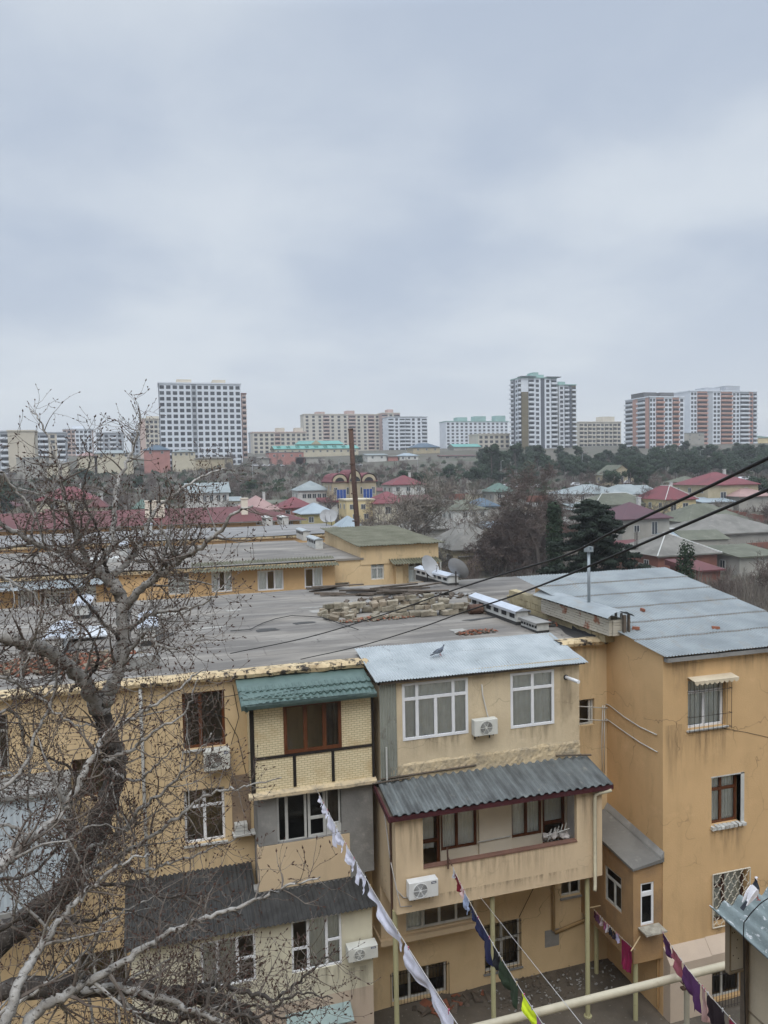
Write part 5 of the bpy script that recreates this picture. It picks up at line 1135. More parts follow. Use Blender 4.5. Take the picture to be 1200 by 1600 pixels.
# pigeon
def pigeon(label, loc, head_dir, sc, body, neck, tailm, group=None, pitch=0.0):
    t = thing('pigeon', label, 'pigeon', loc, group)
    M_ = Matrix.Rotation(math.atan2(head_dir[1], head_dir[0]), 4, 'Z')
    L_ = Vector(loc)
    def pt(x, y, z):
        if z > .05 or x < -.05: x, z = x*math.cos(pitch)-(z-.06)*math.sin(pitch), .06+x*math.sin(pitch)+(z-.06)*math.cos(pitch)
        return L_ + (M_ @ Vector((x, y, z)))*sc
    def lathe(rings, m, name, n=14):
        mb = MB(); 
        for (x, z, ry, rz_) in rings:
            for k in range(n): a = 2*PI*k/n; mb.v.append(tuple(pt(x, ry*math.cos(a), z+rz_*math.sin(a))))
        for i in range(len(rings)-1):
            for k in range(n): k2 = (k+1) % n; mb.f.append((i*n+k, i*n+k2, (i+1)*n+k2, (i+1)*n+k)); mb.m.append(0)
        mb.f.append(tuple(range(n))); mb.m.append(0); mb.f.append(tuple((len(rings)-1)*n+k for k in range(n))); mb.m.append(0)
        return mb
    # body, neck and head are one surface; neck plumage through a second slot
    rings = [(-.15, .062, .012, .008), (-.12, .072, .034, .022), (-.07, .09, .055, .042), (-.01, .112, .066, .056), (.04, .135, .064, .06), (.075, .16, .05, .052), (.092, .19, .036, .036), (.1, .215, .027, .026), (.108, .235, .026, .024), (.118, .25, .024, .021), (.134, .254, .017, .015), (.143, .252, .006, .006)]
    mb = lathe(rings, None, 'body'); n = 14
    for fi in range(len(mb.f)):
        r = fi//n
        if 4 <= r <= 7: mb.m[fi] = 1
    mb.build('body', [body, neck], t, smooth=True)
    mb = MB(); mb.hexa([pt(-.13, -.02, .055), pt(-.13, .02, .055), pt(-.27, .035, .018), pt(-.27, -.035, .018), pt(-.12, -.025, .075), pt(-.12, .025, .075), pt(-.27, .035, .028), pt(-.27, -.035, .028)]); mb.build('tail', tailm, t, bevel=.003)
    for s in (-1, 1):
        mb = MB(); pr = [(.05, .15), (.02, .168), (-.05, .15), (-.12, .115), (-.2, .06), (-.12, .07), (-.03, .088), (.03, .11)]
        a_ = [pt(x, s*(.066-.02*abs(x+.02)*4), z) for x, z in pr]; b_ = [pt(x, s*(.05-.02*abs(x+.02)*4), z) for x, z in pr]
        mb.quad(*a_); mb.quad(*b_[::-1])
        for i in range(len(pr)): j = (i+1) % len(pr); mb.quad(a_[i], a_[j], b_[j], b_[i])
        mb.build('wing', body, t, smooth=False)
        mb = MB(); mb.tube([pt(.01, s*.025, .07), pt(.015, s*.025, .03), pt(.01, s*.028, .0)], .005*sc, 6)
        for dx, dy in ((.035, 0), (.028, .018), (.028, -.018), (-.02, 0)): mb.tube([pt(.01, s*.028, .004), pt(.01+dx, s*.028+dy, .002)], .004*sc, 5)
        mb.build('leg', mat('pigeon_leg', (.4, .1, .08), bump=0), t)
        mb = MB(); mb.tube([pt(.122, s*.0205, .254), pt(.122, s*.0245, .254)], .0045*sc, 8); mb.build('eye', mat('pigeon_eye', (.25, .06, .02), bump=0), t)
    mb = MB(); mb.tube([pt(.138, 0, .251), pt(.152, 0, .246), pt(.163, 0, .238)], [.006*sc, .005*sc, .0015*sc], 7); mb.build('beak', mat('pigeon_beak', (.3, .26, .22), bump=0), t)
PWH = mat('pigeon_white', (.75, .74, .76), (.62, .6, .64), scale=20, bump=.1); PBK = mat('pigeon_black', (.02, .022, .03), (.035, .04, .05), rough=.5, scale=20, bump=.1); PGR = mat('pigeon_grey', (.12, .14, .17), (.08, .09, .11), scale=20, bump=.1)
px_ = at(1181, 1405, D=7.15)
pigeon('white pigeon with black neck and tail perched on the near corrugated roof', (px_.x, px_.y, px_.z-.0), (.93, -.1), .7, PWH, PBK, PBK, pitch=.55)
p = at(687, 1012, Y=22.9); 
pigeon('grey pigeon standing on the blue corrugated balcony roof', (p.x, 22.9, 11.56), (.9, .1), 1.25, PGR, PGR, PBK)
# ================================================================== the big bare tree at the left
rt_ = random.Random(5)
def rv(s=1.0): return Vector((rt_.uniform(-1, 1), rt_.uniform(-1, 1), rt_.uniform(-1, 1)))*s
MT, MD, MW, MBU = MB(), MB(), MB(), MB()       # pale limbs, dark trunk, twigs, buds
def bud(mb, p, d, s):
    d = d.normalized(); a = d.cross(Vector((.3, .9, .2))).normalized(); b = d.cross(a)
    P = [p-d*s*.2, p+a*s*.34+d*s*.5, p+b*s*.34+d*s*.5, p-a*s*.34+d*s*.5, p-b*s*.34+d*s*.5, p+d*s*1.5]
    n = len(mb.v); mb.v += [tuple(q) for q in P]
    for f in ((0, 2, 1), (0, 3, 2), (0, 4, 3), (0, 1, 4), (5, 1, 2), (5, 2, 3), (5, 3, 4), (5, 4, 1)): mb.f.append(tuple(n+i for i in f)); mb.m.append(0)
def perp(d):
    v = rv(); v = v - d*v.dot(d)
    return v.normalized() if v.length > 1e-3 else Vector((0, 0, 1))
def grow(p, d, L, r, lev, up=.5):
    """a shoot that wanders and turns up towards its tip, with side shoots"""
    n = max(3, int(L/.11)) if lev < 2 else max(3, int(L/.07)); st = L/n
    pts, rs, ds = [p.copy()], [r], [d.copy()]
    for i in range(n):
        t = (i+1)/n
        d = (d + rv(.30 if lev else .2) + Vector((0, 0, 1))*up*(.05+.12*t)).normalized()
        p = p + d*st; pts.append(p.copy()); rs.append(max(.0028, r*(1-.75*t))); ds.append(d.copy())
    mb = MT if (lev == 0) else MW
    mb.tube(pts, rs, 6 if lev == 0 else (4 if lev == 1 else 3), cap=False)
    if lev >= 2:
        bud(MBU, pts[-1], ds[-1], rt_.uniform(.022, .038))
        for i in range(1, len(pts)-1):
            if rt_.random() < .55: bud(MBU, pts[i], (ds[i]*.5+perp(ds[i])).normalized(), rt_.uniform(.012, .022))
    else:
        bud(MBU, pts[-1], ds[-1], .04)
    if lev >= 3: return
    if lev == 0: ks, Ls = max(3, int(L/.14)), (.35, .85)
    elif lev == 1: ks, Ls = max(2, int(L/.13)), (.14, .42)
    else: ks, Ls = (1 if rt_.random() < .45 else 0), (.08, .16)
    for k in range(ks):
        i = rt_.randrange(max(1, len(pts)//5), len(pts)); q = pts[i]
        nd = (ds[i]*.55 + perp(ds[i])*.9 + Vector((0, 0, -.1))).normalized()
        grow(q, nd, rt_.uniform(*Ls), max(.0034, rs[i]*.6), lev+1, up*1.3)
def limb(pp, r0, r1, mb, sprout=1.0, s0=.1, ex=(.6, 1.6), n=8, lump=.0):
    P = pxline(pp, n); N = len(P); rs = []
    for i in range(N):
        t = i/(N-1); rs.append((r0+(r1-r0)*t**.8)*(1+lump*noise.noise(P[i]*2.3)*2))
        if 0 < i < N-1: P[i] = P[i]+rv(.02+.25*min(.06, r0*.4))
    mb.tube(P, rs, 12 if r0 > .08 else 8)
    L = sum((P[i+1]-P[i]).length for i in range(N-1)); k = int(L/.16*sprout)
    for _ in range(k):
        i = rt_.randrange(int(N*s0), N-1); t = i/(N-1)
        d0 = (P[i+1]-P[i-1] if i else P[1]-P[0]).normalized()
        d = (d0*.45+perp(d0)).normalized()
        L_ = rt_.uniform(*ex)*(.6+.4*(1-t)); grow(P[i], d, L_, min(rs[i]*.5, .024), 0 if L_ > .75 else 1)
    return P
random.seed(5)
# trunk and main limbs, (pixel, pixel, distance)
limb([(-140, 1640, 10.2), (-40, 1500, 10.6), (40, 1440, 11), (110, 1380, 11.4), (150, 1300, 11.8), (180, 1210, 12), (172, 1160, 12), (158, 1110, 12)], .2, .14, MD, .3, .3, lump=.12)
limb([(158, 1115, 12), (172, 1080, 12), (188, 1040, 12), (193, 990, 12.1), (192, 940, 12.2), (170, 905, 12.2), (140, 885, 12.2)], .125, .085, MT, .7, .3, lump=.08)
limb([(158, 1118, 12), (140, 1080, 11.7), (118, 1050, 11.4), (70, 1015, 11), (20, 1000, 10.6), (-60, 985, 10.2)], .12, .08, MT, 1.0, .2)
limb([(140, 885, 12.2), (100, 862, 12), (60, 850, 11.8), (20, 828, 11.6), (-40, 790, 11.3)], .06, .03, MT, 1.2)
limb([(150, 890, 12.2), (175, 850, 12.4), (178, 800, 12.6), (185, 750, 12.8), (205, 710, 13), (216, 670, 13.2), (217, 640, 13.3)], .06, .009, MT, 1.1, .1, (.4, 1.1))
limb([(140, 885, 12.2), (118, 830, 12), (100, 770, 12), (90, 720, 12), (74, 680, 12), (50, 640, 12)], .055, .008, MT, 1.1, .1, (.4, 1.1))
limb([(178, 900, 12.2), (215, 860, 12.5), (240, 800, 12.7), (290, 760, 13), (340, 735, 13.3), (375, 735, 13.5)], .055, .008, MT, 1.1, .1, (.4, 1.0))
limb([(192, 950, 12.2), (240, 905, 12.0), (290, 870, 11.8), (335, 838, 11.6), (370, 800, 11.5), (395, 790, 11.4)], .075, .012, MT, 1.25, .15, (.5, 1.3))
limb([(193, 985, 12.1), (240, 960, 11.8), (290, 950, 11.4), (330, 935, 11.2), (360, 900, 11.1)], .04, .008, MT, 1.1, .1, (.5, 1.1))
limb([(188, 1040, 12), (225, 990, 11.7), (250, 1010, 11.4), (290, 1010, 11.2), (320, 990, 11.1)], .035, .008, MT, 1.0, .1, (.5, 1.0))
limb([(-60, 1400, 8.6), (0, 1352, 9), (50, 1310, 9.4), (100, 1265, 9.8), (140, 1190, 10.1), (168, 1150, 10.3), (215, 1118, 10.5), (270, 1082, 10.7), (320, 1045, 10.9)], .085, .010, MT, 1.1, .1, (.5, 1.2))
limb([(160, 1190, 10.3), (200, 1175, 10.4), (240, 1145, 10.4), (290, 1110, 10.5), (310, 1060, 10.5)], .035, .007, MT, 1.0, .1, (.4, .9))
limb([(130, 1330, 11.6), (180, 1310, 11.2), (215, 1270, 11), (260, 1230, 10.8), (300, 1190, 10.6), (330, 1145, 10.5)], .045, .008, MT, 1.2, .1, (.5, 1.2))
limb([(120, 1370, 11.5), (200, 1330, 11), (260, 1290, 10.8), (330, 1240, 10.6), (380, 1230, 10.5), (440, 1215, 10.5)], .04, .007, MT, 1.1, .1, (.5, 1.0))
limb([(10, 1640, 8.2), (60, 1580, 8.4), (110, 1550, 8.6), (165, 1520, 8.8), (230, 1478, 9), (300, 1440, 9.2), (380, 1415, 9.3), (440, 1390, 9.4), (500, 1370, 9.5)], .075, .010, MT, .9, .1, (.4, 1.1))
limb([(0, 1620, 8.0), (40, 1520, 8.4), (70, 1470, 8.7), (110, 1420, 8.9), (150, 1380, 9.1), (200, 1345, 9.3), (240, 1330, 9.4)], .065, .010, MT, 1.1, .1, (.4, 1.1))
limb([(-60, 1550, 10), (60, 1545, 10), (180, 1540, 10), (260, 1555, 10), (330, 1560, 10), (380, 1590, 10), (420, 1640, 10)], .15, .09, MD, .5, .1, lump=.2)
limb([(250, 1555, 10), (300, 1540, 9.8), (370, 1545, 9.6), (430, 1560, 9.5), (480, 1520, 9.5), (530, 1480, 9.5)], .05, .008, MD, 1.5, .1, (.5, 1.1))
limb([(130, 1545, 9.2), (200, 1545, 9), (280, 1570, 8.9), (350, 1600, 8.8), (420, 1640, 8.8)], .05, .02, MT, 1.1, .1, (.5, 1.1))
limb([(180, 1560, 9.6), (260, 1600, 9.4), (330, 1575, 9.3), (400, 1590, 9.3), (460, 1555, 9.2), (520, 1560, 9.2)], .04, .008, MD, 1.4, .1, (.4, 1.0))
limb([(-60, 1480, 9.5), (20, 1440, 9.7), (90, 1400, 9.9), (180, 1380, 10), (260, 1400, 10), (320, 1400, 10), (380, 1430, 10)], .045, .008, MD, 1.3, .1, (.5, 1.1))
limb([(-50, 1180, 10.6), (10, 1110, 10.8), (40, 1160, 11), (46, 1260, 11), (46, 1340, 11)], .028, .012, MT, .9, .1, (.4, .9))
limb([(-40, 1260, 10), (30, 1210, 10.3), (60, 1140, 10.5), (85, 1080, 10.8), (95, 1000, 11)], .035, .01, MT, 1.1, .1, (.5, 1.1))
limb([(-60, 1080, 10), (0, 1060, 10.3), (60, 1090, 10.5), (110, 1130, 10.6), (150, 1130, 10.7)], .035, .01, MT, 1.0, .1, (.5, 1.1))
limb([(-60, 930, 10), (-10, 900, 10.3), (40, 920, 10.5), (80, 960, 10.7), (110, 950, 10.8)], .03, .008, MT, 1.1, .1, (.5, 1.1))
limb([(-60, 780, 10.5), (-15, 730, 10.7), (20, 760, 10.9), (50, 800, 11), (70, 850, 11.2)], .03, .008, MT, .9, .1, (.4, .9))
for pp in ([(-60, 1330, 9.5), (10, 1290, 9.8), (80, 1320, 10), (150, 1290, 10.2), (200, 1300, 10.4)], [(-40, 1600, 9), (40, 1560, 9.2), (120, 1500, 9.4), (170, 1440, 9.6), (240, 1400, 9.8)], [(60, 1420, 10.8), (130, 1440, 10.5), (190, 1420, 10.3), (260, 1450, 10.2), (330, 1490, 10.1)],
           [(150, 1250, 11.5), (110, 1200, 11.2), (70, 1180, 11), (30, 1130, 10.8)], [(170, 1200, 11.8), (210, 1220, 11.5), (240, 1200, 11.3), (280, 1160, 11.2)], [(150, 1320, 11.5), (210, 1360, 11.2), (260, 1350, 11), (320, 1330, 10.8), (390, 1300, 10.7)],
           [(110, 1080, 11.6), (150, 1040, 11.4), (140, 990, 11.3), (90, 940, 11.2), (70, 900, 11.2)], [(190, 1000, 12), (150, 960, 11.8), (100, 900, 11.7), (50, 880, 11.5), (0, 870, 11.4)], [(-50, 1380, 10), (30, 1370, 10), (80, 1340, 10.2), (120, 1270, 10.4), (130, 1200, 10.5)],
           [(250, 1560, 10), (300, 1590, 9.8), (380, 1570, 9.6), (450, 1590, 9.5), (500, 1570, 9.4)], [(170, 905, 12.2), (160, 860, 12.1), (150, 820, 12), (130, 770, 12), (140, 720, 12), (125, 680, 12)]):
    limb(pp, .03, .007, MT if rt_.random() < .5 else MD, 1.1, .1, (.4, 1.0))
tr = thing('bare_tree', 'big leafless tree with pale branches and dark buds at the left', 'tree', tuple(at(-300, 1900, D=10.2)))
MD.build('trunk', DBARK, tr, smooth='keep'); MT.build('limbs', BARK, tr, smooth='keep'); MW.build('twigs', TWIG, tr); MBU.build('buds', BUD, tr)
print('TREE faces', len(MT.f), len(MW.f), len(MBU.f))
# ================================================================== houses of the valley
def shared_window(w, h, frame=OLDW, bars=1, tr=False):
    """one small far window: frame box with recessed glass panes either side of the mullion"""
    mb = MB(); f = Fr((0, 0, 0), (1, 0, 0), (0, -1, 0)); t = .1
    mb.box(f, -w/2, -w/2+t, .0, .07, 0, h); mb.box(f, w/2-t, w/2, .0, .07, 0, h); mb.box(f, -w/2+t, w/2-t, .0, .07, 0, t); mb.box(f, -w/2+t, w/2-t, .0, .07, h-t, h)
    for b in range(bars): a = -w/2+w*(b+1)/(bars+1); mb.box(f, a-.04, a+.04, .0, .06, t, h-t)
    if tr: mb.box(f, -w/2+t, w/2-t, .0, .05, h*.66, h*.66+.07)
    mb.cur = 1; mb.quad(f(-w/2+t, .02, t), f(w/2-t, .02, t), f(w/2-t, .02, h-t), f(-w/2+t, .02, h-t))
    me = mb.build('window', [frame, FARGLASS]); d = me.data; bpy.data.objects.remove(me); return d
_wc = {}
def far_window(parent, p, w, h, rz_=0.0, frame=OLDW, bars=1, tr=False, name='window'):
    k = (round(w, 1), round(h, 1), frame.name, bars, tr)
    if k not in _wc: _wc[k] = shared_window(w, h, frame, bars, tr)
    o = bpy.data.objects.new(name, _wc[k]); COL.objects.link(o); o.parent = parent; o.location = p; o.rotation_euler = (0, 0, rz_); return o
def hp(px, py, H):
    p = ground_hit(px, py, H); return p
def house(lab, x0, x1, ye, H, dep, rh, roofm, wallm, kind='hip', wins=(), over=.5, rot=0.0, chim=(), ws=(1.2, 1.3), name='house', cat='house', side=True, storeys=1, ridge_m=None, Y=None):
    """x0, x1: pixel span of the front wall under the eaves; ye: pixel row of the eaves; H: wall height in metres"""
    pc = at((x0+x1)/2, ye, Y=Y) if Y else hp((x0+x1)/2, ye, H)
    D = (pc-CAM).dot(fwd); w = (x1-x0)/F*D/.97
    base = terr(pc.x, pc.y)-1.0; hh = pc.z-base
    t = thing(name, lab, cat, (pc.x, pc.y, base)); t.rotation_euler = (0, 0, rot)
    ORG[t.name] = Vector((0, 0, 0))                                 # children built in the house's own axes
    f = Fr((0, 0, 0), (1, 0, 0), (0, -1, 0))
    mb = MB(); mb.box(f, -w/2, w/2, -dep, 0, 0, hh); o = mb.build('wall', wallm, t); o.location = (0, 0, 0)
    e = over; A = (-w/2-e, -e, hh); B = (w/2+e, -e, hh); C_ = (w/2+e, dep+e, hh); Dd = (-w/2-e, dep+e, hh)
    mb = MB()
    if kind == 'hip':
        m = min(w, dep)/2+e
        if w >= dep: r0, r1 = (-w/2-e+m, dep/2, hh+rh), (w/2+e-m, dep/2, hh+rh); mb.quad(A, B, r1, r0); mb.quad(B, C_, r1); mb.quad(C_, Dd, r0, r1); mb.quad(Dd, A, r0)
        else: r0, r1 = (0, -e+m, hh+rh), (0, dep+e-m, hh+rh); mb.quad(A, B, r0); mb.quad(B, C_, r1, r0); mb.quad(C_, Dd, r1); mb.quad(Dd, A, r0, r1)
        ribs = [(A, r0), (B, r1 if w >= dep else r0), (r0, r1)]
    elif kind == 'gablex':
        r0, r1 = (-w/2-e, dep/2, hh+rh), (w/2+e, dep/2, hh+rh); mb.quad(A, B, r1, r0); mb.quad(C_, Dd, r0, r1); ribs = [(r0, r1)]
        mg = MB()
        for x in (-w/2, w/2): mg.quad((x, 0, hh), (x, dep, hh), (x, dep/2, hh+rh*.96))
        mg.build('gable', wallm, t)
    elif kind == 'gabley':
        r0, r1 = (0, -e, hh+rh), (0, dep+e, hh+rh); mb.quad(A, r0, r1, Dd); mb.quad(B, C_, r1, r0); ribs = [(r0, r1)]
        mg = MB()
        for y in (0, dep): mg.quad((-w/2, y, hh), (w/2, y, hh), (0, y, hh+rh*.96))
        mg.build('gable', wallm, t)
    elif kind == 'shed': mb.quad(A, B, (C_[0], C_[1], hh+rh), (Dd[0], Dd[1], hh+rh)); mb.quad(B, C_, (C_[0], C_[1], hh+rh)); mb.quad(A, (Dd[0], Dd[1], hh+rh), Dd); ribs = []
    else: mb.box(f, -w/2-e*.4, w/2+e*.4, -dep-e*.4, e*.4, hh, hh+.35); ribs = []
    if kind != 'flat': mb.quad(Dd, C_, B, A); mb.box(f, -w/2-e, w/2+e, e+.001, e+.05, hh-.16, hh+.04)
    mb.build('roof', roofm, t)
    if ridge_m and ribs:
        mb = MB()
        for a, b in ribs: mb.tube([Vector(a)+Vector((0, 0, .04)), Vector(b)+Vector((0, 0, .04))], .1, 5)
        mb.build('ridge_cap', ridge_m, t)
    for (fx, fz, *r) in wins:
        sz = r[0] if r else ws
        far_window(t, (-w/2+w*fx, 0, hh-fz), sz[0], sz[1])
    if side:
        n = max(1, int(dep/4))
        for k in range(n): far_window(t, (-w/2, dep*(k+.5)/n, hh-2.1), ws[0], ws[1], -PI/2)
        if H > 5.5:
            for k in range(n): far_window(t, (-w/2, dep*(k+.5)/n, hh-5.0), ws[0], ws[1], -PI/2)
    for (cx_, cy_) in chim:
        mb = MB(); mb.box(f, cx_*w-.3, cx_*w+.3, -cy_*dep-.3, -cy_*dep+.3, hh+.2, hh+rh+.7); mb.box(f, cx_*w-.38, cx_*w+.38, -cy_*dep-.38, -cy_*dep+.38, hh+rh+.7, hh+rh+.82); mb.build('chimney', OLDW, t)
    t['w'] = 0; del t['w']
    return t, w, hh, pc
HW = mat('house_cream', (.55, .5, .38), (.48, .43, .32), scale=.4, bump=0); HWW = mat('house_white', (.62, .61, .57), (.52, .51, .48), scale=.4, bump=0)
HG = mat('house_grey', (.36, .34, .3), (.28, .27, .24), scale=.4, bump=0); HY = mat('house_yellow', (.66, .54, .3), (.58, .47, .26), scale=.4, bump=0)
HOL = mat('house_olive', (.42, .36, .17), (.36, .31, .15), scale=.4, bump=0); HPK = mat('house_pink', (.42, .2, .17), (.34, .16, .14), scale=.4, bump=0); HST = mat('house_stone', (.45, .38, .26), (.35, .3, .2), scale=.5, bump=.2)
HBR = mat('house_brick', (.24, .1, .07), (.18, .08, .06), scale=.5, bump=0)
W2 = [(.25, 1.9), (.7, 1.9)]; W3 = [(.18, 1.9), (.5, 1.9), (.82, 1.9)]; W22 = W2+[(.25, 4.9), (.7, 4.9)]; W33 = W3+[(.18, 4.9), (.5, 4.9), (.82, 4.9)]
# beige mansion with red curved roof
t, w, hh, pc = house('beige mansion with arched red roof and tall blue windows in the middle of the valley', 519, 588, 754, 8.2, 12, .1, REDT, HST, 'flat', side=True, wins=[(.08, 3.2, (1.0, 2.0)), (.36, 3.2, (1.0, 2.0)), (.64, 3.2, (1.0, 2.0)), (.93, 3.2, (1.0, 2.0)), (.36, 6.5, (1.0, 2.0)), (.64, 6.5, (1.0, 2.0))], over=.6, cat='mansion', name='mansion')
mb = MB()
for (cx_, ww, hgt, d0) in ((-w*.33, w*.36, 2.4, .1), (0, w*.3, 3.4, .7), (w*.33, w*.36, 2.4, .1)):
    n = 10
    pr = [(cx_-ww/2*math.cos(PI*k/n), hh+.1+hgt*math.sin(PI*k/n)**.8) for k in range(n+1)]
    for k in range(n): mb.quad((pr[k][0], -d0-.3, pr[k][1]), (pr[k+1][0], -d0-.3, pr[k+1][1]), (pr[k+1][0], 11.5, pr[k+1][1]), (pr[k][0], 11.5, pr[k][1]))
    mb.quad(*[(x, 11.5, z) for x, z in pr])
mb.quad((-w/2-.5, -.5, hh+.3), (w/2+.5, -.5, hh+.3), (w/2-1, 5, hh+2.6), (-w/2+1, 5, hh+2.6)); mb.quad((w/2+.5, 12.5, hh+.3), (-w/2-.5, 12.5, hh+.3), (-w/2+1, 5, hh+2.6), (w/2-1, 5, hh+2.6)); mb.quad((-w/2-.5, 12.5, hh+.3), (-w/2-.5, -.5, hh+.3), (-w/2+1, 5, hh+2.6)); mb.quad((w/2+.5, -.5, hh+.3), (w/2+.5, 12.5, hh+.3), (w/2-1, 5, hh+2.6))
mb.build('arched_roof', REDT, t)
mb = MB()
for (cx_, ww, hgt, d0) in ((-w*.33, w*.32, 2.1, .1), (0, w*.26, 3.1, .7), (w*.33, w*.32, 2.1, .1)):
    n = 10; mb.quad(*[(cx_-ww/2*math.cos(PI*k/n), -d0-.2, hh+.1+hgt*math.sin(PI*k/n)**.8) for k in range(n+1)])
mb.box(Fr((0, 0, 0), (1, 0, 0), (0, -1, 0)), -w*.12, w*.12, .0, .6, 0, hh); mb.build('gable', HST, t)
BLG = mat('blue_glass', (.03, .09, .33), (.02, .06, .24), rough=.2, bump=0)
for cx_ in (-w*.3, w*.3):
    mb = MB(); mb.box(Fr((0, 0, 0), (1, 0, 0), (0, -1, 0)), cx_-1.3, cx_+1.3, .05, .12, hh-7.2, hh-1.8); o = mb.build('tall_window', BLG, t)
    mb = MB()
    for k in range(4): mb.box(Fr((0, 0, 0), (1, 0, 0), (0, -1, 0)), cx_-1.3+k*.86, cx_-1.26+k*.86+.05, .121, .16, hh-7.2, hh-1.8)
    mb.build('mullion', OLDW, o)
mb = MB()
mb.cur = 0
for cx_, r in ((-w*.33, 1.3), (w*.33, 1.3), (0, 1.5)):
    z0_ = hh+.2 if cx_ else hh+.3; d = -.32 if cx_ else -.92
    mb.quad(*[(cx_-r*math.cos(PI*k/8), d, z0_+r*.95*math.sin(PI*k/8)) for k in range(9)])
mb.build('arched_window', DARKIN, t)

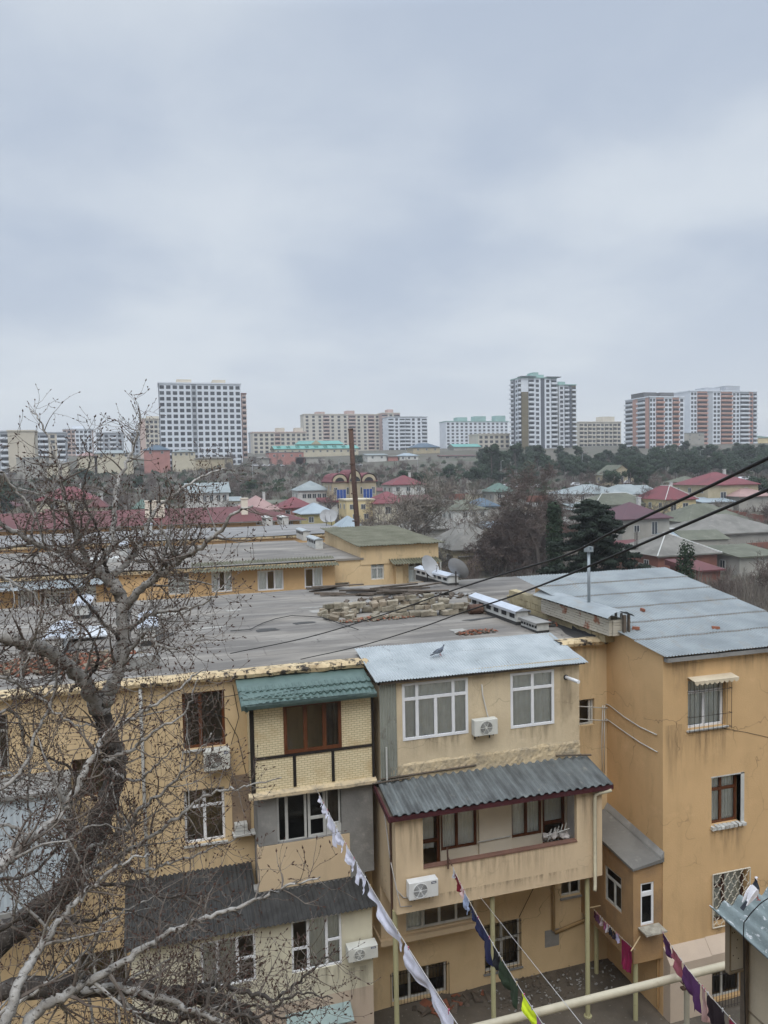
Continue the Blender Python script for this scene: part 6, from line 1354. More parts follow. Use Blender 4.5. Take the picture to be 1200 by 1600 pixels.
HS = [
 ('cream two-storey house with a red hipped roof right of the beige mansion', 612, 664, 757, 6.2, 9, 2.6, REDT, HWW, 'hip', W33),
 ('pinkish house with a red hipped roof, below and left of the cream two-storey house', 586, 643, 786, 4.6, 11, 2.8, REDT, HW, 'hip', [(.35, 2.6, (1.5, 1.8)), (.72, 2.6, (2.4, 2.2))]),
 ('pale house with a grey hipped roof left of the beige mansion', 466, 514, 766, 6.0, 9, 2.6, GREYT, HWW, 'hip', [(.2, 2.2), (.36, 2.2), (.52, 2.2), (.68, 2.2), (.84, 2.2)]),
 ('house with a faded pink roof left of the bright red one', 374, 436, 797, 4.5, 11, 3.4, PINKT, HW, 'hip', W2),
 ('low house with a bright red roof beside the faded pink one', 436, 492, 793, 3.4, 9, 2.6, REDT, HPK, 'hip', W2),
 ('olive-walled house with a blue-grey hipped roof above the flat roofs', 472, 523, 802, 5.2, 9, 2.2, BLUET, HOL, 'hip', [(.28, 2.0), (.72, 2.0)]),
 ('cream two-storey house behind the steel chimney', 541, 585, 782, 5.5, 8, 1.2, HW, HY, 'flat', [(.2, 2.2), (.6, 2.2), (.3, 4.6), (.7, 4.6)]),
 ('small red-roofed annexe left of the beige mansion', 505, 541, 784, 3.6, 6, 1.0, REDT, HWW, 'shed', W2),
 ('small house with a pointed pale blue roof beside the foot of the steel chimney', 531, 571, 828, 3.4, 7, 2.6, BLUET, HW, 'hip', []),
 ('low white house with a mossy roof and two dark windows', 707, 763, 796, 3.3, 8, 1.6, MOSST, HWW, 'hip', [(.35, 1.9), (.6, 1.9), (.85, 1.9)]),
 ('beige house with a big grey slate roof right of the bare trees', 706, 800, 857, 3.6, 12, 3.8, GSLATE, HST, 'hip', [(.45, 2.0, (1.6, 1.6))]),
 ('long dark slate roof behind the beige slate-roofed house', 640, 735, 826, 3.2, 10, 2.4, GSLATE, HG, 'hip', []),
 ('house with a dull green roof behind the big bare tree', 771, 806, 768, 4.0, 8, 2.4, GREENR, HG, 'hip', W2),
 ('low dark blue roofed house at the foot of the slope', 745, 780, 791, 3.2, 8, 2.0, DBLUET, HG, 'hip', []),
 ('white house with a wide grey octagonal roof', 893, 987, 771, 3.6, 14, 2.4, GREYT, HWW, 'hip', [(.15, 1.8), (.4, 1.8), (.62, 1.8), (.85, 1.8)]),
 ('long pale house with a blue-grey roof right of the octagonal one', 952, 1032, 772, 3.2, 10, 2.6, GREYT, HY, 'hip', W2),
 ('grey house with a mossy slate roof and pale ridge', 925, 1030, 788, 3.4, 10, 2.6, MOSST, HG, 'hip', [(.1, 1.8), (.5, 1.8, (1.6, 1.3)), (.8, 1.8)]),
 ('yellow house with a red hipped roof and pale ridges', 1037, 1091, 780, 5.0, 12, 3.2, REDT, HY, 'hip', [(.25, 2.8, (1.6, 1.9)), (.65, 2.8, (1.6, 1.9))]),
 ('large stone house with a wide red hipped roof at the right', 1100, 1192, 757, 6.5, 14, 3.2, REDT, HST, 'hip', [(.3, 4.4, (1.8, 2.6)), (.75, 2.2)]),
 ('grey rendered house with a purple roof behind the cedar', 968, 1051, 810, 6.2, 10, 2.8, PURPT, HG, 'hip', [(.3, 2.4), (.68, 3.0, (1.3, 2.4))]),
 ('long mossy roof with rounded end right of the yellow house', 1068, 1182, 814, 3.2, 12, 3.4, MOSST, HG, 'hip', []),
 ('wide mossy slate roof at the right edge of the valley', 1096, 1240, 832, 3.2, 14, 3.0, GSLATE, HG, 'hip', []),
 ('brick-walled house under a grey slate roof with white ridge', 1022, 1128, 866, 3.4, 11, 2.8, GSLATE, HBR, 'hip', [(.3, 2.0)]),
 ('small house with a mossy roof among the pines', 1064, 1102, 753, 3.5, 8, 1.8, MOSST, HST, 'hip', []),
 ('low house with a green roof left of the large stone house', 1058, 1098, 766, 3.5, 8, 1.8, GREENR, HG, 'hip', []),
 ('low blue-grey shed roof in front of the large stone house', 1093, 1150, 784, 3.0, 5, 1.0, BLUET, HG, 'shed', []),
 ('ornate house with a mossy cross roof and arches above the octagonal roof', 950, 994, 742, 3.6, 9, 3.6, MOSST, HST, 'gabley', [(.25, 2.6, (1.2, 2.0)), (.5, 2.6, (1.2, 2.0)), (.78, 2.6, (1.2, 2.0))]),
 ('cream house with a deep red hipped roof behind the tree at the left', 62, 146, 781, 5.0, 12, 3.6, REDT, HW, 'hip', [(.3, 2.8, (2, 1.8)), (.7, 2.8, (2, 1.8))]),
 ('small red-roofed wing right of the cream house at the left', 140, 165, 792, 4.0, 8, 2.6, DREDT, HW, 'hip', []),
 ('greenish pointed roof behind the tree', 209, 235, 794, 4.5, 7, 2.2, GREENR, HW, 'hip', []),
 ('white villa with a pale mansard roof and arched windows', 294, 356, 770, 7.0, 10, 2.6, GREYT, HWW, 'gablex', [(x, 2.4, (1.0, 1.8)) for x in (.1, .25, .42, .58, .75, .9)]+[(x, 5.6, (1.0, 1.8)) for x in (.1, .3, .5, .7, .9)]),
 ('pinkish roofed house at the far right edge', 1150, 1215, 775, 4.0, 9, 2.0, PINKT, HG, 'hip', []),
 ('brown roofed shed among bare bushes at the right', 1090, 1128, 890, 3.0, 6, .8, DREDT, HBR, 'shed', []),
 ('low red roofed outbuilding above the bare bushes at the right edge', 1150, 1225, 868, 3.0, 7, 1.0, MOSST, HG, 'shed', []),
 ('cream wing with a dark roof at the left edge', -30, 22, 792, 4.0, 9, 2.4, DREDT, HW, 'hip', W2),
]
for a in HS:
    lab, x0, x1, ye, H, dep, rh, rm, wm, kd, wn_ = a
    house(lab, x0, x1, ye, H, dep, rh, rm, wm, kd, wn_, ridge_m=(OLDW if 'ridge' in lab else None), chim=[(.2, .5)] if ('red' in lab and kd == 'hip') else ())
# white mansard dormer band
# plateau edge houses
PS = [
 ('flat-roofed brick-pink building on the plateau edge', 421, 474, 707, 5.5, 12, .4, GREYT, HPK, 'flat', [(x, 2.3) for x in (.15, .4, .65, .9)]),
 ('low rust-coloured annexe beside the brick-pink building', 462, 478, 715, 3.2, 9, .4, GSLATE, HPK, 'flat', []),
 ('long grey wall-like outbuilding on the slope edge', 476, 508, 716, 4, 6, .4, GSLATE, HG, 'flat', []),
 ('white low house on the slope edge behind the steel chimney', 574, 606, 711, 3.0, 8, 1.0, GREYT, HWW, 'shed', W2),
 ('white house with pale blue gable roof on the slope edge', 624, 654, 712, 3.0, 8, 1.6, BLUET, HWW, 'hip', W3),
 ('red-walled kiosk on the slope edge', 604, 622, 713, 3.0, 6, .6, GSLATE, HPK, 'shed', []),
 ('dark hip-roofed house on the plateau', 645, 688, 699, 3.6, 12, 2.8, DBLUET, HST, 'hip', W3),
 ('low teal-roofed hall on the plateau right of the steel chimney', 709, 752, 698, 3.0, 12, 2.0, TEALT, HG, 'gablex', []),
 ('row of low garages on the plateau edge', 690, 745, 712, 3, 6, .5, DREDT, HG, 'shed', [(x, 2.3, (1.8, 1.8)) for x in (.15, .4, .65, .9)]),
 ('red brick house with a dark hipped roof on the left plateau', 226, 264, 703, 6.0, 10, 2.6, DBLUET, HPK, 'hip', W2),
 ('low beige block with two rows of windows under the white tower', 270, 304, 706, 4.0, 9, 1.2, GREYT, HW, 'hip', [(x, 1.9) for x in (.15, .38, .62, .85)]),
 ('unfinished grey block wall house under the white tower', 306, 362, 716, 4.0, 8, .8, GSLATE, HST, 'hip', []),
 ('cream house on the left plateau behind the tree', 150, 205, 708, 4.0, 9, 1.6, GREYT, HW, 'hip', W3),
 ('pink roofed house on the left plateau', 122, 150, 712, 4.0, 9, 2.0, PINKT, HW, 'hip', []),
 ('grey flat house at the left end of the plateau', 28, 70, 716, 4.0, 9, .4, GREYT, HG, 'flat', W2),
 ('low house on the left slope behind the tree', 66, 104, 724, 4.0, 9, 1.6, GSLATE, HW, 'hip', W2),
 ('small ochre house left of the long teal roof', 400, 422, 716, 3.5, 7, 1.2, GSLATE, HG, 'hip', []),
 ('long yellow building with green roof and arched windows at the right end of the plateau', 1117, 1215, 684, 5.5, 12, 1.6, GREENR, HY, 'hip', [(x, 3.4, (1.4, 2.0)) for x in (.1, .22, .34, .46, .58, .7)]),
 ('low stone house below the long yellow building', 1095, 1175, 702, 3.2, 8, 2.0, GSLATE, HG, 'hip', []),
 ('grey slate roofs in front of the orange tower', 1015, 1092, 702, 3.2, 8, 2.0, GSLATE, HG, 'hip', []),
 ('grey concrete block between the two orange towers', 1052, 1104, 677, 6.0, 8, .4, GREYT, HG, 'flat', W33),
]
for a in PS:
    lab, x0, x1, ye, H, dep, rh, rm, wm, kd, wn_ = a
    Yh = {'dark hip': 440, 'long yel': 470, 'grey con': 450, 'red bric': 400, 'low teal': 470, 'grey sla': 430}.get(lab[:8], 400 if x0 < 400 else 405)
    house(lab, x0, x1, ye, H, dep, rh, rm, wm, kd, wn_, Y=Yh)
# long teal roofed hall with dormers
t, w, hh, pc = house('long two-tier teal-roofed hall with small dormers on the plateau', 431, 560, 701, 5, 16, 2.2, TEALT, HW, 'gablex', [(x/12+.04, 2.2) for x in range(12)], Y=455, cat='hall', name='hall')
mb = MB(); f = Fr((0, 0, 0), (1, 0, 0), (0, -1, 0))
for k in range(9):
    x = -w/2+w*(k+.5)/9; mb.quad((x-1.2, 1.5, hh+.4), (x+1.2, 1.5, hh+.4), (x+.8, 1.5, hh+1.7), (x, 1.5, hh+2.0), (x-.8, 1.5, hh+1.7)); mb.quad((x-1.2, 1.5, hh+.4), (x-.8, 1.5, hh+1.7), (x-.8, 6, hh+2.0), (x-1.2, 6, hh+1.0)); mb.quad((x+1.2, 1.5, hh+.4), (x+1.2, 6, hh+1.0), (x+.8, 6, hh+2.0), (x+.8, 1.5, hh+1.7))
mb.build('dormer', TEALT, t)
mb = MB(); mb.box(f, -w*.2, w*.35, -16, -9, 0, hh+3.0); mb.build('upper_storey', HW, t)
mb = MB(); mb.quad((-w*.22, 8, hh+3.0), (w*.37, 8, hh+3.0), (w*.32, 12, hh+5.2), (-w*.17, 12, hh+5.2)); mb.quad((w*.37, 17, hh+3.0), (-w*.22, 17, hh+3.0), (-w*.17, 12, hh+5.2), (w*.32, 12, hh+5.2)); mb.quad((-w*.22, 17, hh+3), (-w*.22, 8, hh+3), (-w*.17, 12, hh+5.2)); mb.quad((w*.37, 8, hh+3), (w*.37, 17, hh+3), (w*.32, 12, hh+5.2)); mb.build('upper_roof', TEALT, t)
mb = MB(); mb.quad((-2.5, 7.6, hh+2.8), (4.5, 7.6, hh+2.8), (1, 7.6, hh+5.4)); mb.build('pediment', HST, t)

# ================================================================== apartment towers on the hill
def tower(lab, x0, x1, yt, Y, cols, fh, mats, dep=16, roofs=(), left=None, frame=None, rot=0.0, extra=2, zb=None, cat='apartment tower', topbar=None, name='apartment_tower', pxl=None):
    """front spans pixels x0..x1; cols: list of (weight, kind, material key); kind w window, p pair of windows, b balcony, n plain"""
    pt = at((x0+x1)/2, yt, Y=Y); D = (pt-CAM).dot(fwd); w = (x1-x0)/F*D/.965
    base = terr(pt.x, pt.y)-3; hh = pt.z-base
    t = thing(name, lab, cat, (pt.x, Y, base)); ORG[t.name] = Vector((0, 0, 0)); t.rotation_euler = (0, 0, rot)
    frame = frame or mat('dark_window_frame', (.1, .1, .11), bump=0)
    f = Fr((0, 0, 0), (1, 0, 0), (0, -1, 0)); fL = Fr((-w/2, 0, 0), (0, -1, 0), (-1, 0, 0))
    nf = int(hh/fh); z00 = hh-nf*fh-.6
    total = [0]; stuffW = MB(); stuffB = MB()
    def face(fr_, wid, cs, a_off, rz_, org):
        S_ = sum(c[0] for c in cs); a = a_off
        bym = {}
        for (cw, kind, mk, *rest) in cs:
            ww = wid*cw/S_
            bym.setdefault(mk, MB()).box(fr_, a, a+ww, -.3, (rest[0] if rest else 0.0)+.0, 0, hh)
            off = rest[0] if rest else 0.0
            for fl__ in range(nf):
                z = z00+fl__*fh+.9
                if kind in 'wp':
                    us = (.5,) if kind == 'w' else (.27, .73)
                    for u in us:
                        p = fr_(a+ww*u, off+.01, z); ws_ = min(2.2, ww*.66 if kind == 'w' else ww*.3)
                        if total[0] < 100 and fl__ >= nf-14: far_window(t, p, round(ws_, 1), 1.8, rz_, frame); total[0] += 1
                        else:
                            stuffW.cur = 0; stuffW.box(fr_, a+ww*u-ws_/2, a+ww*u+ws_/2, off+.0, off+.06, z, z+.1); stuffW.box(fr_, a+ww*u-ws_/2, a+ww*u-ws_/2+.1, off+.0, off+.06, z+.1, z+1.8); stuffW.box(fr_, a+ww*u+ws_/2-.1, a+ww*u+ws_/2, off+.0, off+.06, z+.1, z+1.8)
                            stuffW.cur = 1; stuffW.box(fr_, a+ww*u-ws_/2+.1, a+ww*u+ws_/2-.1, off+.0, off+.03, z+.1, z+1.8)
                elif kind == 'b':
                    stuffB.cur = 1; stuffB.box(fr_, a+.25, a+ww-.25, off+.0, off+.04, z-.8, z+1.5)
                    stuffB.cur = 2 if mk == 'g' else 0; stuffB.box(fr_, a+.1, a+ww-.1, off+.041, off+1.3, z-1.0, z-.8); stuffB.box(fr_, a+.1, a+ww-.1, off+1.2, off+1.3, z-.8, z+.15)
                    stuffB.box(fr_, a+.1, a+.2, off+.041, off+1.2, z-.8, z+.15); stuffB.box(fr_, a+ww-.2, a+ww-.1, off+.041, off+1.2, z-.8, z+.15)
            a += ww
        for k, m in bym.items(): m.build('wall', mats[k], t)
    face(f, w, cols, -w/2, 0, None)
    if left: face(fL, dep, left, -dep, -PI/2, None)
    mb = MB(); mb.box(f, -w/2+.01, w/2-.01, -dep+.01, -.29, 0, hh-.02); mb.build('wall', mats[cols[0][2]], t)
    mb = MB(); mb.box(f, -w/2-.3, w/2+.3, -dep-.3, .45, hh, hh+.7); mb.build('parapet', mats.get('top', mats[cols[0][2]]), t)
    if stuffW.f: o = stuffW.build('windows', [frame, FARGLASS], t); o['kind'] = 'stuff'
    if stuffB.f: o = stuffB.build('balconies', [mats.get('balc', OLDW), FARGLASS, TW if 'g' in mats else TP], t); o['kind'] = 'stuff'
    for (u0, u1, h0, h1, mk) in roofs:
        mb = MB(); mb.box(f, -w/2+w*u0, -w/2+w*u1, -dep*.75, -dep*.2, hh+h0+.701, hh+h1+.7); mb.build('roof_house', mats.get(mk) or MATS[mk], t)
    return t, w, hh
def fm(n, c, c2=None): return mat(n, c, c2, scale=.15, bump=0)
TW = fm('tower_white', (.68, .71, .75), (.6, .63, .67)); TB = fm('tower_beige', (.56, .5, .4), (.48, .43, .34)); TP = fm('tower_pinkish', (.55, .42, .37), (.48, .37, .32)); TG = fm('tower_grey', (.4, .42, .45), (.34, .36, .38))
TDK = fm('tower_dark', (.12, .12, .12)); TBR = fm('tower_brown', (.17, .09, .085), (.14, .08, .07)); TOR = fm('tower_orange', (.5, .29, .23), (.44, .26, .21)); TOL = fm('tower_olive', (.17, .14, .08)); TRD = fm('tower_dull_red', (.46, .33, .3))
TSL = fm('tower_slate', (.1, .11, .13)); TTE = fm('tower_teal', (.3, .45, .42)); TCR = fm('tower_cream', (.56, .52, .44), (.5, .46, .39))
t, w, hh = tower('tall brown tower with balconies behind the white tower', 371, 384, 616, 455, [(1, 'n', 'a'), (1, 'b', 'b')], 3.05, {'a': TBR, 'b': TP, 'balc': TP}, dep=14, roofs=[(0, .4, 0, 2, 'a')])
c9 = [(1, 'w', 'a')]*13
t, w, hh = tower('big white apartment tower with thirteen columns of dark windows', 252, 373, 600, 415, [(1, 'w', 'a')]*5+[(.8, 'w', 'd')]+[(1, 'w', 'a')]*7, 3.0, {'a': TW, 'd': TG, 'top': TW, 'balc': TW, 'r': TB}, dep=18, roofs=[(.22, .4, 0, 2.0, 'r'), (.66, .82, 0, 2.0, 'r')], left=[(1, 'n', 'a')])
tower('beige tower with a broad roof left of the white tower', 219, 252, 655, 520, [(1.3, 'n', 'b'), (1, 'w', 'a'), (1, 'w', 'a'), (1, 'w', 'a'), (1, 'w', 'a')], 3.0, {'a': TCR, 'b': TP, 'top': TCR}, roofs=[(.3, 1, 0, 1.5, 'a')])
tower('grey block with balconies in the far left distance', 152, 190, 677, 560, [(1, 'b', 'a'), (1, 'w', 'a'), (1, 'b', 'a'), (1, 'w', 'a')], 3.0, {'a': TG, 'balc': TW})
tower('slim grey block left of the beige tower', 205, 222, 676, 600, [(1, 'w', 'a')]*3, 3.0, {'a': TG})
tower('pale pinkish block in the far left distance', 100, 141, 671, 600, [(1, 'w', 'a')]*3+[(1, 'w', 'b')]*4, 3.0, {'a': TP, 'b': TW, 'top': TW}, roofs=[(.3, .7, 0, 2, 'b')])
tower('blank beige gable block at the left edge of the plateau', 14, 51, 674, 430, [(1, 'n', 'a')], 3.0, {'a': TB, 'top': TB}, dep=12)
tower('grey balconied block at the very left edge', -30, 13, 675, 432, [(1, 'b', 'a'), (1, 'w', 'a'), (1, 'b', 'a')], 3.0, {'a': TG, 'balc': TW}, dep=12)
tower('grey-green balconied block right of the blank beige gable', 51, 99, 677, 470, [(1, 'b', 'a'), (1, 'b', 'a'), (1, 'w', 'b'), (1, 'b', 'a')], 3.0, {'a': TG, 'b': TB, 'balc': TW}, dep=12)
tower('low pale block far left of the brown tower', 392, 400, 676, 620, [(1, 'w', 'a')], 3.0, {'a': TG})
tower('long pinkish and cream apartment block in the centre distance', 476, 604, 648, 640, [(1, 'w', 'a'), (1, 'w', 'a'), (1, 'w', 'a'), (1, 'b', 'b'), (1, 'w', 'a'), (1, 'w', 'a'), (1, 'w', 'a'), (1.2, 'b', 'b'), (1, 'w', 'a'), (1, 'w', 'a'), (1, 'b', 'b'), (1, 'w', 'a'), (1, 'w', 'a')], 3.0, {'a': TCR, 'b': TRD, 'balc': TP, 'top': TCR}, roofs=[(.16, .26, 0, 2, 'b'), (.52, .62, 0, 3, 'b')])
tower('taller pinkish wing right of the long central block', 596, 625, 646, 632, [(1, 'b', 'b'), (1, 'w', 'a'), (1, 'b', 'b')], 3.0, {'a': TCR, 'b': TRD, 'balc': TP, 'top': TCR}, roofs=[(.4, .7, 0, 3, 'b')])
tower('pale grey block with wide glazed balconies, right of the pinkish wing', 606, 668, 652, 600, [(1, 'b', 'a'), (1, 'w', 'a'), (1, 'b', 'a'), (1, 'b', 'a'), (1, 'w', 'a'), (1, 'w', 'a'), (1, 'b', 'a')], 3.0, {'a': TW, 'balc': TW, 'top': TG})
tower('lower pinkish-roofed apartment row left of the long central block', 397, 478, 676, 560, [(1, 'w', 'a')]*4+[(1, 'b', 'b')]+[(1, 'w', 'a')]*5, 3.0, {'a': TCR, 'b': TRD, 'top': TP, 'balc': TP}, roofs=[(.45, .6, 0, 3, 'a'), (.8, .95, 0, 3, 'a')])
t, w, hh = tower('long white apartment block with pale teal roof trim', 695, 797, 659, 640, [(1, 'w', 'a')]*14, 3.0, {'a': TW, 'top': TTE, 'balc': TW}, roofs=[(.2, .36, 0, 3.5, 'top'), (.48, .66, 0, 4.5, 'top'), (.82, .98, 0, 5, 'top')])
tower('low cream block in front of the white teal-trimmed block', 746, 798, 679, 480, [(1, 'w', 'a')]*6, 3.0, {'a': TCR, 'top': TCR})
# twin-part tower with teal roofs
t, w, hh = tower('tallest grey-white tower with olive and slate stripes and teal roof', 812, 872, 591, 455, [(1.1, 'n', 'o'), (.9, 'b', 'a'), (1, 'w', 'w'), (.6, 'n', 's'), (1, 'w', 'w'), (.9, 'b', 'a')], 3.05, {'a': TG, 'o': TOL, 'w': TW, 's': TSL, 'balc': TW, 'top': TTE}, dep=15, left=[(1, 'b', 'a'), (.5, 'n', 's'), (1, 'w', 'w'), (1, 'b', 'a')], roofs=[(.3, .7, 0, 2, 'top'), (.4, .55, 2, 3.5, 'top')])
mb = MB(); mb.box(Fr((0, 0, 0), (1, 0, 0), (0, -1, 0)), -w/2, -w/2+w*.2, .01, .06, hh-9, hh); mb.build('upper_panel', TW, t)
mb = MB()
for u0, u1 in ((-.52, -.1), (.2, .6)): mb.box(Fr((0, 0, 0), (1, 0, 0), (0, -1, 0)), w*u0, w*u1, -4, 1.6, hh+.71, hh+1.1)
mb.build('roof_canopy', TSL, t)
t, w, hh = tower('lower right half of the tallest tower, grey with slate stripe and teal roof', 872, 901, 602, 462, [(1, 'w', 'w'), (.8, 'b', 'a'), (.6, 'n', 's'), (.8, 'b', 'o')], 3.05, {'a': TG, 'o': TOL, 'w': TW, 's': TSL, 'balc': TW, 'top': TTE}, dep=15, roofs=[(.1, .5, 0, 2, 'top')])
tower('beige apartment block with many balconies right of the tallest tower', 902, 974, 660, 520, [(1, 'b', 'a'), (1, 'w', 'a')]*5, 3.1, {'a': TCR, 'balc': TCR, 'top': TCR}, roofs=[(.6, .9, 0, 4, 'a')])
t, w, hh = tower('orange and white striped tower with dark roof boxes', 1011, 1073, 621, 425, [(1, 'p', 'w'), (1.2, 'b', 'o'), (1.3, 'p', 'w'), (1, 'b', 'o'), (.8, 'w', 'w')], 3.0, {'w': TW, 'o': TOR, 'g': TG, 'd': TDK, 'balc': TOR, 'top': TW}, dep=26, left=[(1.2, 'b', 'g'), (.8, 'n', 'o'), (1.2, 'b', 'g'), (.6, 'n', 'o')], roofs=[(.0, .35, 0, 3, 'd'), (.45, .85, 0, 3, 'd')])
t, w, hh = tower('wide orange, white and grey tower at the right with stepped roof boxes', 1071, 1192, 612, 455, [(1, 'p', 'w'), (1.5, 'b', 'o'), (.8, 'n', 'g'), (1.2, 'p', 'w'), (1.7, 'b', 'o'), (1.2, 'p', 'w'), (1.4, 'b', 'g'), (.6, 'w', 'o'), (.6, 'b', 'g')], 3.0, {'w': TW, 'o': TOR, 'g': TG, 'r': TG, 'balc': TOR, 'top': TW}, dep=20, roofs=[(.28, .5, -.0, 2.5, 'r'), (.58, .8, 0, 4, 'r')])

# ================================================================== vegetation beyond
rg = random.Random(17)
def bare_mesh(seed, H, spread, nl, tw=.022, up=.35, trunk_h=.25, forks=5, tone=0):
    r = random.Random(seed); T, Cc = MB(), MB()
    def rv_(): return Vector((r.uniform(-1, 1), r.uniform(-1, 1), r.uniform(-1, 1)))
    def rec(p, d, L, rad_, lev):
        n = 4; pts = [p]; rs = [rad_]
        for i in range(n):
            d = (d+rv_()*.2+Vector((0, 0, up*.15))).normalized(); p = p+d*L/n; pts.append(p); rs.append(max(tw*.6, rad_*(1-.5*(i+1)/n)))
        (T if lev < 2 else Cc).tube(pts, rs, 5 if lev < 2 else 3, cap=False)
        if lev >= nl: return
        k = r.randint(forks-1, forks+1)
        for j in range(k):
            i = r.randint(1, n) if lev else r.randint(2, n)
            v = rv_(); v = (v-d*v.dot(d)).normalized(); nd = (d*.75+v*spread).normalized(); rec(pts[i], nd, L*r.uniform(.5, .78), rs[i]*.62, lev+1)
    rec(Vector((0, 0, -.3)), Vector((0, 0, 1)), H*.42, H*.022, 0)
    return T, Cc
BCOL = [mat('far_bark_brown', (.12, .1, .085), (.09, .075, .065), bump=0), mat('far_twig_brown', (.10, .072, .06), (.13, .1, .085), bump=0), mat('far_twig_grey', (.19, .165, .135), (.15, .13, .11), bump=0), mat('far_twig_reddish', (.095, .06, .052), (.12, .085, .07), bump=0)]
def leafy(shape, n, size, seed, flat=.5):
    r = random.Random(seed); mb = MB()
    for i in range(n):
        p, nrm = shape(r)
        a = Vector((r.uniform(-1, 1), r.uniform(-1, 1), r.uniform(-1, 1)))
        a = (a-nrm*a.dot(nrm)*.6).normalized(); b = a.cross(nrm+Vector((.01, .02, .03))).normalized(); s = size*r.uniform(.6, 1.4)
        mb.quad(p-a*s-b*s*flat, p+a*s*.2-b*s*flat*1.2, p+a*s+b*s*flat*.3, p-a*s*.1+b*s*flat)
    return mb
def clumps(r, cl, squash=.7):
    c, R_ = cl[r.randrange(len(cl))]
    d = Vector((r.gauss(0, 1), r.gauss(0, 1), r.gauss(0, 1))).normalized(); q = R_*(r.random()**.35)
    return c+Vector((d.x*q, d.y*q, d.z*q*squash)), d
def pine_mesh(seed, H, W_, n=1500, size=.45, kind='round'):
    r = random.Random(seed); cl = []
    if kind == 'round':
        for i in range(16):
            a = r.uniform(0, 2*PI); q = r.random()**.5*W_*.42; z = H*r.uniform(.38, .9); k = 1-max(0, (z/H-.6))*1.5
            cl.append((Vector((math.cos(a)*q*k, math.sin(a)*q*k, z)), W_*r.uniform(.13, .24)))
    elif kind == 'cypress':
        for i in range(22): z = H*(.06+.9*i/21); w = W_*.5*math.sin(PI*min(1, .18+.82*(1-z/H)**.8))**.6; cl.append((Vector((r.uniform(-.15, .15)*w, r.uniform(-.15, .15)*w, z)), w*.8))
    elif kind == 'cedar':
        for i in range(120):
            z = H*(.1+.88*(i/119)); w = W_*.5*(1-(z/H))**.7+.2; a = i*2.4+r.uniform(-.5, .5); q = w*r.uniform(.35, 1.05)
            for s in (.35, .7, 1): cl.append((Vector((math.cos(a)*q*s, math.sin(a)*q*s, z-.25*s*s*q*.3)), (.55+.09*q)*(1.15-.35*s)))
    mb = leafy(lambda rr: clumps(rr, cl, .35 if kind == 'cedar' else (.75 if kind == 'round' else 1.3)), n, size, seed+1, .45)
    T = MB(); T.tube([(0, 0, -.5), (.05, 0, H*.4), (0, .05, H*.93)], [H*.022, H*.016, .03], 7)
    if kind != 'cypress':
        for c, R_ in cl[::(3 if kind == 'cedar' else 1)]: T.tube([(0, 0, c.z*.85), c], [.06, .03], 4)
    return T, mb
PINEM = [mat('pine_needles', (.022, .042, .022), (.038, .06, .03), scale=.6, bump=0, vary=.25), mat('cedar_needles', (.012, .02, .013), (.022, .033, .022), scale=.6, bump=0), mat('cypress_needles', (.026, .045, .022), (.018, .032, .016), scale=.8, bump=0), mat('shrub_leaves', (.05, .065, .03), (.035, .05, .025), scale=.6, bump=0, vary=.25)]
FAR_TR = BCOL[0]
def plant(lab, pos, TT, CC, tm, cm, cat='tree', group=None, name='tree', crown='crown'):
    t = thing(name, lab, cat, pos, group); ORG[t.name] = Vector((0, 0, 0))
    TT.build('trunk', tm, t); CC.build(crown, cm, t); return t
def gpos(px, py, D):
    p = at(px, py, D=D); return Vector((p.x, p.y, terr(p.x, p.y)))
# single trees
T, C_ = bare_mesh(3, 20.5, 1.35, 6, .045, .2, forks=5); p = gpos(843, 880, 118); plant('big grey-brown leafless tree with a wide crown left of the dark cypress', p, T, C_, BCOL[0], BCOL[1], name='bare_tree')
T, C_ = bare_mesh(8, 19, .9, 5, .05, .4, forks=5); p = gpos(648, 840, 112); plant('upright leafless tree just right of the steel chimney', p, T, C_, BCOL[0], BCOL[2], name='bare_tree')
T, C_ = bare_mesh(28, 14, .9, 5, .045, .4, forks=5); p = gpos(610, 850, 105); plant('smaller leafless tree behind the mossy roof', p, T, C_, BCOL[0], BCOL[2], name='bare_tree')
T, C_ = pine_mesh(2, 14.4, 20, 42000, .17, 'cedar'); p = gpos(925, 890, 74); plant('large dark spreading cedar behind the blue-grey sheet roof', p, T, C_, BCOL[0], PINEM[1], name='cedar_tree')
T, C_ = pine_mesh(4, 13.4, 2.5, 6000, .15, 'cypress'); p = gpos(866, 880, 82); plant('tall narrow dark cypress left of the cedar', p, T, C_, BCOL[0], PINEM[2], name='cypress_tree')
T, C_ = pine_mesh(5, 10.7, 2.2, 4000, .12, 'cypress'); p = gpos(1072, 910, 66); plant('small conical cypress at the corner of the sheet roof', p, T, C_, BCOL[0], PINEM[2], name='cypress_tree')
T, C_ = pine_mesh(6, 4.5, 7, 2000, .25, 'round'); p = gpos(592, 835, 125); plant('rounded dark evergreen bush right of the steel chimney foot', p, T, C_, BCOL[0], PINEM[0], name='evergreen_bush')
T, C_ = pine_mesh(7, 3.2, 3, 600, .2, 'round'); p = gpos(1020, 838, 120); plant('small round evergreen in front of the purple-roofed house', p, T, C_, BCOL[0], PINEM[0], name='evergreen_bush')
mb = MB(); p = gpos(1058, 833, 130); mb.tube([(p.x-1, p.y, p.z+1.6), (p.x+1, p.y, p.z+1.6)], .8, 12); o = mb.build('water_tank', mat('blue_plastic', (.02, .09, .3), bump=0)); tag(o, 'blue plastic water tank among the mossy roofs', 'water tank')
mb = MB(); p = gpos(1052, 803, 145); mb.tube([(p.x, p.y, p.z+1.2), (p.x, p.y, p.z+3.4)], 1.1, 14); o = mb.build('water_tank', OLDW); tag(o, 'white water tank beside the yellow house', 'water tank')
mb = MB(); p = gpos(994, 838, 118)
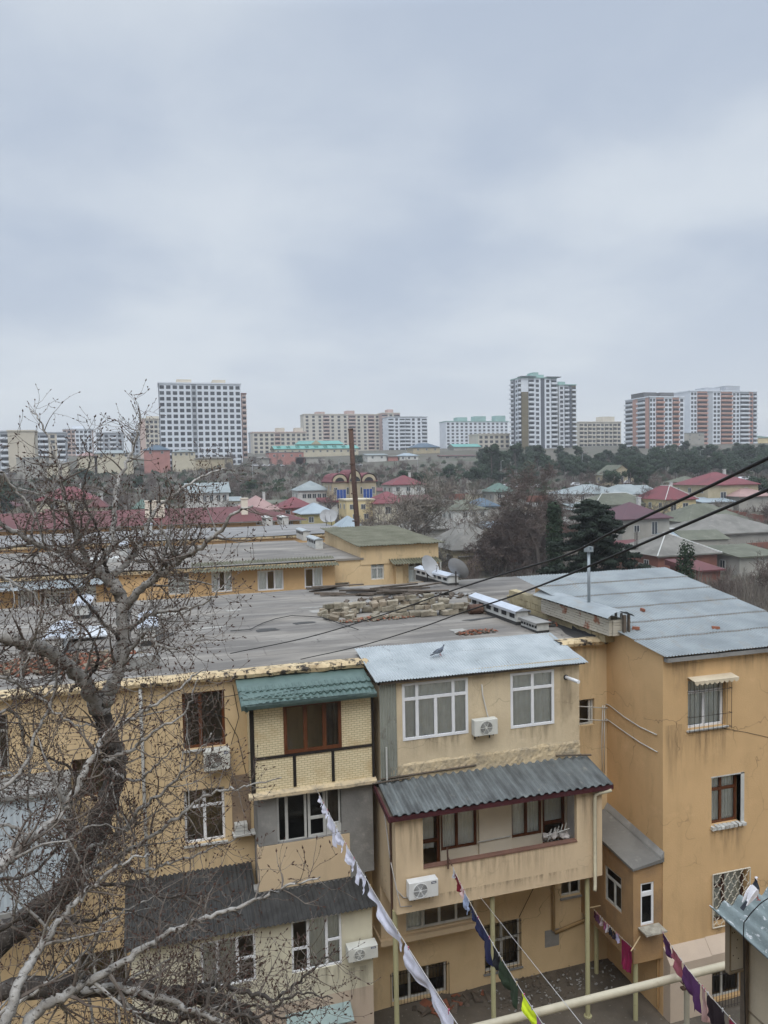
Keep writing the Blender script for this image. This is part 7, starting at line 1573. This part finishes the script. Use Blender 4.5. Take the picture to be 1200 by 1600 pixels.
for s in (-.25, .25):
    for q in (-.25, .25): mb.tube([(p.x+s, p.y+q, p.z), (p.x+s*.5, p.y+q*.5, p.z+6.5)], .05, 4)
for k in range(8): z = p.z+.8*k; mb.tube([(p.x-.25, p.y-.25, z), (p.x+.25, p.y-.2, z+.8)], .03, 4)
o = mb.build('lattice_pole', mat('grey_pole', (.12, .11, .1), bump=0)); tag(o, 'thin lattice power pole in front of the purple roof', 'power pole')
# groups of trees: a few meshes each copied with all parts
def grove(protos_, spots, labels, cat, group):
    used = set()
    for i, (pos, k, s) in enumerate(spots):
        o = protos_[k]
        if k in used: o = copy_tree(protos_[k])
        used.add(k); o.location = pos; o.rotation_euler = (0, 0, rg.uniform(0, 6.28)); o.scale = (s, s, s*rg.uniform(.9, 1.15))
        tag(o, labels[k], cat, group)
    for k, p_ in enumerate(protos_):
        if k not in used:
            for ch in list(p_.children): bpy.data.objects.remove(ch)
            bpy.data.objects.remove(p_)
BL = 'leafless grey-brown tree on the valley slope'
protoB = []
for k, (sd_, H, sp_) in enumerate(((41, 7, .9), (42, 8, 1.0), (43, 6, 1.1), (44, 9, .8))):
    T, C_ = bare_mesh(sd_, H, sp_, 4, .035, .3, forks=5); protoB.append(plant(BL, (0, 0, 0), T, C_, BCOL[0], BCOL[(1, 2, 2, 1)[k]], name='bare_tree', crown='crown'))
spots = []
for i in range(150):
    px = rg.uniform(-20, 1220); D = rg.choice((rg.uniform(240, 390), rg.uniform(150, 240), rg.uniform(380, 400)))
    if px > 760 and D > 230: D = rg.uniform(380, 400)
    p = gpos(px, 740, D); spots.append((p, rg.randrange(4), rg.uniform(.6, 1.15)))
for (px, D, s) in ((700, 100, .9), (740, 98, .8), (680, 92, .7), (780, 96, .7), (690, 120, 1.1), (715, 130, 1.1), (740, 150, 1.2), (760, 170, 1.1), (665, 150, 1.0), (1110, 90, .7), (1130, 84, .65), (1155, 86, .7), (1180, 80, .7), (1090, 80, .6), (1120, 74, .55), (1150, 72, .55), (1195, 90, .8), (730, 88, .6), (760, 84, .55), (640, 90, .6), (600, 200, 1), (710, 210, 1.2), (740, 220, 1.2), (480, 240, 1), (360, 200, 1), (250, 200, 1), (190, 220, 1), (120, 200, 1), (30, 190, 1)):
    spots.append((gpos(px, 800, D), rg.randrange(4), s))
grove(protoB, spots, [BL]*4, 'tree', 'leafless trees of the valley and its slope')
PL = 'dark green pine of the belt along the plateau edge'
protoP = []
for k, (sd_, H, w_) in enumerate(((61, 8, 8), (62, 9, 7.5), (63, 7, 8), (64, 10, 6))):
    T, C_ = pine_mesh(sd_, H, w_, 2600, .3, 'round'); protoP.append(plant(PL, (0, 0, 0), T, C_, BCOL[0], PINEM[0], name='pine_tree'))
spots = []
for i in range(170):
    px = rg.uniform(750, 1215)**1.0; t_ = rg.random(); D = 285+110*t_
    spots.append((gpos(px, 740, D), rg.randrange(4), rg.uniform(.7, 1.05)))
for (px, D, s) in ((768, 300, 1.5), (780, 305, 1.3), (805, 330, 1.4), (822, 330, 1.3), (840, 335, 1.3), (985, 340, 1.2), (1085, 350, 1.1), (8, 200, 1.2), (-5, 205, 1.2), (130, 330, 1.0), (560, 390, .8), (630, 260, .9), (655, 265, .9), (700, 300, .9), (740, 280, 1.0), (300, 260, .9), (390, 250, .8), (215, 280, .7), (1200, 200, .8), (1185, 215, .9), (955, 250, .9), (985, 240, .9), (1000, 245, .8)):
    spots.append((gpos(px, 740, D), rg.randrange(4), s))
grove(protoP, spots, [PL]*4, 'tree', 'pines of the plateau belt and slope')
# scrub on the hillside, uncountable
def scrub(name, lab, n, xr, dr, mats_, hgt, blades, seed, leaf=False):
    r = random.Random(seed); mb = MB()
    for i in range(n):
        px = r.uniform(*xr); D = r.uniform(*dr); c = gpos(px, 740, D); h = hgt*r.uniform(.5, 1.3); mb.cur = r.randrange(len(mats_))
        for b in range(blades):
            a = r.uniform(0, 2*PI); q = r.random()*h*.8; p0 = c+Vector((math.cos(a)*q*.5, math.sin(a)*q*.5, 0)); p1 = c+Vector((math.cos(a)*q*1.2, math.sin(a)*q*1.2, h*r.uniform(.5, 1.1)*(1-.35*q/h)))
            if leaf:
                s = .45; mb.quad(p1+Vector((-s, 0, -s*.5)), p1+Vector((s*.3, r.uniform(-s, s), -s)), p1+Vector((s, 0, s*.4)), p1+Vector((-s*.2, r.uniform(-s, s), s)))
            else:
                w = Vector((r.uniform(-1, 1), r.uniform(-1, 1), 0)).normalized()*.06; mb.quad(p0-w, p0+w, p1+w*.4, p1-w*.4)
                m_ = p0.lerp(p1, .5); p2 = m_+Vector((r.uniform(-.7, .7), r.uniform(-.7, .7), h*.35)); mb.quad(m_-w*.6, m_+w*.6, p2)
    o = mb.build(name, mats_); tag(o, lab, 'scrub'); o['kind'] = 'stuff'
scrub('bare_scrub', 'bare grey-brown scrub covering the slope', 2600, (-30, 1230), (215, 400), [BCOL[1], BCOL[2], BCOL[3]], 2.6, 22, 5)
scrub('bare_scrub', 'bare brown bushes and brambles between the valley houses', 2200, (-30, 1230), (95, 215), [BCOL[1], BCOL[2]], 1.8, 22, 6)
scrub('bare_thicket', 'pale leafless thicket at the right beside the sheet roof', 90, (1085, 1215), (70, 98), [BCOL[2]], 3.4, 90, 7)
scrub('bare_thicket', 'pale leafless thicket between the mossy roof and the cypress', 80, (690, 850), (66, 96), [BCOL[2], BCOL[1]], 2.6, 80, 9)
scrub('evergreen_scrub', 'low dull green shrubs scattered over the slope', 700, (-30, 1230), (200, 400), [PINEM[3], PINEM[0]], 1.6, 26, 8, True)
rs = random.Random(77); shed_roofs = [MOSST, GSLATE, GSLATE, GREYT, DREDT, BLUET]
for i in range(46):
    px = rs.choice((rs.uniform(690, 1210), rs.uniform(-20, 700))); D = rs.uniform(105, 245); p = gpos(px, 800, D); w_ = rs.uniform(3, 8); dp = rs.uniform(3, 6); hh_ = rs.uniform(2, 2.9); rr = rs.uniform(.3, 1.3)
    t = thing('outbuilding', 'small weathered outbuilding or shed half hidden among the valley bushes', 'shed', p, 'weathered sheds of the valley'); ORG[t.name] = Vector((0, 0, 0)); t.rotation_euler = (0, 0, rs.uniform(-.3, .3))
    mb = MB(); mb.box(W0, -w_/2, w_/2, 0, dp, -1, hh_); mb.build('wall', rs.choice((HG, HST, HBR, HW, HG)), t)
    mb = MB(); mb.hexa([(-w_/2-.3, -.3, hh_+.01), (w_/2+.3, -.3, hh_+.01), (w_/2+.3, dp+.3, hh_+rr), (-w_/2-.3, dp+.3, hh_+rr), (-w_/2-.3, -.3, hh_+.1), (w_/2+.3, -.3, hh_+.1), (w_/2+.3, dp+.3, hh_+rr+.1), (-w_/2-.3, dp+.3, hh_+rr+.1)]); mb.build('roof', shed_roofs[i % 6], t)
# garden walls between the plots
for i in range(26):
    px = rs.uniform(-20, 1210); D = rs.uniform(100, 240); p = gpos(px, 800, D); L_ = rs.uniform(8, 24); a = rs.choice((0, PI/2))+rs.uniform(-.2, .2); n_ = 8; mb = MB()
    for k in range(n_):
        q0 = p+Vector((math.cos(a), math.sin(a), 0))*(L_*k/n_); q1 = p+Vector((math.cos(a), math.sin(a), 0))*(L_*(k+1)/n_-.02); z0_ = terr(q0.x, q0.y); nrm = Vector((-math.sin(a), math.cos(a), 0))*.12
        mb.hexa([(q0-nrm).xy.to_3d()+Vector((0, 0, z0_-1)), (q1-nrm).xy.to_3d()+Vector((0, 0, z0_-1)), (q1+nrm).xy.to_3d()+Vector((0, 0, z0_-1)), (q0+nrm).xy.to_3d()+Vector((0, 0, z0_-1)), (q0-nrm).xy.to_3d()+Vector((0, 0, z0_+1.8)), (q1-nrm).xy.to_3d()+Vector((0, 0, z0_+1.8)), (q1+nrm).xy.to_3d()+Vector((0, 0, z0_+1.8)), (q0+nrm).xy.to_3d()+Vector((0, 0, z0_+1.8))])
    o = mb.build('garden_wall', (HG, HST, HBR)[i % 3]); tag(o, 'weathered garden wall running between plots of the valley', 'wall', 'garden walls of the valley')
# lamp posts and parked cars on the slope road, tiny
mb = None
def car_proto():
    t = thing('parked_car', 'x', 'car'); ORG[t.name] = Vector((0, 0, 0))
    mb = MB(); P = [(-2.1, .45), (-2.15, .8), (-1.5, .95), (-.9, 1.42), (.6, 1.45), (1.2, 1.0), (2.0, .85), (2.15, .45)]
    a_ = [(x, -.85, z) for x, z in P]; b_ = [(x, .85, z) for x, z in P]; mb.quad(*a_); mb.quad(*b_[::-1])
    for i in range(len(P)): j = (i+1) % len(P); mb.quad(a_[i], a_[j], b_[j], b_[i])
    mb.build('body', mat('white_car_paint', (.7, .7, .72), bump=0, rough=.3), t)
    mb = MB(); mb.hexa([(-1.25, -.86, 1.0), (.95, -.86, 1.0), (.95, .86, 1.0), (-1.25, .86, 1.0), (-.85, -.86, 1.36), (.55, -.86, 1.38), (.55, .86, 1.38), (-.85, .86, 1.36)]); mb.build('side_window', FARGLASS, t)
    for x in (-1.35, 1.35):
        for y in (-.8, .8): mb = MB(); mb.tube([(x, y-.1, .33), (x, y+.1, .33)], .33, 12); mb.build('wheel', WIREM, t)
    return t
cp = car_proto(); first = True
for (px, D) in ((838, 272), (815, 274), (792, 276), (900, 276), (1130, 278), (1160, 280), (1175, 281), (980, 276), (400, 397), (410, 397), (425, 395), (438, 395), (560, 398), (775, 276), (925, 277)):
    o = cp if first else copy_tree(cp); first = False; o.location = gpos(px, 740, D); o.location.z += .1; o.rotation_euler = (0, 0, rg.uniform(-.2, .2))
    tag(o, 'small white car parked on the far road along the slope', 'car', 'cars parked along the slope road')
lp = thing('street_lamp', 'x', 'street lamp'); ORG[lp.name] = Vector((0, 0, 0)); mb = MB(); mb.tube([(0, 0, 0), (0, 0, 9), (0, -1.4, 9.4)], .1, 5); mb.build('pole', mat('pale_lamp_pole', (.4, .4, .4), bump=0), lp); mb = MB(); mb.rbox((0, -1.6, 9.4), (.3, .8, .15)); mb.build('lamp_head', OLDW, lp)
for i, (px, D) in enumerate(((395, 300), (530, 300), (653, 300), (783, 290), (1094, 330), (910, 330), (1040, 335))):
    o = lp if i == 0 else copy_tree(lp); o.location = gpos(px, 740, D); tag(o, 'pale street lamp on the slope among bare trees', 'street lamp', 'street lamps on the slope')
# ================================================================== ground
def axis(rs):
    out = []
    for (a, b, st) in rs:
        x = a
        while x < b: out.append(x); x += st
    out.append(rs[-1][1]); return out
xs = axis([(-2400, -1000, 200), (-1000, -200, 50), (-200, 400, 8), (400, 1400, 50), (1400, 2400, 200)])
ys = axis([(-600, -60, 60), (-60, 60, 4), (60, 620, 8), (620, 1200, 40), (1200, 2400, 200)])
mb = MB()
for y in ys:
    for x in xs: mb.v.append((x, y, terr(x, y)))
nx = len(xs)
for j in range(len(ys)-1):
    for i in range(nx-1): q = j*nx+i; mb.f.append((q, q+1, q+nx+1, q+nx)); mb.m.append(0)
GROUNDM = mat('ground_earth', (.085, .075, .055), (.11, .1, .08), scale=.02, lo=.4, hi=.6, c3=(.06, .07, .04), s3=.06, lo3=.5, hi3=.65, bump=0)
mb.build('ground', GROUNDM, smooth='keep', kind='structure')
mb = MB(); n = 60
for j in range(n+1):
    for i in range(n+1):
        x = -10+i*.55; y = 8+j*.26; mb.v.append((x, y, .03+.06*noise.noise(Vector((x*.8, y*.8, 3)))+.04*noise.noise(Vector((x*3, y*3, 3)))))
for j in range(n):
    for i in range(n): q = j*(n+1)+i; mb.f.append((q, q+1, q+n+2, q+n+1)); mb.m.append(0)
mb.build('courtyard_ground', DIRT, smooth='keep', kind='structure')

# the block this view is taken from, behind and below the balcony
own = thing('apartment_building', 'ochre block behind the viewpoint, from which the washing lines run', 'apartment building', (-5, -12, 0))
mb = MB(); fo = Fr((0, -1.6, 0), (1, 0, 0), (0, 1, 0)); hs = [(x, x+1.4, z, z+1.5) for x in range(-34, 26, 4) for z in (1, 4, 7, 10, 13, 16)]
mb.holes(fo, -38, 28, 0, 20.5, hs, th=.2); mb.box(W0, -38, 28, -14, -1.9, 0, 20.5); mb.build('wall', ORANGE2, own)
mb = MB(); mb.box(W0, -38.4, 28.4, -14.4, -1.2, 20.501, 20.7); mb.build('roof', FELT, own)
mb = MB(); mb.box(W0, -2.2, 2.2, -1.6, -.5, 15.6, 15.75); mb.box(W0, -2.2, 2.2, -.56, -.5, 15.75, 16.4); mb.build('balcony', BALC, own)

# ================================================================== sky and sun
sun_az, sun_el = rad(250), rad(55)          # soft light from behind the camera, to the left
sd = bpy.data.lights.new('sun', 'SUN'); sd.energy = 1.5; sd.angle = rad(40); sd.color = (1, .97, .93)
so = bpy.data.objects.new('sun', sd); COL.objects.link(so)
sv = Vector((math.cos(sun_az)*math.cos(sun_el), math.sin(sun_az)*math.cos(sun_el), math.sin(sun_el)))
so.rotation_euler = sv.to_track_quat('Z', 'Y').to_euler(); so.location = (-10, -10, 60)
wd = bpy.data.worlds.new('World'); scene.world = wd; wd.use_nodes = True
nt = wd.node_tree; bg = nt.nodes['Background']
sk = nt.nodes.new('ShaderNodeTexSky'); sk.sky_type = 'NISHITA'; sk.sun_disc = False; sk.sun_elevation = sun_el; sk.sun_rotation = PI/2-sun_az
tc = nt.nodes.new('ShaderNodeTexCoord'); sp = nt.nodes.new('ShaderNodeSeparateXYZ'); lk(nt, tc.outputs['Generated'], sp.inputs[0])
def M(op, a, b=None, c=None, clamp=False):
    n = nt.nodes.new('ShaderNodeMath'); n.operation = op; n.use_clamp = clamp
    for i, v in enumerate((a, b, c)):
        if v is None: continue
        if hasattr(v, 'is_output'): lk(nt, v, n.inputs[i])
        else: n.inputs[i].default_value = v
    return n.outputs[0]
z = M('MAXIMUM', sp.outputs[2], 0.0); zz = M('ADD', z, .22)
cb = nt.nodes.new('ShaderNodeCombineXYZ'); lk(nt, M('DIVIDE', sp.outputs[0], zz), cb.inputs[0]); lk(nt, M('DIVIDE', sp.outputs[1], zz), cb.inputs[1])
def wn(scale, det, off, st=(1, 1, 1), rough=.5):
    mp = nt.nodes.new('ShaderNodeMapping'); lk(nt, cb.outputs[0], mp.inputs[0]); mp.inputs['Location'].default_value = off; mp.inputs['Scale'].default_value = st
    n = nt.nodes.new('ShaderNodeTexNoise'); lk(nt, mp.outputs[0], n.inputs['Vector']); n.inputs['Scale'].default_value = scale; n.inputs['Detail'].default_value = det; n.inputs['Roughness'].default_value = rough
    n.inputs['Distortion'].default_value = .3
    return n.outputs[0]
n1 = wn(1.1, 3, (3.1, 1.2, 0), (1, 1.0, 1), .45); n2 = wn(3.4, 8, (7.1, 4.2, 0), (1, 1.0, 1), .6)
nm = M('ADD', M('MULTIPLY', n1, .8), M('MULTIPLY', n2, .2))
mr = nt.nodes.new('ShaderNodeMapRange'); lk(nt, nm, mr.inputs[0]); mr.inputs[1].default_value = .36; mr.inputs[2].default_value = .66; mr.interpolation_type = 'SMOOTHSTEP'
cloud = mixc(nt, mr.outputs[0], (.49, .565, .685), (.69, .75, .82))
hz = M('SUBTRACT', 1.0, M('MULTIPLY', z, 3.4), clamp=True)
cloud = mixc(nt, M('MULTIPLY', M('POWER', hz, 1.6), .85), cloud, (.76, .80, .835))
bright = M('MULTIPLY_ADD', M('POWER', M('MAXIMUM', M('SUBTRACT', z, .5), 0.0), 1.0), 5.2, 1.0)   # brighter towards the zenith, as overcast skies are
vm = nt.nodes.new('ShaderNodeVectorMath'); vm.operation = 'SCALE'; lk(nt, cloud, vm.inputs[0]); lk(nt, M('MULTIPLY', bright, 9.2), vm.inputs[3])
out = mixc(nt, .93, sk.outputs[0], vm.outputs[0])
lk(nt, out, bg.inputs[0]); bg.inputs[1].default_value = .1
hzm = bpy.data.materials.new('haze'); hzm.use_nodes = True; hn = hzm.node_tree; hn.nodes.remove(hn.nodes['Principled BSDF'])
pv = hn.nodes.new('ShaderNodeVolumePrincipled'); pv.inputs['Color'].default_value = (.93, .95, .98, 1); pv.inputs['Density'].default_value = .00038; pv.inputs['Anisotropy'].default_value = .2
hn.links.new(pv.outputs[0], hn.nodes['Material Output'].inputs['Volume'])
mb = MB(); mb.box(W0, -2500, 2500, -700, 2500, -3, 95); o = mb.build('haze', hzm); tag(o, 'thin grey winter haze over the valley', 'haze'); o['kind'] = 'stuff'
scene.view_settings.view_transform = 'Standard'; scene.view_settings.look = 'None'; scene.view_settings.exposure = 0.13; scene.view_settings.gamma = 1
scene.render.engine = 'CYCLES'; scene.cycles.transparent_max_bounces = 24; scene.cycles.max_bounces = 6
scene.render.resolution_x = 768; scene.render.resolution_y = 1024
